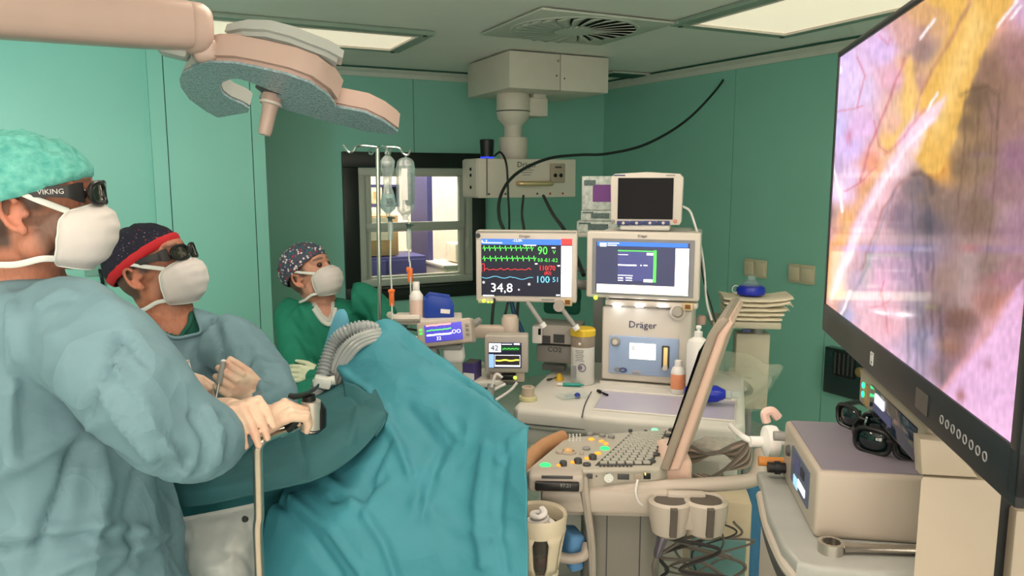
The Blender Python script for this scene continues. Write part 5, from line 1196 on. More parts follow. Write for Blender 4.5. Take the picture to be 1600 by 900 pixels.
mb = MB(); mb.prism([(A.x - 3 * k1, A.z - 0.008), (A.x + 15 * k1, A.z - 0.002), (B.x + 15 * k1, B.z - 0.006), (C_.x + 7 * k1, C_.z - 0.012), (C_.x + 2 * k1, C_.z), (C_.x - 4 * k1, C_.z - 0.004), (B.x + 1 * k1, B.z)], 0.012, 0.348, axis='y', bev=0.008, seg=3)
mb.build('back_shell', M('shell_pink_cream', (214, 184, 168), rough=0.4), sm)
n_ = Vector((B.x - A.x, 0, B.z - A.z)).normalized(); 
mb = MB(); mid = Vector(((A.x + B.x) / 2 - 17.0 * k1, 0.18, (A.z + B.z) / 2 + 0.002)); mb.box(mid, (0.003, 0.31, 0.27), rot=(0, math.atan2(n_.x, n_.z), 0)); mb.build('screen_glass', GLOSSBLK, sm)
# hinge, column, base, arms
v = F.at(1060, 745, 0.1); mb = MB(); mb.box((v.x - 0.01, 0.14, UZ - 0.03), (0.08, 0.18, 0.09), bev=0.02, seg=3); mb.build('hinge', M('shell_pink_cream', (214, 184, 168)), us)
c, s = F.rect(912, 784, 1030, 900, 0.05); mb = MB(); mb.box((c[0], 0.13, 0.47), (s[0], 0.18, 0.82), bev=0.02, seg=3); mb.build('column', UG, us)
for x in (948, 1000):
    v = F.at(x, 840, 0.04); mb = MB(); mb.box((v.x, 0.0395, 0.47), (0.003, 0.003, 0.8)); mb.build('column_joint', DGREY, us)
mb = MB(); mb.box((c[0], 0.16, 0.09), (0.55, 0.5, 0.09), bev=0.04, seg=4); mb.build('base', UB, us)
for sx_ in (-1, 1):
    for yy_ in (-0.05, 0.36):
        mb = MB(); mb.cyl((c[0] + sx_ * 0.24 - 0.015, yy_, 0.045), (c[0] + sx_ * 0.24 + 0.015, yy_, 0.045), 0.045, n=20); mb.build('caster', DGREY, us)
# side handle tube sweeping to the right
pts = [F.at(905, 772, 0.0), F.at(960, 767, 0.0), F.at(1040, 761, 0.01), F.at(1110, 757, 0.01), F.at(1150, 754, 0.01), F.at(1178, 748, 0.03), F.at(1188, 728, 0.06), F.at(1190, 708, 0.1)]
mb = MB(); mb.tube(spline(pts, 8), [0.018] * 16 + [0.019] * 24 + [0.021] * 17, n=14); mb.build('side_handle', UL, us)
# cup holders
v = F.at(1075, 800, -0.02); mb = MB()
for px_ in (1047, 1103):
    p = F.at(px_, 783, -0.055); mb.lathe([(0.040, 0.002), (0.048, 0.007), (0.055, 0.0), (0.054, -0.03), (0.044, -0.08), (0.026, -0.092), (0.022, -0.075), (0.037, -0.01), (0.040, 0.002)], 28, loc=p, sy=0.9)
p0, p1 = F.at(1047, 783, -0.055), F.at(1103, 783, -0.055)
mb.box(((p0.x + p1.x) / 2, p0.y, p0.z - 0.036), (p1.x - p0.x, 0.06, 0.062), bev=0.012); mb.box(((p0.x + p1.x) / 2, p0.y + 0.03, p0.z + 0.0), (0.1, 0.03, 0.03), bev=0.01)
cup = mb.build('probe_holder', UL, us)
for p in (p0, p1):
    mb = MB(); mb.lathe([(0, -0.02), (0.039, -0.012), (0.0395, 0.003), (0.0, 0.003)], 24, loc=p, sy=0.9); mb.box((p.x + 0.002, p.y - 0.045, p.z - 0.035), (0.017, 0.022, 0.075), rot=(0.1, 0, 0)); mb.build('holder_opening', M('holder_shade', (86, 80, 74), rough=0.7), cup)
p = F.at(984, 793, -0.01); mb = MB(); mb.lathe([(0.012, -0.003), (0.015, 0), (0.012, 0.003), (0.009, 0), (0.012, -0.003)], 20, loc=p, rot=(PI / 2, 0, 0)); mb.build('cable_ring', UL, us)
# left bracket with a small black readout
c, s = F.rect(826, 742, 912, 770, -0.06); mb = MB(); mb.box((c[0], -0.03, c[2]), (s[0], 0.07, s[1]), bev=0.01, seg=3); lb_ = mb.build('printer_bracket', UL, us)
c, s = F.rect(836, 753, 905, 768, -0.075); mb = MB(); mb.box((c[0], -0.072, c[2]), (s[0], 0.016, s[1]), bev=0.004); mb.build('readout', BLACK, lb_)
v = F.at(884, 759, -0.0805); text('97:21', 0.013, (v.x, -0.081, v.z), GREYP, lb_)
c, s = F.rect(846, 744, 895, 749, -0.07); mb = MB(); mb.box((c[0], -0.066, c[2]), (s[0], 0.006, s[1]), bev=0.001); mb.build('grip_slot', DGREY, lb_)
mb = MB(); pts = [F.at(912, 745, -0.02), F.at(914, 770, -0.03), F.at(918, 800, -0.02), F.at(924, 850, 0.0), F.at(925, 900, 0.02)]; mb.tube(spline(pts, 6), 0.012, n=8, flat=2.0); mb.build('side_strut', UL, us)
c, s = F.rect(868, 842, 920, 872, 0.02); mb = MB(); mb.tube(spline([F.at(918, 850, 0.02), F.at(912, 868, 0.0), F.at(890, 873, 0.0), F.at(866, 868, 0.0)], 6), 0.014, n=10); mb.build('foot_rest', UL, us)
# bucket hanging at the left
BK = M('bucket_cream', (206, 196, 172), rough=0.45)
p = P(842, 803, 1.79)
t = thing('suction_bucket', 'cream round holder with openings and a coiled tube inside beside the drape', 'bucket', (p.x, p.y, 0)); t.scale = (1.4, 1.4, 1)
kk = 1.78 / FPX; zt = p.z
mb = MB(); mb.lathe([(0.042, zt - 0.04), (0.043, zt), (0.048, zt + 0.006), (0.050, zt), (0.047, zt - 0.04), (0.042, zt - 0.04)], 32); mb.build('rim', BK, t)
for k in range(5):
    a0_ = 2 * PI * k / 5 + 0.35; g = []
    for j in range(6):
        zz_ = zt - 0.035 - 0.028 * j * 0.75; r_ = 0.046 - 0.0035 * j * 0.75; w_ = 0.30 if 0 < j < 5 else 0.42
        g.append([(r_ * math.cos(a0_ + w_ * s_), r_ * math.sin(a0_ + w_ * s_), zz_) for s_ in (-1, -0.5, 0, 0.5, 1)])
    mb = MB(); mb.grid(g); mb.build('rib', BK, t, thick=0.005)
zb = zt - 0.15
mb = MB(); mb.lathe([(0, zb - 0.03), (0.03, zb - 0.03), (0.036, zb), (0.034, zb + 0.012), (0, zb + 0.008)], 28); mb.build('cup_base', BK, t)
mb = MB(); mb.lathe([(0, zb + 0.01), (0.031, zb + 0.01), (0.038, zt - 0.03), (0, zt - 0.03)], 24); mb.build('jar', M('jar_smoke', (70, 66, 60), rough=0.25, alpha=0.75), t)
mb = MB(); mb.ell((0.012, -0.018, zb + 0.035), (0.018, 0.012, 0.016)); mb.build('red_contents', M('blood_red', (150, 26, 34), rough=0.3), t)
mb = MB(); mb.tube([(0.016 * math.cos(a_ * 0.5) * (1 - a_ / 60), 0.016 * math.sin(a_ * 0.5), zt - 0.025 + 0.0012 * a_) for a_ in range(28)], 0.006, n=8); mb.lathe([(0, 0), (0.03, 0), (0.03, 0.006), (0, 0.008)], 20, loc=(0, 0, zt - 0.03)); mb.build('coiled_tube', MILKY, t)
mb = MB(); mb.cyl((0, 0.0, 0.0), (0, 0.0, zb - 0.025), 0.02, n=12); mb.box((0, 0, 0.01), (0.2, 0.2, 0.02), bev=0.008); mb.build('stand', GREYP, t)
t = thing('blue_cloth', 'folded light blue cloth on the foot rest beside the bucket', 'cloth', P(893, 848, 1.98))
mb = MB(); mb.box((0, 0, 0), (0.045, 0.08, 0.075), rot=(0, 0.15, 0.3), bev=0.012, seg=3); mb.box((0.004, 0, -0.045), (0.04, 0.07, 0.05), rot=(0, -0.1, 0.3), bev=0.012, seg=3); mb.build('folded_cloth', M('cloth_lightblue', (96, 150, 200), rough=0.8, bump=0.3, scale=25), t)
# tangle of cables under the probe holders
rc = random.Random(21)
CB = M('cable_taupe', (104, 98, 92), rough=0.5); CP = M('cable_pinkish', (176, 152, 140), rough=0.45)
for k in range(9):
    lab = 'loose probe cable in the tangle below the probe holders'
    t = thing('probe_cable', lab, 'cable', P(1100, 870, 1.95 + 0.035 * k), 0, 'tangled probe cables')
    x0 = 1050 + 12 * k; pts = [(x0, 815), (x0 + rc.uniform(-25, 35), 835 + rc.uniform(-8, 8)), (rc.uniform(1030, 1180), 860 + rc.uniform(-12, 12)), (rc.uniform(1030, 1180), 885 + rc.uniform(-10, 10)), (rc.uniform(1030, 1170), 905), (rc.uniform(1030, 1170), 930)]
    mb = MB(); mb.tube(spline([P(x, y, 1.95 + 0.035 * k) - t.location for x, y in pts], 8), rc.choice((0.003, 0.004, 0.0055)), n=6); mb.build('cord', CB if k % 3 else M('cable_dark', (52, 50, 50), rough=0.5), t)
t = thing('probe', 'shiny ultrasound probe hanging below the left probe holder', 'probe', P(1034, 840, 1.86))
mb = MB(); mb.tube(spline([rel(1046, 815, 1.86), rel(1036, 838, 1.85), rel(1026, 870, 1.86)], 6), [0.010, 0.011, 0.013, 0.015, 0.016, 0.016, 0.015, 0.014, 0.013, 0.012, 0.012, 0.011, 0.008], n=12); mb.build('grip', M('probe_pewter', (120, 116, 128), rough=0.15, metal=0.6), t)
mb = MB(); mb.tube(spline([rel(1026, 870, 1.86), rel(1022, 890, 1.87), rel(1030, 915, 1.9)], 6), 0.007, n=8); mb.build('cord', CB, t)
# coiled tubes in plastic beside the screen hinge
for k in range(6):
    t = thing('coiled_lead', 'pinkish grey lead coiled behind the ultrasound hinge', 'cable', P(1110, 715, 2.1 + 0.03 * k), 0, 'coiled leads behind the hinge')
    y0 = 688 + 5 * k; pts = [(1068 + 3 * k, 705), (1080, y0 + 10), (1110 + 3 * k, y0 + 22 - 6 * k), (1150, y0 + 5), (1168, 690 - k), (1160 + 2 * k, 706 + 4 * k), (1130, 735), (1100 + 6 * k, 748), (1080 + 4 * k, 742)]
    mb = MB(); mb.tube(spline([P(x, y, 2.1 + 0.03 * k) - t.location for x, y in pts], 8), 0.005, n=6); mb.build('cord', CP if k % 2 else CB, t)
t = thing('plastic_pouch', 'crinkled clear plastic pouch on the coiled leads behind the hinge', 'pouch', P(1115, 695, 2.15))
sheet('film', M('pouch_film', (196, 188, 180), rough=0.18, alpha=0.55, var=0.15, scale=40), t, [[P(1085, 688, 2.2), P(1110, 682, 2.18), P(1140, 684, 2.2), P(1160, 690, 2.22)], [P(1082, 698, 2.15), P(1112, 700, 2.1), P(1140, 700, 2.12), P(1162, 697, 2.2)], [P(1090, 706, 2.18), P(1115, 712, 2.16), P(1140, 708, 2.18), P(1158, 702, 2.22)]], amp=0.012, fr=30)
# insufflation filter and tubes at the device
t = thing('gas_filter', 'white disc shaped gas filter on tubing at the left of the white device', 'filter', P(1204, 690, 1.62))
mb = MB(); mb.lathe([(0, -0.045), (0.012, -0.045), (0.012, -0.02), (0.034, -0.012), (0.036, -0.004), (0.036, 0.004), (0.034, 0.012), (0.012, 0.02), (0.010, 0.035), (0, 0.035)], 28, rot=(0, PI / 2, 0)); mb.build('disc', MILKY, t)
mb = MB(); mb.tube(spline([(-0.04, 0, 0), (-0.05, 0.03, 0.0), (-0.045, 0.09, -0.01), (-0.03, 0.2, -0.03)], 6), 0.007, n=8); mb.build('tube', MILKY, t)
mb = MB(); mb.tube([(0.03, 0, 0), (0.05, -0.004, -0.002)], 0.010, n=10); mb.build('tube_end', GREYP, t)
mb = MB(); mb.tube(spline([(0.0, 0.03, 0.035), (-0.005, 0.03, 0.055), (0.01, 0.03, 0.06), (0.025, 0.03, 0.045)], 5), 0.010, n=8); mb.build('clip', M('pale_pink', (226, 190, 180)), t)
t = thing('hanging_cloth', 'tall blue cloth hanging between ultrasound unit and device trolley', 'cloth', P(1178, 840, 2.4))
sheet('cloth', M('cloth_blue', (56, 110, 150), rough=0.8), t, [[P(1160, 760, 2.42), P(1172, 758, 2.38), P(1186, 760, 2.42), P(1196, 760, 2.44)], [P(1158, 840, 2.4), P(1172, 838, 2.36), P(1186, 842, 2.42), P(1200, 842, 2.42)], [P(1156, 935, 2.4), P(1172, 935, 2.35), P(1186, 936, 2.41), P(1202, 936, 2.42)]], amp=0.01, fr=10, thick=0.004)
t = thing('beige_cabinet', 'low beige cabinet behind the probe cables', 'cabinet', (P(1120, 800, 2.36).x, 2.36, 0), R(-10))
mb = MB(); mb.box((0, 0, 0.36), (0.2, 0.14, 0.68), bev=0.012); mb.build('body', M('cabinet_beige', (190, 176, 150), rough=0.5), t)
mb = MB(); mb.box((0, -0.075, 0.5), (0.17, 0.015, 0.16), bev=0.004); d = mb.build('drawer', M('drawer_teal', (96, 140, 140), rough=0.4), t); mb = MB(); mb.box((0, -0.088, 0.53), (0.08, 0.014, 0.014), bev=0.003); mb.build('handle', GREYP, d)
mb = MB(); mb.box((0, 0, 0.02), (0.18, 0.12, 0.04)); mb.build('plinth', DGREY, t)
# ------------------------------------------------------------------ device trolley at the right
TRZ = 1.085
TB = M('trolley_enamel', (172, 164, 154), rough=0.4, var=0.02); TBG = M('trolley_grey', (150, 152, 148), rough=0.4)
q = PZ(1190, 752, TRZ); F = Frame((q.x, q.y, 0), R(-9)); TF = F
tr = thing('device_trolley', 'cream equipment trolley with curved front carrying the white device', 'trolley', F.o, F.rz)
a_, b_, c_, d_ = F.atz(1190, 752, TRZ), F.atz(1200, 800, TRZ), F.atz(1222, 850, TRZ), F.atz(1245, 878, TRZ)
XR = a_.x + 0.42; YN = d_.y - 0.012
mb = MB(); out = [(a_.x, a_.y + 0.06), (a_.x, a_.y), (b_.x + 0.0, b_.y), (c_.x, c_.y), (d_.x, d_.y), (d_.x + 0.03, YN), (XR, YN), (XR, a_.y + 0.10)]
mb.prism(out, TRZ - 0.03, TRZ, bev=0.008, seg=3); mb.build('top_shelf', TBG, tr)
mb = MB(); ins = [(x + (0.012 if x < 0.2 else -0.01), y + (0.012 if y < -0.1 else -0.01)) for x, y in out]
mb.prism([(x, y) for x, y in ins], 0.16, TRZ - 0.03, bev=0.004); mb.build('body', TB, tr)
# dark handle groove along the curved front
g0 = [F.atz(1194, 776, TRZ - 0.05), ]
mb = MB(); gp = spline([(x - 0.002, y, TRZ - 0.06) for x, y in ((a_.x + 0.006, a_.y), (b_.x + 0.008, b_.y), (c_.x + 0.008, c_.y), (d_.x + 0.006, d_.y))], 8); mb.tube(gp, 0.016, n=10, flat=0.5, up=(0, 0, 1)); mb.build('handle_groove', DGREY, tr)
mb = MB(); mb.tube([Vector(p) + Vector((-0.004, 0, 0.03)) for p in gp], 0.010, n=8); mb.build('handle_rail', TB, tr)
v = F.at(1300, 895, YN - 0.0); mb = MB(); mb.lathe([(0, 0), (0.016, 0), (0.016, 0.02), (0.012, 0.03), (0, 0.03)], 16, loc=(v.x, YN + 0.01, TRZ - 0.045), rot=(PI / 2, 0, 0)); mb.build('lock_knob', GREYP, tr)
v = F.at(1240, 880, YN); mb = MB(); mb.box((v.x, YN + 0.010, 0.6), (0.004, 0.004, 0.9)); mb.build('door_joint', DGREY, tr)
mb = MB(); mb.box(((a_.x + XR) / 2, (YN + a_.y + 0.1) / 2, 0.12), (0.44, 0.5, 0.06), bev=0.02); mb.build('plinth', GREYP, tr)
for sx_ in (0, 1):
    for sy_ in (0, 1):
        xx, yy_ = a_.x + 0.03 + sx_ * 0.36, YN + 0.05 + sy_ * 0.35; mb = MB(); mb.cyl((xx - 0.015, yy_, 0.045), (xx + 0.015, yy_, 0.045), 0.045, n=18); mb.build('caster', DGREY, tr)

# white box device
q = PZ(1277, 737, 1.205); F = Frame((q.x, q.y, TRZ), R(-9)); BF = F
hb = 1.205 - TRZ
bx = thing('insufflator', 'white box device with violet grey top and a small screen on its left face', 'medical device', F.o, F.rz)
far = F.atz(1227, 656, hb); D_ = far.y; W_ = 0.30
mb = MB(); mb.box((W_ / 2, D_ / 2, hb / 2), (W_, D_, hb), bev=0.008, seg=3); mb.build('housing', M('device_white', (170, 160, 148), rough=0.4, var=0.02), bx)
mb = MB(); mb.box((W_ / 2, D_ / 2, hb + 0.001), (W_ - 0.02, D_ - 0.02, 0.003)); mb.build('top_plate', M('device_top_violet', (130, 124, 136), rough=0.4, var=0.03), bx)
mb = MB(); mb.box((-0.001, D_ * 0.42, hb * 0.54), (0.004, D_ * 0.50, hb * 0.56)); scf = mb.build('front_screen', glow('screen_greyblue', (70, 80, 98), 0.3), bx)
for k_, (yy_, zz_, sy_, sz_, m_) in enumerate(((0.5, 0.66, 0.16, 0.2, G_SLATE), (0.33, 0.42, 0.2, 0.12, G_PALE), (0.5, 0.36, 0.12, 0.16, glow('lightblue', (150, 200, 240), 0.8)), (0.32, 0.66, 0.1, 0.14, G_NAVY))):
    mb = MB(); mb.box((-0.0035, D_ * yy_, hb * zz_), (0.002, D_ * sy_, hb * sz_)); mb.build('screen_field', m_, scf)
mb = MB(); mb.lathe([(0, 0.006), (0.010, 0.006), (0.012, 0.0)], 16, loc=(0, D_ * 0.80, hb * 0.62), rot=(0, -PI / 2, 0)); mb.build('power_button', DGREY, bx)
for (yy_, zz_, r_, L_, m_, nm) in ((0.9, 0.22, 0.011, 0.035, BLACK, 'gas_port'), (0.98, 0.72, 0.010, 0.022, GREYP, 'tube_port'), (0.98, 0.25, 0.010, 0.05, M('port_brass', (186, 120, 50), rough=0.4), 'brass_port')):
    mb = MB(); mb.cyl((0.002, D_ * yy_, hb * zz_), (-L_, D_ * yy_, hb * zz_), r_, n=14); 
    if nm == 'gas_port': mb.cyl((-L_ * 0.3, D_ * yy_, hb * zz_), (-L_ * 0.6, D_ * yy_, hb * zz_), r_ * 1.25, n=14)
    mb.build(nm, m_, bx)
for xx in (0.03, W_ - 0.03):
    for yy_ in (0.03, D_ - 0.03):
        mb = MB(); mb.cyl((xx, yy_, -0.001), (xx, yy_, 0.004), 0.012, n=12); mb.build('rubber_foot', RUBBER, bx)

# ------------------------------------------------------------------ large screen
q1, q2 = PZ(1287, 515, 1.363), PZ(1591, 796, 1.363)
dx = q2 - q1; TVW = dx.length; FT = Frame((q1.x, q1.y, 0), math.atan2(dx.y, dx.x)); zb, zt = 1.363, FT.at(1302, 88, 0).z
TVH = zt - zb
tv = thing('large_screen', 'large flat screen showing a pink and yellow endoscopic picture', 'screen', FT.o, FT.rz)
BZ = M('screen_bezel', (34, 34, 38), rough=0.35, var=0.05)
bl, bb = 0.014, 0.062
mb = MB(); mb.box((TVW / 2, 0.028, (zb + zt) / 2), (TVW, 0.045, TVH), bev=0.006, seg=2); mb.build('housing', BZ, tv)
mb = MB(); mb.box((TVW / 2, 0.002, zb + bb / 2), (TVW, 0.012, bb), bev=0.003); bzb = mb.build('lower_bezel', BZ, tv)
mb = MB(); mb.box((TVW / 2, 0.002, zt - bl / 2), (TVW, 0.012, bl), bev=0.003); mb.build('upper_bezel', BZ, tv)
mb = MB(); mb.box((bl / 2, 0.002, (zb + zt) / 2), (bl, 0.012, TVH - 0.02), bev=0.003); mb.build('side_bezel', BZ, tv)
mb = MB(); mb.box((TVW - 0.012, 0.002, (zb + zt) / 2), (0.024, 0.012, TVH - 0.02), bev=0.003); mb.build('side_bezel', BZ, tv)
for k in range(8):
    xx = TVW * (0.78 + 0.020 * k); mb = MB(); mb.lathe([(0.0045, 0), (0.006, 0.0), (0.006, 0.001), (0.0045, 0.001), (0.0045, 0)], 16, loc=(xx, -0.0042, zb + 0.028), rot=(PI / 2, 0, 0)); mb.build('touch_key', M('key_outline', (150, 150, 152), rough=0.4), bzb)
mb = MB(); mb.box((TVW * 0.70, -0.0045, zb + 0.03), (0.05, 0.002, 0.03)); mb.build('sensor_window', M('sensor_dark', (50, 50, 54), rough=0.15), bzb)
mb = MB(); mb.ring((TVW * 0.43, -0.0045, zb + 0.03), (0.016, 0.022), 0.002, 0.002); mb.box((TVW * 0.43, -0.0045, zb + 0.031), (0.007, 0.002, 0.010)); mb.build('emblem', M('emblem_white', (200, 200, 200)), bzb)
mb = MB(); mb.box((TVW / 2, 0.075, (zb + zt) / 2 - 0.02), (TVW * 0.7, 0.07, TVH * 0.6), bev=0.02); mb.build('back_cover', BLACK, tv)

# the picture: colours laid out on the screen's own surface
SAMP = [(1302, 110, 214, 188, 240), (1300, 200, 206, 190, 240), (1340, 140, 222, 196, 232), (1380, 80, 214, 180, 226), (1420, 60, 212, 160, 150), (1330, 230, 216, 186, 236), (1298, 260, 190, 160, 200), (1350, 200, 224, 180, 222), (1400, 120, 224, 166, 190),
 (1450, 20, 210, 160, 110), (1500, 10, 226, 176, 100), (1560, 5, 220, 150, 130), (1598, 5, 200, 160, 190), (1440, 80, 150, 120, 120), (1430, 130, 190, 140, 130), (1460, 150, 224, 174, 96), (1480, 110, 232, 186, 108), (1510, 70, 230, 178, 104), (1470, 200, 236, 190, 108), (1455, 230, 240, 196, 120), (1470, 262, 222, 160, 70), (1490, 180, 222, 170, 84),
 (1420, 110, 228, 180, 110), (1425, 160, 226, 182, 120), (1400, 200, 230, 176, 150), (1390, 220, 232, 180, 110), (1445, 185, 244, 220, 214), (1420, 215, 240, 206, 230), (1395, 255, 240, 206, 220), (1370, 300, 236, 190, 200), (1345, 350, 230, 180, 200), (1325, 395, 216, 170, 180), (1310, 380, 226, 150, 70), (1300, 400, 222, 156, 96), (1320, 340, 232, 168, 110), (1350, 290, 226, 156, 120), (1365, 255, 230, 150, 120), (1310, 300, 230, 200, 236), (1330, 280, 226, 196, 230), (1300, 335, 150, 110, 120), (1295, 370, 196, 140, 150),
 (1290, 440, 228, 160, 110), (1305, 450, 224, 176, 130), (1300, 490, 220, 160, 140), (1320, 490, 160, 160, 200), (1340, 440, 190, 160, 180), (1360, 400, 196, 160, 180), (1375, 440, 222, 170, 190), (1360, 520, 226, 176, 190), (1390, 500, 226, 170, 186), (1345, 480, 226, 180, 196), (1400, 570, 220, 176, 206), (1430, 610, 206, 176, 214), (1350, 540, 224, 180, 210),
 (1435, 290, 100, 84, 96), (1420, 340, 124, 104, 122), (1440, 390, 140, 120, 140), (1420, 430, 170, 140, 160), (1455, 300, 124, 100, 92), (1450, 350, 96, 82, 92), (1435, 480, 150, 130, 150), (1440, 540, 150, 140, 170), (1425, 560, 180, 160, 190), (1460, 480, 130, 100, 100), (1480, 440, 142, 112, 106), (1490, 540, 136, 96, 90), (1475, 580, 130, 100, 110), (1500, 500, 116, 82, 76),
 (1510, 190, 120, 92, 72), (1500, 260, 124, 98, 76), (1490, 320, 132, 106, 96), (1525, 150, 110, 84, 66), (1545, 110, 140, 104, 90), (1530, 250, 130, 104, 84), (1530, 330, 120, 96, 82), (1560, 180, 146, 108, 100), (1590, 90, 160, 116, 116), (1570, 300, 140, 104, 110), (1590, 250, 146, 106, 122), (1590, 350, 150, 112, 130), (1540, 420, 134, 104, 100), (1580, 430, 162, 116, 126), (1550, 470, 158, 110, 100), (1570, 480, 190, 130, 120),
 (1560, 520, 214, 160, 170), (1590, 500, 200, 140, 150), (1540, 560, 222, 172, 200), (1560, 600, 222, 170, 210), (1500, 620, 218, 172, 204), (1520, 660, 226, 180, 220), (1560, 690, 226, 178, 222), (1480, 640, 210, 180, 220), (1560, 740, 224, 178, 226), (1590, 640, 216, 160, 200)]
S_xy = np.array([(a, b) for a, b, *_ in SAMP], float); S_c = np.array([lin(c[2:]) for c in SAMP])
NX, NZ = 250, 160
us_ = np.linspace(bl, TVW - 0.024, NX); vs_ = np.linspace(zb + bb, zt - bl, NZ)
UU, VV = np.meshgrid(us_, vs_)
wx = FT.o.x + math.cos(FT.rz) * UU; wy = FT.o.y + math.sin(FT.rz) * UU; wz = VV - CAM_Z
fwd = wy * _c - wz * _s; upc = wy * _s + wz * _c
PX = 800 + FPX * wx / fwd; PY = 450 - FPX * upc / fwd
pts = np.stack([PX.ravel(), PY.ravel()], 1)
def vnoise(x, y, seed):
    r = np.random.RandomState(seed); G = r.rand(64, 64)
    xi = np.floor(x).astype(int); yi = np.floor(y).astype(int); fx = x - xi; fy = y - yi; fx = fx * fx * (3 - 2 * fx); fy = fy * fy * (3 - 2 * fy)
    g = lambda a, b: G[a % 64, b % 64]
    return (g(xi, yi) * (1 - fx) + g(xi + 1, yi) * fx) * (1 - fy) + (g(xi, yi + 1) * (1 - fx) + g(xi + 1, yi + 1) * fx) * fy
qx = pts[:, 0] + 3.5 * (vnoise(pts[:, 0] / 18, pts[:, 1] / 18, 1) - 0.5); qy = pts[:, 1] + 4 * (vnoise(pts[:, 0] / 18, pts[:, 1] / 18, 2) - 0.5)
qy = np.maximum(qy, 4.0)
d2 = (qx[:, None] - S_xy[None, :, 0]) ** 2 + (qy[:, None] - S_xy[None, :, 1]) ** 2 + 25.0
wgt = (d2 + 90) ** -2.0; colr = (wgt @ S_c) / wgt.sum(1, keepdims=True)
def dist_poly(x, y, pl):
    best = np.full(x.shape, 1e9)
    for (ax, ay), (bx_, by) in zip(pl, pl[1:]):
        L2 = (bx_ - ax) ** 2 + (by - ay) ** 2; t_ = np.clip(((x - ax) * (bx_ - ax) + (y - ay) * (by - ay)) / L2, 0, 1)
        best = np.minimum(best, np.hypot(x - ax - t_ * (bx_ - ax), y - ay - t_ * (by - ay)))
    return best
def inside(x, y, pg):
    r = np.zeros(x.shape, bool); n = len(pg)
    for i in range(n):
        (x0, y0), (x1, y1) = pg[i], pg[(i + 1) % n]
        c = ((y0 > y) != (y1 > y)) & (x < (x1 - x0) * (y - y0) / ((y1 - y0) or 1e-9) + x0); r ^= c
    return r
def over(rgb, mask):
    global colr
    colr = colr * (1 - mask[:, None]) + np.array(lin(rgb))[None, :] * mask[:, None]
def poly(rgb, pg, soft=5.0, op=1.0):
    ins = inside(qx, qy, pg); d = dist_poly(qx, qy, pg + [pg[0]]); sd = np.where(ins, d, -d); over(rgb, op / (1 + np.exp(-np.clip(sd / soft * 2, -30, 30))))
def line(rgb, pl, w, op=0.7, wig=True):
    x, y = (qx, qy) if wig else (pts[:, 0], pts[:, 1]); over(rgb, op * np.exp(-(dist_poly(x, y, pl) / w) ** 2))
# large yellow lobe with its shaded right flank
poly((118, 90, 70), [(1545, 85), (1600, 60), (1600, 130), (1560, 200), (1500, 270), (1490, 215), (1520, 140)], 10, 0.25)
poly((222, 172, 84), [(1440, 0), (1600, -80), (1590, 0), (1548, 60), (1526, 110), (1508, 160), (1494, 210), (1482, 245), (1468, 278), (1456, 278), (1444, 264), (1432, 250), (1448, 215), (1436, 175), (1440, 140), (1462, 100), (1480, 60), (1490, 20)], 2.5, 0.95)
poly((240, 204, 130), [(1520, 0), (1545, 40), (1500, 130), (1478, 190), (1462, 215), (1458, 190), (1480, 130), (1500, 70)], 10, 0.6)
line((196, 130, 60), [(1478, 265), (1468, 276), (1454, 274)], 4, 0.7)
line((170, 110, 100), [(1520, 0), (1470, 90), (1435, 150), (1432, 185)], 3.5, 0.6); line((150, 112, 104), [(1446, 45), (1440, 80), (1432, 110)], 8, 0.6)
poly((234, 188, 110), [(1422, 88), (1436, 146), (1426, 187), (1392, 230), (1380, 250), (1387, 222), (1410, 190), (1413, 133)], 3, 0.9)
# pale tendon running down to the left
poly((240, 208, 226), [(1478, 150), (1462, 190), (1432, 215), (1404, 250), (1372, 300), (1346, 348), (1330, 400), (1310, 450), (1296, 470), (1318, 400), (1342, 340), (1372, 280), (1396, 236), (1426, 194)], 3.5, 0.92)
line((250, 236, 244), [(1460, 185), (1425, 222), (1390, 270), (1355, 335), (1325, 410)], 4, 0.6); line((214, 120, 140), [(1446, 172), (1420, 205), (1400, 228), (1384, 240)], 3, 0.6); line((200, 110, 120), [(1414, 92), (1400, 130), (1380, 180), (1362, 226), (1345, 280)], 2.4, 0.7)
line((226, 170, 100), [(1395, 235), (1360, 290), (1330, 340), (1305, 400), (1290, 450)], 8, 0.55)
line((160, 110, 110), [(1430, 268), (1405, 290), (1380, 330), (1362, 380), (1346, 420)], 3, 0.6); line((140, 130, 150), [(1400, 300), (1375, 360), (1350, 430), (1318, 490)], 3.0, 0.5)
line((80, 64, 70), [(1428, 272), (1440, 268), (1456, 280), (1458, 300)], 5, 0.7)
for k, (a, b, c_) in enumerate(((1425, 300, 430), (1432, 420, 600), (1441, 430, 630), (1418, 480, 570), (1448, 300, 420), (1470, 480, 640), (1455, 320, 520))): line((70, 66, 84), [(a, b), (a + 4, (b + c_) / 2), (a + 1, c_)], 2.5 + (k % 3), 0.45)
for a, b in (((1510, 140), (1498, 330)), ((1530, 150), (1520, 380)), ((1545, 140), (1548, 240)), ((1560, 190), (1540, 420))): line((96, 70, 58), [a, ((a[0] + b[0]) / 2 + 4, (a[1] + b[1]) / 2), b], 2.0, 0.45)
line((90, 66, 54), [(1500, 150), (1520, 138), (1545, 132), (1562, 150), (1560, 200)], 2.5, 0.5)
for pl in ([(1375, 55), (1388, 70), (1392, 60)], [(1340, 165), (1352, 120), (1340, 90)], [(1366, 190), (1374, 228), (1388, 236)], [(1320, 300), (1350, 280), (1370, 262)], [(1300, 180), (1330, 170), (1350, 165)], [(1378, 462), (1386, 490), (1388, 520)], [(1360, 480), (1380, 476), (1392, 468)], [(1383, 440), (1376, 460)]): line((206, 100, 120), pl, 1.6, 0.6)
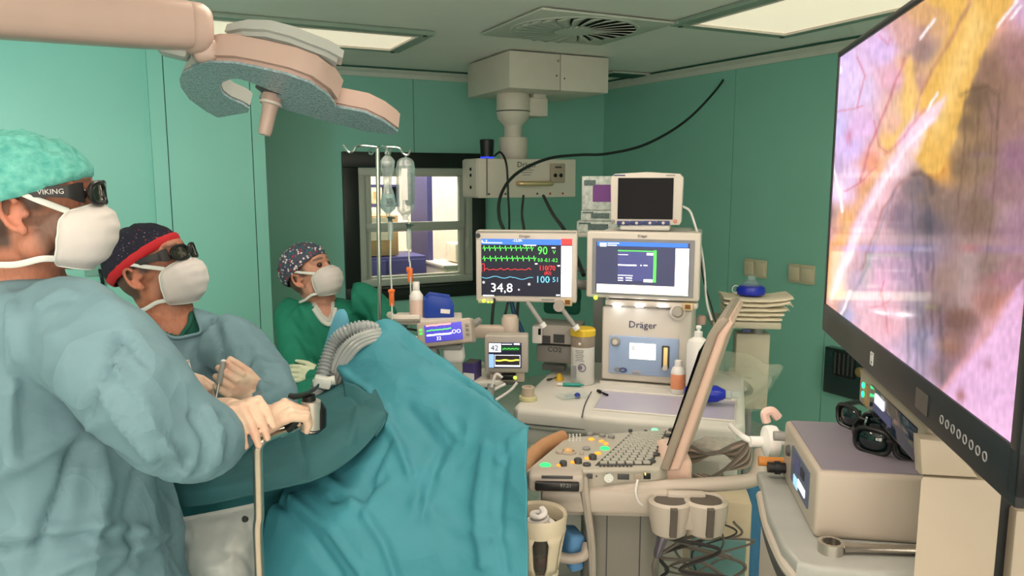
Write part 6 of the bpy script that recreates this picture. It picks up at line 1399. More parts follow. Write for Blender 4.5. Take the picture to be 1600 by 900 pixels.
over((206, 70, 90), 0.55 * np.exp(-(((qx - 1327) / 6) ** 2 + ((qy - 214) / 12) ** 2)))
# pink skin fold with spots
poly((224, 176, 214), [(1452, 640), (1480, 600), (1510, 560), (1545, 520), (1575, 470), (1600, 440), (1600, 820), (1560, 780)], 3, 0.9)
line((206, 140, 130), [(1460, 625), (1485, 595), (1515, 556), (1550, 512), (1585, 458)], 6, 0.5)
over((150, 84, 70), 0.8 * np.exp(-(((pts[:, 0] - 1502) / 8) ** 2 + ((pts[:, 1] - 618) / 12) ** 2))); over((176, 120, 140), 0.7 * np.exp(-(((pts[:, 0] - 1546) / 7) ** 2 + ((pts[:, 1] - 570) / 9) ** 2)))
# wet highlights
for pl in ([(1465, 145), (1452, 172)], [(1560, 40), (1580, 15), (1596, -5)], [(1300, 250), (1312, 300), (1316, 330)], [(1440, 60), (1462, 30)], [(1308, 500), (1320, 480), (1330, 455)], [(1596, 8), (1580, 30)]): line((255, 246, 250), pl, 2.2, 0.8)
grain = 1 + 0.22 * (vnoise(pts[:, 0] / 5, pts[:, 1] / 9, 7) - 0.5) + 0.2 * (vnoise(pts[:, 0] / 2.2, pts[:, 1] / 14, 8) - 0.5)
colr = np.clip(colr * grain[:, None], 0, 1)
over((236, 236, 250), 0.8 * ((np.abs(pts[:, 0] - 1311) < 6) & (np.abs(pts[:, 1] - 111 + 0.35 * (pts[:, 0] - 1311)) < 6)).astype(float))
me = bpy.data.meshes.new('picture')
vv = np.stack([UU.ravel(), np.full(UU.size, -0.001), VV.ravel()], 1)
idx = np.arange(NX * NZ).reshape(NZ, NX); fc = np.stack([idx[:-1, :-1].ravel(), idx[:-1, 1:].ravel(), idx[1:, 1:].ravel(), idx[1:, :-1].ravel()], 1)
me.from_pydata(vv.tolist(), [], fc.tolist())
ca = me.color_attributes.new('picture', 'FLOAT_COLOR', 'POINT'); buf = np.ones((NX * NZ, 4), np.float32); buf[:, :3] = colr; ca.data.foreach_set('color', buf.ravel())
pm_ = bpy.data.materials.new('endoscopic_picture'); pm_.use_nodes = True; nt = pm_.node_tree; bs = nt.nodes['Principled BSDF']
at = nt.nodes.new('ShaderNodeAttribute'); at.attribute_name = 'picture'; nt.links.new(at.outputs['Color'], bs.inputs['Emission Color']); bs.inputs['Emission Strength'].default_value = 1.22
bs.inputs['Base Color'].default_value = (0.01, 0.01, 0.01, 1); bs.inputs['Roughness'].default_value = 0.08; bs.inputs['Specular IOR Level'].default_value = 0.22
mesh_obj('picture', me, pm_, tv)

# pillar that carries the screen, control unit below it
q = P(1500, 800, 1.06); F = Frame((q.x, q.y, 0), R(-9))
pl_ = thing('screen_pillar', 'cream pillar with black post carrying the large screen', 'stand', F.o, F.rz)
c, s = F.rect(1440, 744, 1552, 905, 0); zc_ = c[2] + s[1] / 2
mb = MB(); mb.prism([(c[0] - s[0] / 2, 0.0), (c[0] + s[0] / 2, 0.0), (c[0] + s[0] / 2, 0.05), (c[0] - s[0] / 2 + 0.025, 0.05)], 0.0, zc_, bev=0.006); mb.build('lower_column', CREAM, pl_)
up = [F.at(1446, 690, 0.0), F.at(1478, 690, 0.0), F.at(1552, 772, 0.0)]
mb = MB(); L_ = [F.at(x, y, 0.0) for x, y in ((1441, 744), (1436, 712), (1432, 690), (1460, 686), (1478, 690), (1520, 733), (1553, 772), (1552, 744 + 30))]
mb.prism([(c[0] - s[0] / 2, zc_ + 0.001), (c[0] - s[0] / 2 - 0.004, zc_ + 0.03), (L_[3].x - 0.02, L_[3].z), (L_[4].x, L_[4].z), (L_[6].x, L_[6].z), (L_[6].x, zc_ + 0.001)] if L_[6].z > zc_ else [(c[0] - s[0] / 2, zc_ + 0.001), (c[0] - s[0] / 2 - 0.004, zc_ + 0.03), (L_[3].x - 0.02, L_[3].z), (L_[4].x, L_[4].z), (L_[5].x, L_[5].z), (L_[5].x + 0.01, zc_ + 0.001)], 0.0, 0.03, axis='y', bev=0.005); mb.build('upper_column', CREAM, pl_)
c2, s2 = F.rect(1555, 770, 1586, 905, 0.02); mb = MB(); mb.box((c2[0], 0.05, 0.66), (s2[0], 0.06, 1.32)); mb.build('post', BLACK, pl_)
c2, s2 = F.rect(1588, 798, 1660, 905, 0.0); mb = MB(); mb.box((c2[0], 0.04, 0.55), (s2[0], 0.08, 2 * (c2[2] + s2[1] / 2 - 0.55)), bev=0.005); mb.build('side_column', CREAM, pl_)
# control unit: long box running away below the screen
n1, n2 = P(1440, 700, 1.12), P(1345, 603, 1.50)
dv = (n2 - n1); ln = dv.length; FCu = Frame((n1.x, n1.y, 0), math.atan2(dv.y, dv.x) - PI / 2)
cu_ = thing('control_unit', 'slim control unit with dark touch screen and green lights below the large screen', 'control unit', (n1.x, n1.y, n1.z), 0)
cu_.rotation_euler = (math.asin(dv.z / ln), 0, math.atan2(dv.y, dv.x) - PI / 2)
mb = MB(); mb.box((0.035, ln / 2, 0.0), (0.07, ln + 0.03, 0.075), bev=0.010, seg=3); mb.build('housing', CREAM, cu_)
mb = MB(); mb.box((-0.001, ln * 0.42, -0.002), (0.004, ln * 0.72, 0.052), bev=0.001); o = mb.build('touch_screen', M('touch_dark', (36, 46, 66), rough=0.1, coat=0.5), cu_)
mb = MB(); mb.box((-0.0035, ln * 0.60, 0.008), (0.002, ln * 0.16, 0.018)); mb.build('screen_field', G_PALE, o)
mb = MB(); mb.box((-0.0035, ln * 0.55, -0.008), (0.002, ln * 0.3, 0.016)); mb.build('screen_field', G_SLATE, o)
for k in (0, 1):
    mb = MB(); mb.ell((-0.002, ln * 0.93, 0.008 - 0.018 * k), (0.002, 0.007, 0.006)); mb.build('status_light', glow('led_teal', (30, 255, 150), 3.0), cu_)
mb = MB(); mb.box((-0.001, ln * 0.86, -0.004), (0.003, ln * 0.05, 0.04)); mb.build('gold_panel', M('panel_gold', (170, 140, 90)), cu_)

# two pairs of black glasses on the device
LENSB = M('lens_black', (10, 26, 28), rough=0.06, coat=0.8)
def glasses_pair(t, s_=1.0):
    for sx_ in (-1, 1):
        mb = MB(); g = []
        for i in range(9):
            for_ = []
            for j in range(9):
                u = -1 + 2 * i / 8; v = -1 + 2 * j / 8; k_ = max(abs(u), abs(v)); r_ = (u * u + v * v) ** 0.5
                sc_ = (k_ / r_) if r_ > 0 else 0; u2, v2 = u * (0.6 + 0.4 * sc_), v * (0.6 + 0.4 * sc_)
                for_.append((sx_ * 0.034 + u2 * 0.029, 0.012 * (u2 * u2 + 0.5 * v2 * v2) + 0.012 * abs(sx_ * 0.034 + u2 * 0.03) / 0.06, v2 * 0.02))
            g.append(for_)
        mb.grid(g); mb.build('lens', LENSB, t, thick=0.003)
        mb = MB(); an = [(sx_ * 0.034 + 0.031 * math.copysign(abs(math.cos(a)) ** 0.7, math.cos(a)), 0.010 + 0.006, 0.0225 * math.copysign(abs(math.sin(a)) ** 0.7, math.sin(a))) for a in np.linspace(0, 2 * PI, 25)[:-1]]
        an = [(x, 0.004 + 0.016 * min(1, (abs(x) / 0.065)) ** 2, z) for x, y, z in an]
        mb.tube(an, 0.004, n=8, closed=True); mb.build('rim', BLACK, t)
        mb = MB(); mb.tube(spline([(sx_ * 0.064, 0.018, 0.006), (sx_ * 0.072, 0.04, 0.008), (sx_ * 0.073, 0.10, 0.006), (sx_ * 0.070, 0.135, -0.012)], 6), [0.009, 0.009, 0.009, 0.008, 0.008, 0.007, 0.007, 0.006, 0.006, 0.006, 0.006, 0.006, 0.005, 0.005, 0.005, 0.005, 0.005, 0.005, 0.004], n=8, flat=0.45); mb.build('temple', BLACK, t)
    mb = MB(); mb.tube([(-0.008, 0.004, 0.006), (0, 0.001, 0.008), (0.008, 0.004, 0.006)], 0.004, n=8); mb.build('bridge', BLACK, t)
    t.scale = (s_, s_, s_)
p = PZ(1392, 716, 1.208); t = thing('glasses', 'black 3D glasses lying on the white device nearer to the pillar', 'glasses', p + Vector((0.0, 0, 0.022)), R(-35)); glasses_pair(t)
p = PZ(1342, 676, 1.208); t = thing('glasses', 'black 3D glasses lying farther back on the white device', 'glasses', p + Vector((0.0, 0.0, 0.022)), R(-60)); glasses_pair(t)

# combination wrench on the trolley
p = PZ(1298, 862, TRZ); t = thing('wrench', 'large steel combination wrench on the trolley in front of the white device', 'wrench', p + Vector((0, 0, 0.008)), R(-4))
ring = []
mb = MB(); n = 24
prof_o = [(0.021 * math.cos(2 * PI * k / n), 0.021 * math.sin(2 * PI * k / n)) for k in range(n)]
prof_i = [((0.0135 + 0.0022 * (k % 2)) * math.cos(2 * PI * k / n), (0.0135 + 0.0022 * (k % 2)) * math.sin(2 * PI * k / n)) for k in range(n)]
A_ = [mb.bm.verts.new((x, y, -0.008)) for x, y in prof_o]; B_ = [mb.bm.verts.new((x, y, 0.010)) for x, y in prof_o]; C2 = [mb.bm.verts.new((x, y, 0.010)) for x, y in prof_i]; D2 = [mb.bm.verts.new((x, y, -0.008)) for x, y in prof_i]
for k in range(n):
    j = (k + 1) % n
    for X, Y_ in ((A_, B_), (B_, C2), (C2, D2), (D2, A_)): mb.bm.faces.new((X[k], X[j], Y_[j], Y_[k]))
mb.build('ring_end', STEEL, t)
mb = MB(); mb.tube([(0.018, 0, 0.0), (0.035, 0, 0.0), (0.10, 0.0, 0.0), (0.22, 0, 0.0)], [0.015, 0.013, 0.0125, 0.0125], n=10, flat=0.45, up=(0, 1, 0)); mb.build('shaft', STEEL, t)
# ------------------------------------------------------------------ people
from mathutils.bvhtree import BVHTree
GOWN = M('gown_blue', (106, 140, 152), rough=0.7, var=0.05, scale=7, bump=0.5, detail=7)
def crumple(m, scale, st, dist=0.02):
    """sharp paper-like creases in the relief of a cloth"""
    nt = m.node_tree; b = nt.nodes['Principled BSDF']; tc = nt.nodes.new('ShaderNodeTexCoord')
    n = nt.nodes.new('ShaderNodeTexNoise'); n.inputs['Scale'].default_value = scale * 0.6; n.inputs['Detail'].default_value = 3; nt.links.new(tc.outputs['Object'], n.inputs['Vector'])
    mx = nt.nodes.new('ShaderNodeMixRGB'); mx.blend_type = 'ADD'; mx.inputs[0].default_value = 0.45; nt.links.new(tc.outputs['Object'], mx.inputs[1]); nt.links.new(n.outputs['Color'], mx.inputs[2])
    hs = []
    for k, sc in enumerate((scale, scale * 2.7)):
        v = nt.nodes.new('ShaderNodeTexVoronoi'); v.feature = 'F1'; v.inputs['Scale'].default_value = sc; nt.links.new(mx.outputs[0], v.inputs['Vector']); hs.append(v.outputs['Distance'])
    bp0 = [x for x in nt.nodes if x.type == 'BUMP']; prev = bp0[0].outputs[0] if bp0 else None
    for k, h in enumerate(hs):
        bp = nt.nodes.new('ShaderNodeBump'); bp.inputs['Strength'].default_value = st * (1, 0.5)[k]; bp.inputs['Distance'].default_value = dist * (1, 0.4)[k]; nt.links.new(h, bp.inputs['Height'])
        if prev is not None: nt.links.new(prev, bp.inputs['Normal'])
        prev = bp.outputs[0]
    nt.links.new(prev, b.inputs['Normal'])
crumple(GOWN, 4.5, 0.85, 0.03)
SCRUB = M('scrub_green', (22, 122, 98), rough=0.8, var=0.08, scale=9, bump=0.4)
SCRUBD = M('scrub_dark_green', (14, 84, 70), rough=0.8)
MASKM = M('mask_white', (206, 202, 200), rough=0.8, var=0.02, scale=60, bump=0.05)
STRAP = M('mask_tie', (212, 220, 216), rough=0.8)
GLOVE = M('latex_glove', (224, 202, 178), rough=0.45, var=0.10, scale=22, sss=0.1, rgb2=(214, 168, 148))
def skin_mat(name):
    m = bpy.data.materials.new(name); m.use_nodes = True; nt = m.node_tree; b = nt.nodes['Principled BSDF']
    at = nt.nodes.new('ShaderNodeAttribute'); at.attribute_name = 'tone'
    n = nt.nodes.new('ShaderNodeTexNoise'); n.inputs['Scale'].default_value = 90
    mx = nt.nodes.new('ShaderNodeMixRGB'); mx.blend_type = 'OVERLAY'; mx.inputs[0].default_value = 0.25
    nt.links.new(at.outputs['Color'], mx.inputs[1]); nt.links.new(n.outputs['Fac'], mx.inputs[2]); nt.links.new(mx.outputs[0], b.inputs['Base Color'])
    bp = nt.nodes.new('ShaderNodeBump'); bp.inputs['Strength'].default_value = 0.12; bp.inputs['Distance'].default_value = 0.004
    nt.links.new(n.outputs['Fac'], bp.inputs['Height']); nt.links.new(bp.outputs[0], b.inputs['Normal'])
    b.inputs['Roughness'].default_value = 0.5; b.inputs['Subsurface Weight'].default_value = 0.08; b.inputs['Subsurface Radius'].default_value = (0.01, 0.004, 0.002)
    return m
SKIN = skin_mat('skin')

def head_matrix(p, yaw, pitch, roll=0.0, s=1.0):
    return Matrix.Translation(p) @ Matrix.Rotation(R(yaw), 4, 'Z') @ Matrix.Rotation(-R(pitch), 4, 'Y') @ Matrix.Rotation(R(roll), 4, 'X') @ Matrix.Scale(s, 4)

def head_shapes(mb, H):
    def e(c, r, rot=(0, 0, 0)): mb.ell((0, 0, 0), (1, 1, 1), rot=H @ Matrix.Translation(c) @ Euler(rot).to_matrix().to_4x4() @ Matrix.Diagonal((*r, 1)), nu=28, nv=18)
    e((-0.012, 0, 0.026), (0.098, 0.076, 0.090)); e((-0.03, 0, 0.01), (0.082, 0.072, 0.085))
    e((0.035, 0, -0.03), (0.058, 0.060, 0.075)); e((0.048, 0, -0.075), (0.046, 0.046, 0.042)); e((0.074, 0, -0.098), (0.022, 0.026, 0.018))
    e((0.062, 0, 0.045), (0.034, 0.058, 0.036)); e((0.078, 0, 0.035), (0.018, 0.045, 0.012)); e((0.10, 0, -0.012), (0.020, 0.014, 0.016), (0, 0.3, 0)); e((0.09, 0, 0.008), (0.014, 0.010, 0.03), (0, -0.35, 0))
    e((0.070, 0.034, -0.018), (0.024, 0.022, 0.020)); e((0.070, -0.034, -0.018), (0.024, 0.022, 0.020)); e((0.088, 0, -0.055), (0.012, 0.026, 0.014))
    e((0.0, 0.052, -0.062), (0.03, 0.016, 0.03)); e((0.0, -0.052, -0.062), (0.03, 0.016, 0.03))
    for s in (-1, 1):
        pts = []
        for k in range(15):
            a = -1.9 + 4.5 * k / 14; rx, rz = 0.0165, 0.030
            pts.append(H @ Vector((-0.022 - rx * math.cos(a - 0.4) * 1.0, s * (0.082 + 0.006 * math.sin(a * 0.5 + 1)), -0.004 + rz * math.sin(a - 0.0) - 0.002)))
        mb.tube(pts, 0.0055, n=8)
        e((-0.016, s * 0.077, -0.006), (0.012, 0.004, 0.024), (0, 0.15, 0)); e((-0.010, s * 0.080, -0.036), (0.009, 0.006, 0.012)); e((-0.002, s * 0.078, -0.008), (0.006, 0.006, 0.009))

def loft(mb, rings, yaw, sc=1.0, n=36, pw=0.85):
    g = []
    cy, sy = math.cos(yaw), math.sin(yaw)
    dense = []
    C = spline([r[0] for r in rings], 4)
    A = spline([Vector((r[1], r[2], 0)) for r in rings], 4)
    for c, a in zip(C, A):
        ring = []
        for k in range(n):
            t = 2 * PI * k / n; x = math.copysign(abs(math.cos(t)) ** pw, math.cos(t)) * a.x * sc; y = math.copysign(abs(math.sin(t)) ** pw, math.sin(t)) * a.y * sc
            ring.append(c + Vector((x * cy - y * sy, x * sy + y * cy, 0)))
        g.append(ring)
    mb.grid(g, closed_u=True); vs = list(mb.bm.verts)
    V = n; first = vs[-V * len(g):][:V]; last = vs[-V:]
    mb.bm.faces.new(first); mb.bm.faces.new(last)

def limb(mb, pts, rads, sc=1.0, n=18):
    P_ = spline([Vector(p) for p in pts], 6); Q = spline([Vector((r, 0, 0)) for r in rads], 6)
    mb.tube(P_, [max(0.004, q.x * sc) for q in Q], n=n)

def folds(me, amp, freq, seed=0.0, zs=0.35, amp2=None, f2=None):
    """cloth folds: long soft ridges plus finer crumple, pushed along the normals"""
    v = verts_np(me); nn = normals_np(me); out = np.zeros(len(v))
    for i, p in enumerate(v):
        q = Vector((p[0] * freq + seed, p[1] * freq, p[2] * freq * zs + seed))
        q2 = q + Vector((noise.noise(q * 0.7), noise.noise(q * 0.7 + Vector((5, 0, 0))), 0)) * 0.8
        r = 1 - 2 * abs(noise.noise(q2)); f = (f2 or freq * 2.6)
        w = Vector((p[0] * f * 0.8, p[1] * f, p[2] * f * 0.8 + seed)); r2 = 1 - 2 * abs(noise.noise(w))
        out[i] = amp * (r - 0.45) + (amp2 if amp2 is not None else amp * 0.35) * (r2 - 0.45)
    set_verts(me, v + nn * out[:, None])

def project(v):
    w = v - np.array([0, 0, CAM_Z]); fw = w[:, 1] * _c - w[:, 2] * _s; up = w[:, 1] * _s + w[:, 2] * _c
    return 800 + FPX * w[:, 0] / fw, 450 - FPX * up / fw, fw
def creases(me, lines, org=(0, 0, 0)):
    """sew in individual folds: polylines traced on the side that faces the photographer"""
    v = verts_np(me) + np.array(org); nn = normals_np(me); px, py, fw = project(v)
    cam_dir = -(v - np.array([0, 0, CAM_Z])); cam_dir /= np.linalg.norm(cam_dir, axis=1, keepdims=True)
    face = np.clip((nn * cam_dir).sum(1) * 3, 0, 1); off = np.zeros(len(v))
    for pl, w, a in lines:
        best = np.full(len(v), 1e9); 
        for (ax, ay), (bx_, by) in zip(pl, pl[1:]):
            L2 = (bx_ - ax) ** 2 + (by - ay) ** 2; t_ = np.clip(((px - ax) * (bx_ - ax) + (py - ay) * (by - ay)) / L2, 0, 1)
            best = np.minimum(best, np.hypot(px - ax - t_ * (bx_ - ax), py - ay - t_ * (by - ay)))
        off += a * np.exp(-(best / w) ** 2)
    set_verts(me, v - np.array(org) + nn * (off * face)[:, None])

def ray_surface(bvh, px, py, lift=0.0):
    o = Vector((0, 0, CAM_Z)); d = (P(px, py, 1.0) - o).normalized(); h = bvh.ray_cast(o, d)
    return (h[0] - d * lift) if h[0] is not None else None

def cut_region(me, poly_px, keep_back=True):
    """open a neckline: remove the faces facing the photographer inside a traced outline"""
    bm = bmesh.new(); bm.from_mesh(me); bm.faces.ensure_lookup_table()
    cs = np.array([f.calc_center_median()[:] for f in bm.faces]); ns = np.array([f.normal[:] for f in bm.faces]); px, py, fw = project(cs)
    ins = inside(px, py, poly_px); vd = np.array([0, 0, CAM_Z]) - cs; facing = (ns * vd).sum(1) > -0.25 * np.linalg.norm(vd, axis=1)
    bmesh.ops.delete(bm, geom=[f for f, a in zip(bm.faces, ins & facing) if a], context='FACES')
    bm.to_mesh(me); bm.free()

def shade_skin(me, H, base, stub, stub_amt, hair=None):
    v = verts_np(me); Hi = np.array(H.inverted()); h = (np.c_[v, np.ones(len(v))] @ Hi.T)[:, :3]
    c = np.tile(np.array(lin(base)), (len(v), 1)); s = np.array(lin(stub)); red = np.array(lin((206, 128, 104)))
    jaw = np.clip((0.005 - h[:, 2]) / 0.02, 0, 1) * np.clip((h[:, 0] + 0.012 + 0.3 * (h[:, 2] + 0.03)) / 0.02, 0, 1) * np.clip((h[:, 2] + 0.15) / 0.03, 0, 1) * (np.abs(h[:, 1]) > 0.02)
    c = c * (1 - stub_amt * jaw[:, None]) + s * (stub_amt * jaw[:, None])
    ear = np.clip((np.abs(h[:, 1]) - 0.074) / 0.008, 0, 1) * np.clip(1 - ((h[:, 0] + 0.02) / 0.035) ** 2, 0, 1) * np.clip(1 - ((h[:, 2] + 0.006) / 0.05) ** 2, 0, 1)
    c = c * (1 - 0.6 * ear[:, None]) + red * (0.6 * ear[:, None])
    brow = np.exp(-((h[:, 2] - 0.046) / 0.006) ** 2) * (h[:, 0] > 0.06) * (np.abs(h[:, 1]) > 0.014) * (np.abs(h[:, 1]) < 0.055)
    c = c * (1 - 0.8 * brow[:, None]) + np.array(lin((40, 30, 26))) * (0.8 * brow[:, None])
    if hair:
        hr = np.clip((-0.028 - h[:, 0]) / 0.012, 0, 1) * np.clip((h[:, 2] + 0.075) / 0.015, 0, 1) * (h[:, 2] < 0.2); side = np.clip((0.01 + h[:, 2]) / 0.01, 0, 1) * np.clip((0.035 - np.abs(h[:, 0] - 0.0) ) / 0.02, 0, 1)
        w = np.clip(hr + side, 0, 1) * (1 - ear) * 0.9; c = c * (1 - w[:, None]) + np.array(lin(hair)) * w[:, None]
    a = me.color_attributes.new('tone', 'FLOAT_COLOR', 'POINT'); buf = np.ones((len(v), 4), np.float32); buf[:, :3] = c; a.data.foreach_set('color', buf.ravel())

def make_cap(H, mat, t, rad, cen, plane, amp=0.004, seed=0.0, band=None, name='surgical_cap'):
    bm = bmesh.new(); bmesh.ops.create_uvsphere(bm, u_segments=72, v_segments=48, radius=1.0)
    for v in bm.verts:
        v.co = Vector((v.co.x * rad[0] + cen[0], v.co.y * rad[1] + cen[1], v.co.z * rad[2] + cen[2]))
    f = lambda c: c.z - (plane[0] + plane[1] * c.x + (plane[2] * c.x * c.x if len(plane) > 2 else 0))
    bmesh.ops.bisect_plane(bm, geom=list(bm.verts) + list(bm.edges) + list(bm.faces), plane_co=(0, 0, plane[0]), plane_no=Vector((-plane[1], 0, 1)).normalized(), clear_inner=True)
    for v in bm.verts:
        d = f(v.co); nrm = (v.co - Vector(cen)).normalized()
        k = min(1, max(0, d / 0.03)); k2 = min(1, max(0, d / 0.012))
        v.co += nrm * (amp * k * (1 - 2 * abs(noise.noise(v.co * 28 + Vector((seed, 0, 0))))) + amp * 0.6 * noise.noise(v.co * 60) * k + 0.004 * k2 - 0.004)
    mb = MB(); mb.bm.free(); mb.bm = bm
    o = mb.build(name, mat, t, thick=0.002, angle=180); o.matrix_local = t.matrix_basis.inverted() @ H
    if band:
        rim = []
        for k in range(64):
            a = 2 * PI * k / 64
            # point on the rim: walk down the meridian until the plane is met
            best = None
            for j in range(120):
                el = PI / 2 - PI * j / 119; p = Vector((rad[0] * math.cos(el) * math.cos(a) + cen[0], rad[1] * math.cos(el) * math.sin(a) + cen[1], rad[2] * math.sin(el) + cen[2]))
                if f(p) < 0.006: best = p; break
            rim.append(best)
        mb = MB(); mb.tube(rim, 0.0125, n=8, closed=True, flat=0.3, up=(0, 0, 1)); b = mb.build('cap_band', band, o)
    return o

def make_mask(H, t, flare=0.0):
    rows = [(0.004, 0.104, 0.060, 0.060), (-0.008, 0.119, 0.052, 0.069), (-0.024, 0.130, 0.044, 0.074), (-0.048, 0.131, 0.040, 0.075), (-0.074, 0.124, 0.036, 0.071), (-0.100, 0.106, 0.030, 0.062), (-0.118, 0.080, 0.030, 0.046)]
    Q = spline([Vector(r[:3]) for r in rows], 6); Q2 = spline([Vector((r[3], 0, 0)) for r in rows], 6)
    g = []
    for i, (q, y) in enumerate(zip(Q, Q2)):
        row = []
        for k in range(33):
            ph = -PI / 2 + PI * k / 32; s = math.sin(ph); c = max(0.0, math.cos(ph)) ** 0.8
            pl = 0.0010 * math.sin(i * 0.9 + 0.5 * s) * c + 0.0022 * noise.noise(Vector((s * 3, i * 0.22, 1.7)))
            x = q.y if False else q[1]
            row.append((q[2] + (q[1] - q[2]) * c + pl, y.x * (abs(s) ** 0.85) * (1 if s >= 0 else -1), q[0] - 0.012 * (1 - c) * (1 - 2.2 * i / (len(Q) - 1))))
        g.append(row)
    mb = MB(); mb.grid(g); o = mb.build('face_mask', MASKM, t, thick=0.0018, angle=180); o.matrix_local = t.matrix_basis.inverted() @ H
    mb = MB()
    for row in (g[0], g[-1]): mb.tube([Vector(p) for p in row], 0.0022, n=6)
    for kk in (0, -1): mb.tube([Vector(r_[kk]) for r_ in g], 0.0024, n=6)
    mb.build('mask_hem', STRAP, o)
    for s in (-1, 1):
        a = Vector(g[0][0 if s < 0 else -1]); b = Vector(g[-7][0 if s < 0 else -1])
        mb = MB(); mb.tube(spline([a, (0.02, s * 0.083, 0.014), (-0.012, s * 0.088, 0.031), (-0.05, s * 0.084, 0.036), (-0.10, s * 0.045, 0.034), (-0.115, 0, 0.033)], 6), 0.0055, n=6, flat=0.3, up=(0, 0, 1)); mb.build('mask_tie', STRAP, o)
        mb = MB(); mb.tube(spline([b, (0.01, s * 0.074, -0.088), (-0.03, s * 0.073, -0.095), (-0.075, s * 0.055, -0.092), (-0.105, 0.0, -0.088)], 6), 0.0055, n=6, flat=0.3, up=(0, 0, 1)); mb.build('mask_tie', STRAP, o)
    return o

def make_glasses(H, t, lettering=None):
    fr = MB(); pts = []
    o = None
    for s in (-1, 1):
        ring = []
        for k in range(28):
            a = 2 * PI * k / 28; u = 0.030 * math.copysign(abs(math.cos(a)) ** 0.75, math.cos(a)); v = 0.019 * math.copysign(abs(math.sin(a)) ** 0.75, math.sin(a))
            y = s * (0.035 + u); x = 0.112 - 5.2 * max(0, abs(y) - 0.012) ** 2 - 0.05 * max(0, abs(y) - 0.05)
            ring.append(Vector((x, y, 0.022 + v)))
        fr.tube(ring, 0.0045, n=8, closed=True); pts.append(ring)
    fr.tube([(0.104, -0.009, 0.028), (0.107, 0, 0.031), (0.104, 0.009, 0.028)], 0.004, n=8)
    o = fr.build('glasses', BLACK, t); o.matrix_local = t.matrix_basis.inverted() @ H
    for ring in pts:
        c = sum(ring, Vector()) / len(ring); mb = MB(); cv = mb.bm.verts.new(c + Vector((0.003, 0, 0))); vs = [mb.bm.verts.new(p) for p in ring]
        for k in range(len(vs)): mb.bm.faces.new((cv, vs[k], vs[(k + 1) % len(vs)]))
        mb.build('lens', M('glasses_lens', (34, 30, 24), rough=0.05, coat=0.9, var=0.1), o)
    for s in (-1, 1):
        mb = MB(); g = []
        for x, y, hz, zc in ((0.088, 0.066, 0.018, 0.024), (0.080, 0.076, 0.017, 0.025), (0.064, 0.081, 0.011, 0.027), (0.04, 0.083, 0.0095, 0.028), (0.0, 0.084, 0.008, 0.028), (-0.02, 0.083, 0.006, 0.024)):
            g.append([(x, s * (y + 0.003), zc + hz), (x, s * (y + 0.004), zc), (x, s * (y + 0.003), zc - hz), (x, s * (y - 0.002), zc - hz), (x, s * (y - 0.002), zc + hz)])
        mb.grid(g, closed_u=True); mb.build('temple', BLACK, o)
    if lettering:
        te = text(lettering, 0.0125, (0.040, -0.0885, 0.0275), M('letter_silver', (190, 190, 190), rough=0.4), o, rot=(PI / 2, 0, 0.0), depth=0.0003); te.name = 'lettering'
    return o

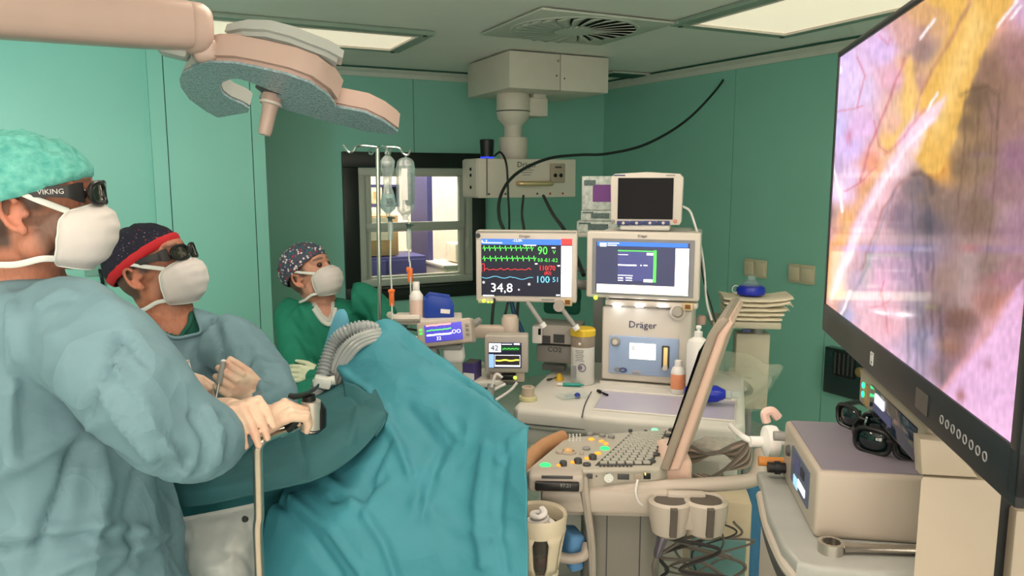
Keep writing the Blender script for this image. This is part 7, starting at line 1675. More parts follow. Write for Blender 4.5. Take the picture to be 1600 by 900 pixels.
def hand(t, wrist, dirv, back, side, curls, thumb=(0.6, 0.5), spread=0.10, s=1.0, name='glove', mat=None, cuff=0.06, cuff_r=0.031):
    """a hand: palm, four fingers of unequal length, thumb from the side of the palm"""
    X = Vector(dirv).normalized(); Z = Vector(back); Z = (Z - X * Z.dot(X)).normalized(); Yv = Z.cross(X)
    m = Matrix((( X.x, Yv.x, Z.x, wrist[0]), (X.y, Yv.y, Z.y, wrist[1]), (X.z, Yv.z, Z.z, wrist[2]), (0, 0, 0, 1)))
    mb = MB(); T = lambda p: m @ (Vector((p[0], p[1] * side, p[2])) * s)
    rot3 = m.to_3x3().to_4x4()
    def el(c, r): mb.ell((0, 0, 0), (1, 1, 1), rot=Matrix.Translation(T(c)) @ rot3 @ Matrix.Diagonal((r[0] * s, r[1] * s, r[2] * s, 1)), nu=16, nv=10)
    el((0.045, 0.004, 0), (0.052, 0.036, 0.0155)); el((0.068, 0.018, 0.0), (0.028, 0.020, 0.0145)); el((0.068, -0.016, 0.0), (0.028, 0.020, 0.0135)); el((0.03, 0.022, -0.006), (0.030, 0.018, 0.016)); el((0.03, -0.020, -0.004), (0.034, 0.016, 0.014))
    mb.tube([T((-cuff, 0, 0)), T((-0.01, 0, 0)), T((0.012, 0, 0)), T((0.04, 0, 0))], [cuff_r * s * 1.08, cuff_r * s * 0.95, 0.026 * s, 0.02 * s], n=16)
    for k, (by, L) in enumerate(((0.030, 0.072), (0.010, 0.080), (-0.0105, 0.075), (-0.0295, 0.060))):
        cu = curls[k] if hasattr(curls[0], '__len__') else curls
        p = Vector((0.088 - 0.004 * abs(k - 1), by, 0.002)); a = 0.0; yaw = spread * (1.2 - k * 0.8) * 0.6
        pts = [Vector((0.07, by * 0.9, 0.0)), p]; 
        for seg, ang in zip((0.46, 0.31, 0.23), cu):
            a += R(ang); p = p + Vector((math.cos(a) * math.cos(yaw), math.sin(yaw) * math.cos(a), -math.sin(a))) * (L * seg); pts.append(p)
        mb.tube([T(q) for q in pts], [0.0095 * s, 0.0102 * s, 0.0094 * s, 0.0084 * s, 0.0066 * s], n=10)
        for q, r_ in zip(pts[1:], (0.0104, 0.0098, 0.0088, 0.0070)): el(q, (r_, r_, r_))
    tb = Vector((0.022, 0.028, -0.004)); d1 = Vector((0.62, 0.72, -0.25)).normalized(); d1.rotate(Euler((0, 0, -thumb[0] * 0.6))); p1 = tb + d1 * 0.042; d2 = d1.copy(); d2.rotate(Euler((0, thumb[1] * 0.5, -thumb[1] * 0.6))); p2 = p1 + d2 * 0.032; p3 = p2 + d2 * 0.024
    mb.tube([T(tb), T(p1), T(p2), T(p3)], [0.015 * s, 0.0118 * s, 0.0105 * s, 0.0075 * s], n=10); el(p1, (0.0118,) * 3); el(p2, (0.0105,) * 3); el(p3, (0.0077,) * 3)
    me = remesh(mb, 0.0027, 3)
    org = Vector(t.location); v = verts_np(me); set_verts(me, v - np.array(org))
    o = mesh_obj(name, me, mat or GLOVE, t); return o

def build_person(name, label, H, rings, yaw, arms, legs, cloth, skin, stub, stub_amt, hair, neck, fold=(0.010, 7.0), crease=(), cut=None, foot=True, seed=0.0, base=None, garment='surgical_gown'):
    base = base or Vector((rings[-1][0].x, rings[-1][0].y, 0)); t = thing(name, label, 'person', base)
    org = np.array(base)
    # body, one continuous figure
    mb = MB(); head_shapes(mb, H)
    hn = H @ Vector((-0.028, 0, -0.055)); hn2 = H @ Vector((-0.022, 0, -0.02))
    limb(mb, [hn2, hn, neck, neck + Vector((0, 0, -0.10))], [0.052, 0.056, 0.066, 0.08])
    loft(mb, rings, yaw, 0.86)
    for pts, rads in arms: limb(mb, pts, [min(r * 0.72, 0.05) for r in rads])
    for pts, rads in legs: limb(mb, pts, [r * 0.8 for r in rads])
    me = remesh(mb, 0.0042, 3); shade_skin(me, H, skin, stub, stub_amt, hair); v = verts_np(me); set_verts(me, v - org)
    mesh_obj('body', me, SKIN, t)
    # garment
    mb = MB(); loft(mb, rings, yaw, 1.0)
    for pts, rads in arms: limb(mb, pts, rads)
    me = remesh(mb, 0.0095, 5)
    folds(me, fold[0], fold[1], seed); 
    if crease: creases(me, crease)
    bv = bmesh.new(); bv.from_mesh(me); bvh = BVHTree.FromBMesh(bv); bv.free()
    if cut: cut_region(me, cut)
    v = verts_np(me); set_verts(me, v - org)
    g = mesh_obj(garment, me, cloth, t)
    for p in me.polygons: p.use_smooth = True
    for pts, rads in legs:
        mb = MB(); limb(mb, pts, rads); me2 = remesh(mb, 0.014, 4); folds(me2, 0.006, 9, seed + 2); v = verts_np(me2); set_verts(me2, v - org); mesh_obj('trouser_leg', me2, SCRUB, t)
        e = Vector(pts[-1]) - base; mb = MB(); mb.ell((e.x + 0.05, e.y - 0.02, 0.045), (0.13, 0.05, 0.045)); mb.box((e.x + 0.05, e.y - 0.02, 0.012), (0.26, 0.09, 0.02), bev=0.008); mb.build('shoe', M('shoe_white', (206, 206, 200), rough=0.5), t)
    for s in (-1, 1):
        mb = MB(); mb.ell((0, 0, 0), (1, 1, 1), rot=Matrix.Translation(-base) @ H @ Matrix.Translation((0.078, s * 0.031, 0.022)) @ Matrix.Diagonal((0.012, 0.013, 0.012, 1))); mb.build('eye', M('eye_dark', (60, 44, 36), rough=0.1), t)
    t['_bvh'] = 0; del t['_bvh']
    return t, bvh, org

def collar(t, bvh, org, pl, r, mat, lift=0.004, name='neck_hem'):
    pts = [ray_surface(bvh, x, y, lift) for x, y in pl]; pts = [p - Vector(org) for p in pts if p is not None]
    if len(pts) > 2: mb = MB(); mb.tube(spline(pts, 5), r, n=8); return mb.build(name, mat, t)

CAPT = M('cap_teal_nonwoven', (70, 158, 150), rough=0.85, bump=0.3, scale=70, rgb2=(112, 190, 180))
def dotted(name, base, cols, scale, th):
    m = M(name, base, rough=0.85, var=0.1, scale=scale); nt = m.node_tree; b = nt.nodes['Principled BSDF']
    tc = nt.nodes.new('ShaderNodeTexCoord'); v = nt.nodes.new('ShaderNodeTexVoronoi'); v.inputs['Scale'].default_value = scale; nt.links.new(tc.outputs['Object'], v.inputs['Vector'])
    r = nt.nodes.new('ShaderNodeValToRGB'); r.color_ramp.interpolation = 'CONSTANT'; el = r.color_ramp.elements
    el[0].color = (*lin(cols[0]), 1); el[1].color = (*lin(cols[-1]), 1); el[1].position = 0.85
    for k, c in enumerate(cols[1:-1]): e = el.new((k + 1) / (len(cols))); e.color = (*lin(c), 1)
    sp = nt.nodes.new('ShaderNodeSeparateColor'); nt.links.new(v.outputs['Color'], sp.inputs[0]); nt.links.new(sp.outputs[0], r.inputs[0])
    lt = nt.nodes.new('ShaderNodeMath'); lt.operation = 'LESS_THAN'; lt.inputs[1].default_value = th; nt.links.new(v.outputs['Distance'], lt.inputs[0])
    mx = nt.nodes.new('ShaderNodeMixRGB'); mx.inputs[1].default_value = (*lin(base), 1); nt.links.new(lt.outputs[0], mx.inputs[0]); nt.links.new(r.outputs[0], mx.inputs[2]); nt.links.new(mx.outputs[0], b.inputs['Base Color'])
    return m
CAPN = dotted('cap_navy_flecks', (24, 26, 44), [(24, 26, 44), (120, 110, 130), (60, 50, 80), (150, 60, 70), (24, 26, 44)], 110, 0.22)
CAPF = dotted('cap_floral', (70, 76, 92), [(200, 196, 200), (170, 60, 70), (40, 110, 120), (220, 210, 214), (50, 60, 90)], 85, 0.42)
RED = M('band_red', (186, 28, 40), rough=0.7)

# --- first surgeon, nearest, in profile at the left
H1 = head_matrix(P(56, 324, 1.40), 22, 2)
rings1 = [(P(45, 436, 1.42), .072, .082), (P(45, 452, 1.42), .105, .15), (P(48, 490, 1.43), .130, .205), (P(58, 570, 1.44), .150, .215), (P(75, 680, 1.45), .170, .215), (P(92, 800, 1.46), .20, .225), (P(104, 900, 1.47), .212, .235), (Vector((P(104, 900, 1.47).x + .0, 1.47, 0.62)), .22, .25), (Vector((P(104, 900, 1.47).x, 1.47, 0.30)), .235, .26)]
hip1 = rings1[6][0]
arms1 = [([P(95, 520, 1.34), P(140, 540, 1.27), P(215, 612, 1.22), P(278, 676, 1.25), P(322, 690, 1.33), P(358, 680, 1.41), P(376, 673, 1.44)], [.10, .098, .088, .076, .066, .044, .036]),
         ([P(80, 520, 1.60), P(100, 540, 1.66), P(160, 640, 1.76), P(230, 668, 1.74), P(310, 662, 1.60), P(344, 652, 1.50)], [.09, .09, .08, .07, .05, .032])]
legs1 = [([hip1 + Vector((0, s * .1, -.05)), Vector((hip1.x, hip1.y + s * .1, .5)), Vector((hip1.x, hip1.y + s * .1, .10))], [.10, .085, .07]) for s in (-1, 1)]
cr1 = [([(186, 528), (165, 575), (140, 640), (128, 668)], 7, -.010), ([(186, 522), (205, 545), (230, 570)], 5, -.007), ([(175, 560), (215, 620), (262, 690), (290, 735)], 8, .010), ([(195, 600), (245, 660), (290, 720)], 6, -.008), ([(150, 600), (190, 660), (235, 715)], 8, .008),
       ([(300, 650), (322, 690), (318, 735)], 6, -.007), ([(325, 640), (345, 675), (340, 722)], 5, .006), ([(345, 650), (362, 680), (356, 715)], 4, -.005), ([(128, 672), (60, 710), (0, 745)], 12, .012), ([(120, 690), (95, 770), (60, 850)], 9, -.012), ([(150, 700), (165, 760), (150, 830)], 12, .012), ([(0, 840), (70, 830), (160, 815), (225, 830)], 8, .010), ([(0, 862), (80, 848), (170, 835)], 5, -.008), ([(60, 905), (140, 870), (240, 850)], 9, .010), ([(180, 905), (215, 870), (275, 845)], 6, -.008), ([(215, 740), (200, 800), (205, 860)], 9, -.008), ([(20, 480), (25, 560), (15, 640), (18, 720)], 10, .010), ([(60, 480), (100, 455), (120, 462)], 5, .006)]
s1, bv1, og1 = build_person('person', 'surgeon in pale blue gown and teal cap in profile holding the camera', H1, rings1, 0.0, arms1, legs1, GOWN, (178, 118, 94), (84, 70, 62), 0.75, (50, 42, 38), P(40, 432, 1.415), fold=(0.013, 6.0), crease=[(a, b, c * 1.5) for a, b, c in cr1], seed=1.3)
make_cap(H1, CAPT, s1, (0.124, 0.096, 0.098), (-0.022, 0, 0.034), (0.032, 0.29), amp=0.007, seed=2, band=CAPT)
make_mask(H1, s1); make_glasses(H1, s1, 'VIKING')
# right hand over the camera handle, left hand resting on its wrist
hand(s1, P(388, 668, 1.46), P(452, 641, 1.50) - P(388, 668, 1.46), (-0.1, -0.35, 1), 1, [(50, 40, 20), (42, 45, 25), (38, 50, 30), (30, 55, 30)], thumb=(0.4, 0.6), cuff=0.05, s=1.0)
hand(s1, P(355, 643, 1.46), P(396, 632, 1.39) - P(345, 646, 1.49), (0.1, -0.30, 1), -1, [(72, 18, 10), (70, 16, 10), (66, 18, 10), (60, 20, 10)], thumb=(0.5, 0.5), cuff=0.05, s=1.0)

# --- second surgeon behind, three quarter view
H2 = head_matrix(P(243, 422, 2.14), -4, 18)
rings2 = [(P(262, 486, 2.14), .066, .074), (P(264, 502, 2.15), .10, .145), (P(276, 535, 2.16), .118, .195), (P(290, 580, 2.16), .135, .205), (P(300, 650, 2.16), .145, .21), (P(305, 760, 2.16), .155, .22), (Vector((P(305, 760, 2.16).x, 2.16, .65)), .175, .235), (Vector((P(305, 760, 2.16).x, 2.16, .3)), .19, .25)]
arms2 = [([P(345, 535, 2.13), P(372, 548, 2.10), P(400, 580, 2.05), P(424, 614, 1.98), P(420, 627, 1.92), P(408, 623, 1.88), P(394, 614, 1.86)], [.085, .082, .076, .070, .058, .044, .037]),
         ([P(235, 530, 2.20), P(212, 550, 2.20), P(196, 620, 2.12), P(210, 650, 2.05), P(240, 615, 1.99), P(266, 592, 1.95)], [.085, .08, .075, .068, .05, .034])]
hip2 = rings2[5][0]
legs2 = [([hip2 + Vector((s * .1, 0, -.05)), Vector((hip2.x + s * .1, 2.16, .45)), Vector((hip2.x + s * .1, 2.16, .10))], [.10, .085, .07]) for s in (-1, 1)]
cr2 = [([(335, 500), (345, 540), (352, 590)], 4, -.008), ([(352, 510), (370, 560), (372, 600)], 5, .008), ([(390, 545), (385, 585), (400, 610)], 4, -.007), ([(405, 560), (415, 590), (395, 615)], 4, .006), ([(300, 540), (290, 580), (300, 630)], 7, .007), ([(260, 540), (270, 590)], 6, -.006), ([(435, 600), (420, 612), (405, 612)], 3, -.006), ([(365, 620), (388, 600), (404, 592)], 3, .005)]
NECK2 = [(232, 484), (236, 500), (250, 516), (272, 528), (300, 524), (314, 518), (309, 498), (302, 480), (270, 470)]
s2, bv2, og2 = build_person('person', 'surgeon in blue gown and navy cap with red band looking up', H2, rings2, R(-58), arms2, legs2, GOWN, (178, 116, 90), (130, 98, 82), 0.4, (64, 52, 46), P(262, 480, 2.145), fold=(0.011, 8), crease=[(a, b, c * 1.4) for a, b, c in cr2], cut=NECK2, seed=4.1)
collar(s2, bv2, og2, [(236, 500), (250, 516), (272, 528), (300, 524), (314, 518), (309, 498), (303, 484)], 0.005, GOWN)
mb = MB(); loft(mb, [(a, b * 0.93, c * 0.93) for a, b, c in rings2[:5]], R(-58)); me = remesh(mb, 0.005, 5); bq = bmesh.new(); bq.from_mesh(me); bvs = BVHTree.FromBMesh(bq); bq.free(); collar(s2, bvs, og2, [(296, 482), (298, 494), (296, 506), (289, 517), (281, 527)], 0.007, SCRUBD, lift=0.0, name='shirt_hem'); cut_region(me, [(230, 470), (236, 500), (255, 518), (281, 526), (297, 505), (296, 480), (270, 465)]); set_verts(me, verts_np(me) - og2); mesh_obj('scrub_shirt', me, SCRUBD, s2)
make_cap(H2, CAPN, s2, (0.115, 0.091, 0.100), (-0.020, 0, 0.036), (0.036, 0.34), amp=0.003, seed=6, band=RED)
make_mask(H2, s2); make_glasses(H2, s2)
hand(s2, P(403, 621, 1.88), P(368, 601, 1.83) - P(403, 621, 1.88), (0.15, -1, 0.30), -1, [(22, 62, 55), (24, 64, 55), (26, 66, 55), (30, 66, 50)], thumb=(0.9, 0.5), s=0.98, spread=0.05)
hand(s2, P(268, 590, 1.95), P(306, 606, 1.90) - P(268, 590, 1.95), (0.2, -0.5, 1), 1, [(40, 50, 30), (60, 60, 40), (62, 60, 40), (62, 60, 40)], thumb=(0.6, 0.5), s=0.98)

# --- seated anaesthetist in green by the window
H3 = head_matrix(P(487, 430, 3.35), -20, 24, 0, 1.0)
rings3 = [(P(500, 468, 3.38), .062, .07), (P(506, 478, 3.40), .10, .15), (P(512, 500, 3.41), .125, .20), (P(516, 550, 3.41), .14, .195), (P(516, 620, 3.40), .15, .20), (Vector((P(516, 620, 3.4).x, 3.40, .58)), .18, .21), (Vector((P(516, 620, 3.4).x, 3.40, .50)), .18, .21)]
arms3 = [([P(552, 470, 3.42), P(572, 472, 3.42), P(598, 500, 3.36), P(590, 560, 3.24), P(555, 580, 3.16), P(512, 582, 3.12)], [.085, .078, .070, .062, .052, .036]),
         ([P(468, 482, 3.40), P(458, 498, 3.36), P(462, 550, 3.26), P(478, 585, 3.16), P(500, 590, 3.10), P(530, 580, 3.08)], [.08, .078, .070, .06, .05, .036])]
hip3 = rings3[5][0]
legs3 = [([Vector((hip3.x + .06 - .14 * k, 3.36, .56)), P(486 + 40 * k, 628, 2.98), Vector((P(478 + 40 * k, 640, 2.98).x, 2.95, .42)), Vector((P(478 + 40 * k, 640, 2.98).x, 2.95, .10))], [.10, .095, .075, .06]) for k in (0, 1)]
cr3 = [([(545, 445), (575, 490), (590, 540)], 5, -.010), ([(520, 500), (535, 540), (520, 570)], 6, .010), ([(455, 500), (480, 545), (490, 575)], 5, -.010), ([(470, 480), (500, 530), (505, 560)], 5, .008)]
V3 = [(478, 462), (490, 480), (503, 500), (514, 506), (521, 500), (524, 480), (524, 458), (500, 450)]
s3, bv3, og3 = build_person('person', 'seated anaesthetist in green scrubs with flowered cap beside the window', H3, rings3, R(-55), arms3, legs3, SCRUB, (196, 144, 122), (176, 130, 112), 0.2, (70, 56, 48), P(500, 464, 3.385), fold=(0.009, 8), crease=cr3, cut=V3, seed=7.7, garment='scrub_top')
mb = MB(); loft(mb, [(a, b * 0.9, c * 0.86) for a, b, c in rings3[:4]], R(-55)); me = remesh(mb, 0.006, 5); cut_region(me, [(484, 455), (496, 478), (506, 492), (513, 496), (517, 488), (518, 455)]); set_verts(me, verts_np(me) - og3); mesh_obj('undershirt', me, M('undershirt_white', (206, 212, 208), rough=0.8), s3)
collar(s3, bv3, og3, [(480, 464), (490, 482), (503, 501), (514, 507), (521, 501), (524, 482), (524, 464)], 0.010, M('undershirt_white', (206, 212, 208)))
make_cap(H3, CAPF, s3, (0.120, 0.095, 0.108), (-0.020, 0, 0.040), (0.034, 0.36), amp=0.006, seed=9)
make_mask(H3, s3)
hand(s3, P(500, 585, 3.10), Vector((-1, -0.2, 0.1)), (0, -1, 0.4), -1, (20, 30, 20), s=0.95, mat=M('glove_pale', (206, 214, 186), rough=0.5))
hand(s3, P(532, 582, 3.08), Vector((1, 0.1, 0.05)), (0, -1, 0.4), 1, (20, 30, 20), s=0.95, mat=M('glove_pale', (206, 214, 186)))
st = thing('stool', 'black round stool under the seated anaesthetist', 'stool', (hip3.x, 3.42, 0))
mb = MB(); mb.lathe([(0, 0.50), (0.19, 0.50), (0.20, 0.47), (0.20, 0.44), (0.18, 0.42), (0, 0.42)], 28); mb.build('seat', BLACK, st); mb = MB(); mb.cyl((0, 0, 0.06), (0, 0, 0.43), 0.028, n=16); mb.build('column', CHROME, st)
for k in range(5):
    a = 2 * PI * k / 5; mb = MB(); mb.tube([(0, 0, 0.08), (0.26 * math.cos(a), 0.26 * math.sin(a), 0.055)], 0.018, n=8); l = mb.build('leg', CHROME, st); mb = MB(); mb.cyl((0.26 * math.cos(a) - .012, 0.26 * math.sin(a), .027), (0.26 * math.cos(a) + .012, 0.26 * math.sin(a), .027), .027, n=14); mb.build('caster', BLACK, l)
bc = P(447, 590, 3.62); mb = MB(); mb.box((bc.x - hip3.x, 0.22, bc.z - 0.02), (0.22, 0.05, 0.14), bev=0.02, seg=3); mb.tube([(bc.x - hip3.x + 0.08, 0.22, bc.z - 0.08), (0.0, 0.12, 0.44)], 0.014, n=8); mb.build('backrest', BLACK, st)
# ------------------------------------------------------------------ table, drapes, instruments
DRAPE = M('drape_teal', (58, 134, 150), rough=0.66, var=0.07, scale=8, bump=0.5, detail=7)
DRAPED = M('drape_dark_sheet', (46, 98, 104), rough=0.75, var=0.06, scale=8, bump=0.2)
crumple(DRAPE, 4.0, 0.7, 0.03); crumple(DRAPED, 6.0, 0.3)
tb = thing('operating_table', 'operating table hidden under the blue drapes', 'table', (-0.42, 1.98, 0), R(18))
mb = MB(); mb.box((0, 0, 0.72), (0.66, 0.36, 0.06), bev=0.015); mb.build('tabletop', BLACK, tb); mb = MB(); mb.box((0, 0, 0.78), (0.64, 0.34, 0.06), bev=0.02); mb.build('mattress', DGREY, tb)
mb = MB(); mb.box((0, 0, 0.4), (0.2, 0.2, 0.62), bev=0.02); mb.build('column', STEEL, tb); mb = MB(); mb.box((0, 0, 0.05), (0.5, 0.34, 0.1), bev=0.03); mb.build('base', STEEL, tb)

def cloth(name, mat, par, ctrl, nu, nv, amp, fr, crease=(), thick=0.003, seed=0.0, zs=0.4):
    rows = [spline(r, max(1, nu // (len(r) - 1))) for r in ctrl]; n = min(len(r) for r in rows)
    cols = [spline([r[j] for r in rows], max(1, nv // (len(rows) - 1))) for j in range(n)]; m = len(cols[0])
    mb = MB(); mb.grid([[cols[j][i] for j in range(n)] for i in range(m)])
    o = mb.build(name, mat, par, thick=thick, angle=180); me = o.data
    folds(me, amp, fr, seed, zs)
    v = verts_np(me); nn = normals_np(me); cd = np.array([0, 0, CAM_Z]) - v
    if (nn * cd).sum(1).mean() < 0: me.flip_normals()
    if crease: creases(me, crease)
    v = verts_np(me); set_verts(me, v - np.array(par.location)); return o
def zrow(row, z, dy=0.0): return [Vector((p.x, p.y + dy, z)) for p in row]
dp = thing('surgical_drape', 'large teal drape hanging from a sloping ridge down to the floor', 'drape', (P(640, 900, 1.7).x, 1.7, 0))
r0 = [P(528, 556, 2.28), P(560, 534, 2.26), P(602, 522, 2.22), P(645, 553, 2.12), P(700, 588, 2.0), P(762, 628, 1.86), P(824, 672, 1.72)]
rb = [p + Vector((0.06 - 0.02 * i, 0.14 - 0.012 * i, -0.06)) for i, p in enumerate(r0)]; rb2 = [Vector((p.x + 0.08 - 0.035 * i, p.y + 0.2 - 0.018 * i, 0.35)) for i, p in enumerate(r0)]
r1 = [P(536, 590, 2.16), P(575, 588, 2.08), P(620, 596, 2.02), P(668, 622, 1.94), P(718, 650, 1.86), P(770, 678, 1.76), P(825, 706, 1.66)]
r2 = [P(545, 640, 2.02), P(580, 650, 1.96), P(625, 660, 1.90), P(672, 690, 1.84), P(722, 715, 1.78), P(772, 745, 1.70), P(825, 765, 1.62)]
r3 = [P(470, 735, 1.86), P(530, 735, 1.82), P(600, 735, 1.78), P(660, 765, 1.74), P(715, 790, 1.70), P(770, 815, 1.65), P(825, 830, 1.60)]
r4 = [P(415, 800, 1.74), P(490, 810, 1.70), P(570, 830, 1.66), P(645, 845, 1.66), P(710, 865, 1.65), P(770, 880, 1.62), P(824, 890, 1.58)]
r5 = zrow([P(405, 900, 1.70), P(485, 900, 1.66), P(565, 905, 1.63), P(640, 905, 1.64), P(710, 905, 1.64), P(768, 905, 1.61), P(823, 905, 1.57)], 0.74)
r6 = zrow(r5, 0.4, -0.02); r7 = zrow(r5, 0.03, -0.03)
crd = [([(600, 640), (606, 665), (625, 700), (640, 740)], 7, .016), ([(606, 690), (580, 740), (560, 800)], 9, -.014), ([(520, 560), (545, 590), (575, 610), (600, 640)], 6, .012), ([(640, 640), (690, 700), (665, 780), (660, 810)], 10, -.010), ([(690, 650), (720, 690), (690, 740)], 9, .008), ([(505, 745), (560, 790), (600, 850), (620, 905)], 8, .014), ([(430, 775), (480, 830), (530, 900)], 9, -.016), ([(455, 780), (520, 830), (570, 900)], 6, .014), ([(600, 745), (560, 775), (520, 780)], 7, -.012), ([(650, 790), (720, 830), (790, 840)], 12, .010), ([(760, 700), (745, 790), (755, 880)], 9, .010), ([(790, 700), (780, 800), (790, 890)], 8, -.008), ([(820, 676), (800, 690), (780, 720)], 6, .008)]
cloth('cloth', DRAPE, dp, [rb2, rb, r0, r1, r2, r3, r4, r5, r6, r7], 138, 150, 0.012, 4.5, crd, seed=3.0)
# peak of a second sheet behind the hose
t = thing('drape_peak', 'pale blue pointed drape fold rising behind the ribbed hose', 'drape', P(530, 560, 2.36))
g = []
for py, hw in ((484, 4), (490, 9), (500, 13), (520, 18), (550, 24), (590, 30), (640, 34)):
    c = P(534 - (py - 484) * 0.10, py, 2.40) - t.location; w = hw * 2.4 / FPX
    g.append([c + Vector((w * math.cos(2 * PI * k / 20), 0.5 * w * math.sin(2 * PI * k / 20) * 1.2, 0.008 * noise.noise(Vector((k * 0.8, py * 0.02, 2))))) for k in range(20)])
mb = MB(); mb.grid(g, closed_u=True); vs = list(mb.bm.verts); mb.bm.faces.new(vs[:20]); mb.build('cloth', M('drape_pale_blue', (92, 164, 190), rough=0.7, bump=0.2, scale=12), t)

# darker sheet over the patient with a hanging front edge
t = thing('patient_sheet', 'dark teal sheet with a fold lying over the patient between the surgeons', 'drape', (P(420, 740, 1.7).x, 1.75, 0))
a0 = [P(270, 690, 1.96), P(330, 690, 1.96), P(410, 668, 2.0), P(480, 628, 2.10), P(530, 600, 2.16), P(566, 580, 2.20)]
a1 = [P(270, 715, 1.84), P(330, 718, 1.82), P(415, 700, 1.84), P(490, 662, 1.92), P(545, 628, 1.99), P(585, 606, 2.04)]
a2 = [P(270, 752, 1.70), P(335, 748, 1.67), P(420, 732, 1.69), P(500, 700, 1.76), P(555, 668, 1.84), P(600, 636, 1.92)]
a3 = [P(270, 794, 1.66), P(335, 786, 1.62), P(418, 768, 1.64), P(504, 746, 1.69), P(560, 708, 1.79), P(604, 658, 1.89)]
cloth('cloth', DRAPED, t, [a0, a1, a2, a3], 90, 60, 0.004, 6.0, [([(465, 668), (472, 705), (480, 748)], 3, -.008), ([(280, 770), (350, 760), (415, 745)], 5, .004), ([(545, 600), (560, 630), (602, 640)], 4, -.006), ([(560, 640), (548, 690)], 5, .006)], thick=0.006, seed=8.0)
mb = MB(); fl = [[P(536, 596, 2.07), P(560, 604, 2.02), P(590, 628, 1.96), P(606, 645, 1.91)], [P(542, 630, 2.0), P(562, 640, 1.95), P(590, 655, 1.90), P(600, 664, 1.87)], [P(552, 668, 1.92), P(568, 676, 1.88), P(584, 680, 1.85), P(588, 682, 1.83)]]
cloth('folded_flap', DRAPED, t, fl, 24, 20, 0.003, 9.0, thick=0.004, seed=2.0)
# lower dark sheet under the edge at the left
t = thing('side_sheet', 'dark teal sheet hanging below the fold behind the clear pouch', 'drape', (P(350, 850, 1.8).x, 1.8, 0))
b0 = [P(240, 775, 1.80), P(310, 772, 1.80), P(370, 766, 1.80), P(480, 752, 1.92)]
cloth('cloth', M('drape_mid_teal', (50, 128, 138), rough=0.7, var=0.06, bump=0.2, scale=8), t, [b0, [p + Vector((0, -0.03, -0.18)) for p in b0], zrow(b0, 0.5, -0.03), zrow(b0, 0.04, -0.03)], 40, 50, 0.010, 7.0, thick=0.004, seed=5.0)
# clear pouch with black stud
t = thing('instrument_pouch', 'clear plastic collecting pouch with a black stud hanging at the table', 'pouch', (P(345, 850, 1.62).x, 1.62, 0.8))
POU = M('pouch_clear_grey', (172, 178, 176), rough=0.22, alpha=0.62, var=0.08, scale=14)
c0 = [P(275, 814, 1.60), P(320, 806, 1.60), P(360, 798, 1.60), P(398, 790, 1.61)]
c1 = [P(276, 850, 1.58), P(320, 848, 1.55), P(360, 842, 1.55), P(400, 836, 1.58)]
c2 = [P(284, 890, 1.57), P(322, 895, 1.52), P(362, 898, 1.52), P(400, 900, 1.56)]; c3 = [P(300, 915, 1.58), P(325, 925, 1.55), P(362, 930, 1.55), P(398, 930, 1.57)]
cloth('film', POU, t, [c0, c1, c2, c3], 40, 40, 0.010, 14.0, thick=0.0015, seed=1.0, zs=0.5)
mb = MB(); mb.tube([p - t.location for p in spline(c0, 6)], 0.006, n=8, flat=0.4); mb.build('top_hem', POU, t)
p = P(383, 811, 1.575) - t.location; mb = MB(); mb.lathe([(0, 0.004), (0.006, 0.004), (0.0075, 0.0)], 16, loc=p, rot=(PI / 2, 0, 0)); mb.build('stud', BLACK, t)

# steel retractor post
YR = 1.50
t = thing('retractor_post', 'bent steel post rising at the table edge under the surgeon hands', 'post', (P(405, 800, YR).x, YR, 0))
pts = [Vector((0.004, 0, 0.0)), P(406, 905, YR) - t.location, P(405, 800, YR) - t.location, P(403, 715, YR) - t.location, P(404, 698, YR) - t.location, P(410, 688, YR) - t.location, P(424, 680, YR + .02) - t.location, P(452, 670, YR + .06) - t.location]
mb = MB(); mb.tube(spline(pts, 8), 0.0105, n=16); mb.build('bent_rod', M('steel_warm', (206, 190, 176), rough=0.22, metal=1.0), t)
mb = MB(); mb.lathe([(0, 0), (0.05, 0), (0.05, 0.015), (0.015, 0.03), (0.015, 0.05), (0, 0.05)], 20); mb.build('foot', STEEL, t)
# endoscope camera head
YE = 1.56
t = thing('endoscope_camera', 'black and chrome endoscope camera held above the dark sheet', 'camera', P(486, 648, YE))
mb = MB(); mb.tube([rel(486, 626, YE), rel(485, 672, YE)], [0.020, 0.021], n=20); mb.build('barrel', M('chrome_warm', (206, 200, 192), rough=0.38, metal=0.7), t)
mb = MB(); mb.tube([rel(494, 630, YE + .01), rel(497, 640, YE + .012), rel(497, 664, YE + .012), rel(490, 673, YE + .01)], [0.012, 0.018, 0.018, 0.012], n=14); mb.tube([rel(486, 668, YE), rel(485, 674, YE)], [0.022, 0.018], n=18); mb.build('side_grip', BLACK, t)
mb = MB(); mb.tube([rel(484, 627, YE), rel(482, 618, YE)], [0.013, 0.014], n=16); mb.build('neck', BLACK, t)
g = []
for px, py, w in ((452, 618, 0.010), (462, 620, 0.018), (474, 617, 0.022), (484, 613, 0.022), (493, 607, 0.018), (497, 603, 0.010)):
    c = rel(px, py, YE); g.append([c + Vector((0, w * math.cos(2 * PI * k / 12), 0.0045 * math.sin(2 * PI * k / 12))) for k in range(12)])
mb = MB(); mb.grid(g, closed_u=True); vs = list(mb.bm.verts); mb.bm.faces.new(vs[:12]); mb.bm.faces.new(vs[-12:]); mb.build('eyecup', BLACK, t)
mb = MB(); mb.tube([rel(478, 651, YE - .01), rel(466, 655, YE - .02), rel(452, 668, YE - .01), rel(430, 678, YE - .01), rel(414, 688, YE)], [0.006, 0.007, 0.010, 0.009, 0.007], n=12); mb.build('handle', BLACK, t)
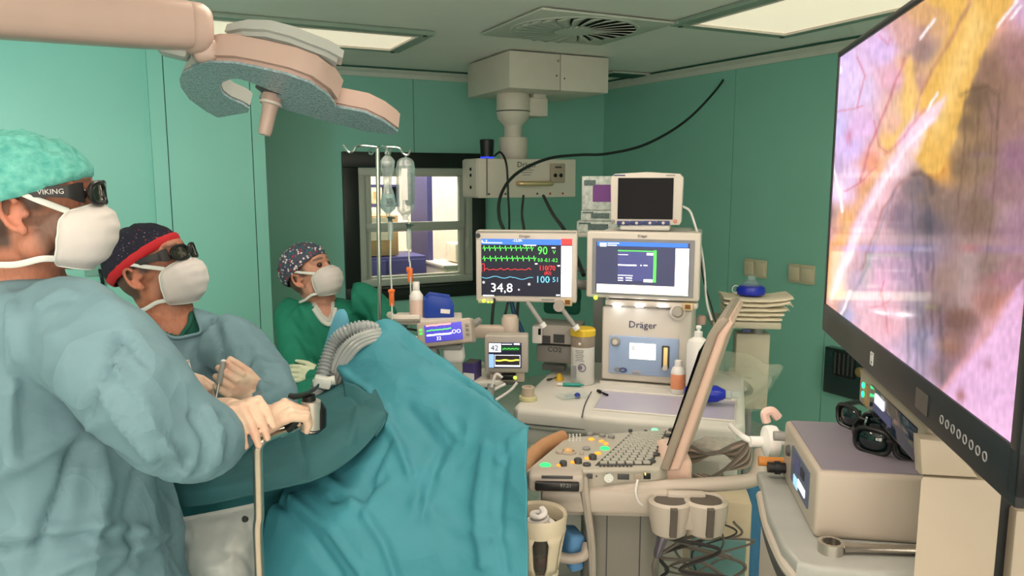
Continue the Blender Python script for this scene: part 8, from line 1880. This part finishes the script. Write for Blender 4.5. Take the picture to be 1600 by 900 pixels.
mb = MB(); mb.tube([rel(476, 662, YE - .005), rel(466, 668, YE), rel(440, 680, YE + .01)], [0.008, 0.006, 0.006], n=12); mb.build('light_post', CHROME, t)
for q_ in ((474, 640), (474, 660)):
    c = rel(*q_, YE - .022); mb = MB(); mb.ell(c, (0.006, 0.004, 0.004)); mb.build('button', BLACK, t)
# ribbed breathing hose and clear tubes over the ridge
HOSE = M('hose_grey_ribbed', (142, 150, 152), rough=0.35, var=0.05)
def ribbed(name, mat, par, pts, r, n=150):
    p = spline(pts, max(2, n // (len(pts) - 1))); mb = MB(); mb.tube([q - par.location for q in p], [r * (1 + 0.13 * (1 if (k // 2) % 2 else -1)) for k in range(len(p))], n=12); return mb.build(name, mat, par, angle=60)
t = thing('breathing_hose', 'ribbed grey breathing hose arching over the drape with a white connector', 'hose', P(500, 600, 2.2))
ribbed('hose', HOSE, t, [P(480, 650, 2.12), P(493, 618, 2.14), P(503, 590, 2.17), P(512, 560, 2.2), P(524, 534, 2.22), P(545, 517, 2.22), P(572, 512, 2.24), P(600, 522, 2.3)], 0.020)
ribbed('hose', HOSE, t, [P(490, 648, 2.16), P(503, 622, 2.18), P(516, 590, 2.2), P(528, 560, 2.2), P(545, 538, 2.2), P(568, 524, 2.21), P(595, 520, 2.26)], 0.016)
mb = MB(); mb.box(P(504, 597, 2.14) - t.location, (0.05, 0.04, 0.03), rot=(0, 0.25, 0.2), bev=0.006); mb.tube([P(490, 600, 2.14) - t.location, P(524, 594, 2.15) - t.location], 0.014, n=12); mb.build('connector', M('connector_white', (200, 206, 200), rough=0.4), t)
for k in range(4):
    mb = MB(); mb.tube(spline([P(512 + 6 * k, 600, 2.2) - t.location, P(528 + 6 * k, 556 + 2 * k, 2.18) - t.location, P(550 + 6 * k, 530 + 3 * k, 2.18) - t.location, P(585 + 4 * k, 518 + 4 * k, 2.2) - t.location, P(606, 526 + 2 * k, 2.26) - t.location], 8), 0.0065, n=6); mb.build('clear_tube', M('tube_clear_grey', (186, 192, 190), rough=0.15, alpha=0.75), t)
# instruments held by the second surgeon
t = thing('instrument', 'white plastic instrument standing up in the partly hidden hand', 'instrument', P(296, 585, 1.90))
mb = MB(); mb.tube([rel(292, 565, 1.88), rel(302, 600, 1.87)], 0.006, n=10); mb.build('shaft', MILKY, t); mb = MB(); mb.tube([rel(291.5, 563, 1.88), rel(292, 567, 1.88)], 0.0075, n=10); mb.build('cap', WHITE, t); mb = MB(); mb.tube([rel(300, 598, 1.87), rel(316, 609, 1.85)], 0.004, n=8); mb.ell(rel(316, 609, 1.85), (0.006, 0.006, 0.006)); mb.build('side_port', MILKY, t)
t = thing('instrument', 'slim steel instrument held in the second surgeon fist', 'instrument', P(344, 600, 1.80))
mb = MB(); mb.tube([rel(349, 565, 1.82), rel(346, 582, 1.81), rel(342, 600, 1.80)], [0.006, 0.0075, 0.007], n=12); mb.build('grip', GREYP, t); mb = MB(); mb.tube([rel(342, 600, 1.80), rel(332, 648, 1.77)], 0.0032, n=10); mb.build('shaft', STEEL, t); mb = MB(); mb.ell(rel(349, 564, 1.82), (0.006, 0.006, 0.004)); mb.build('end_cap', MILKY, t)
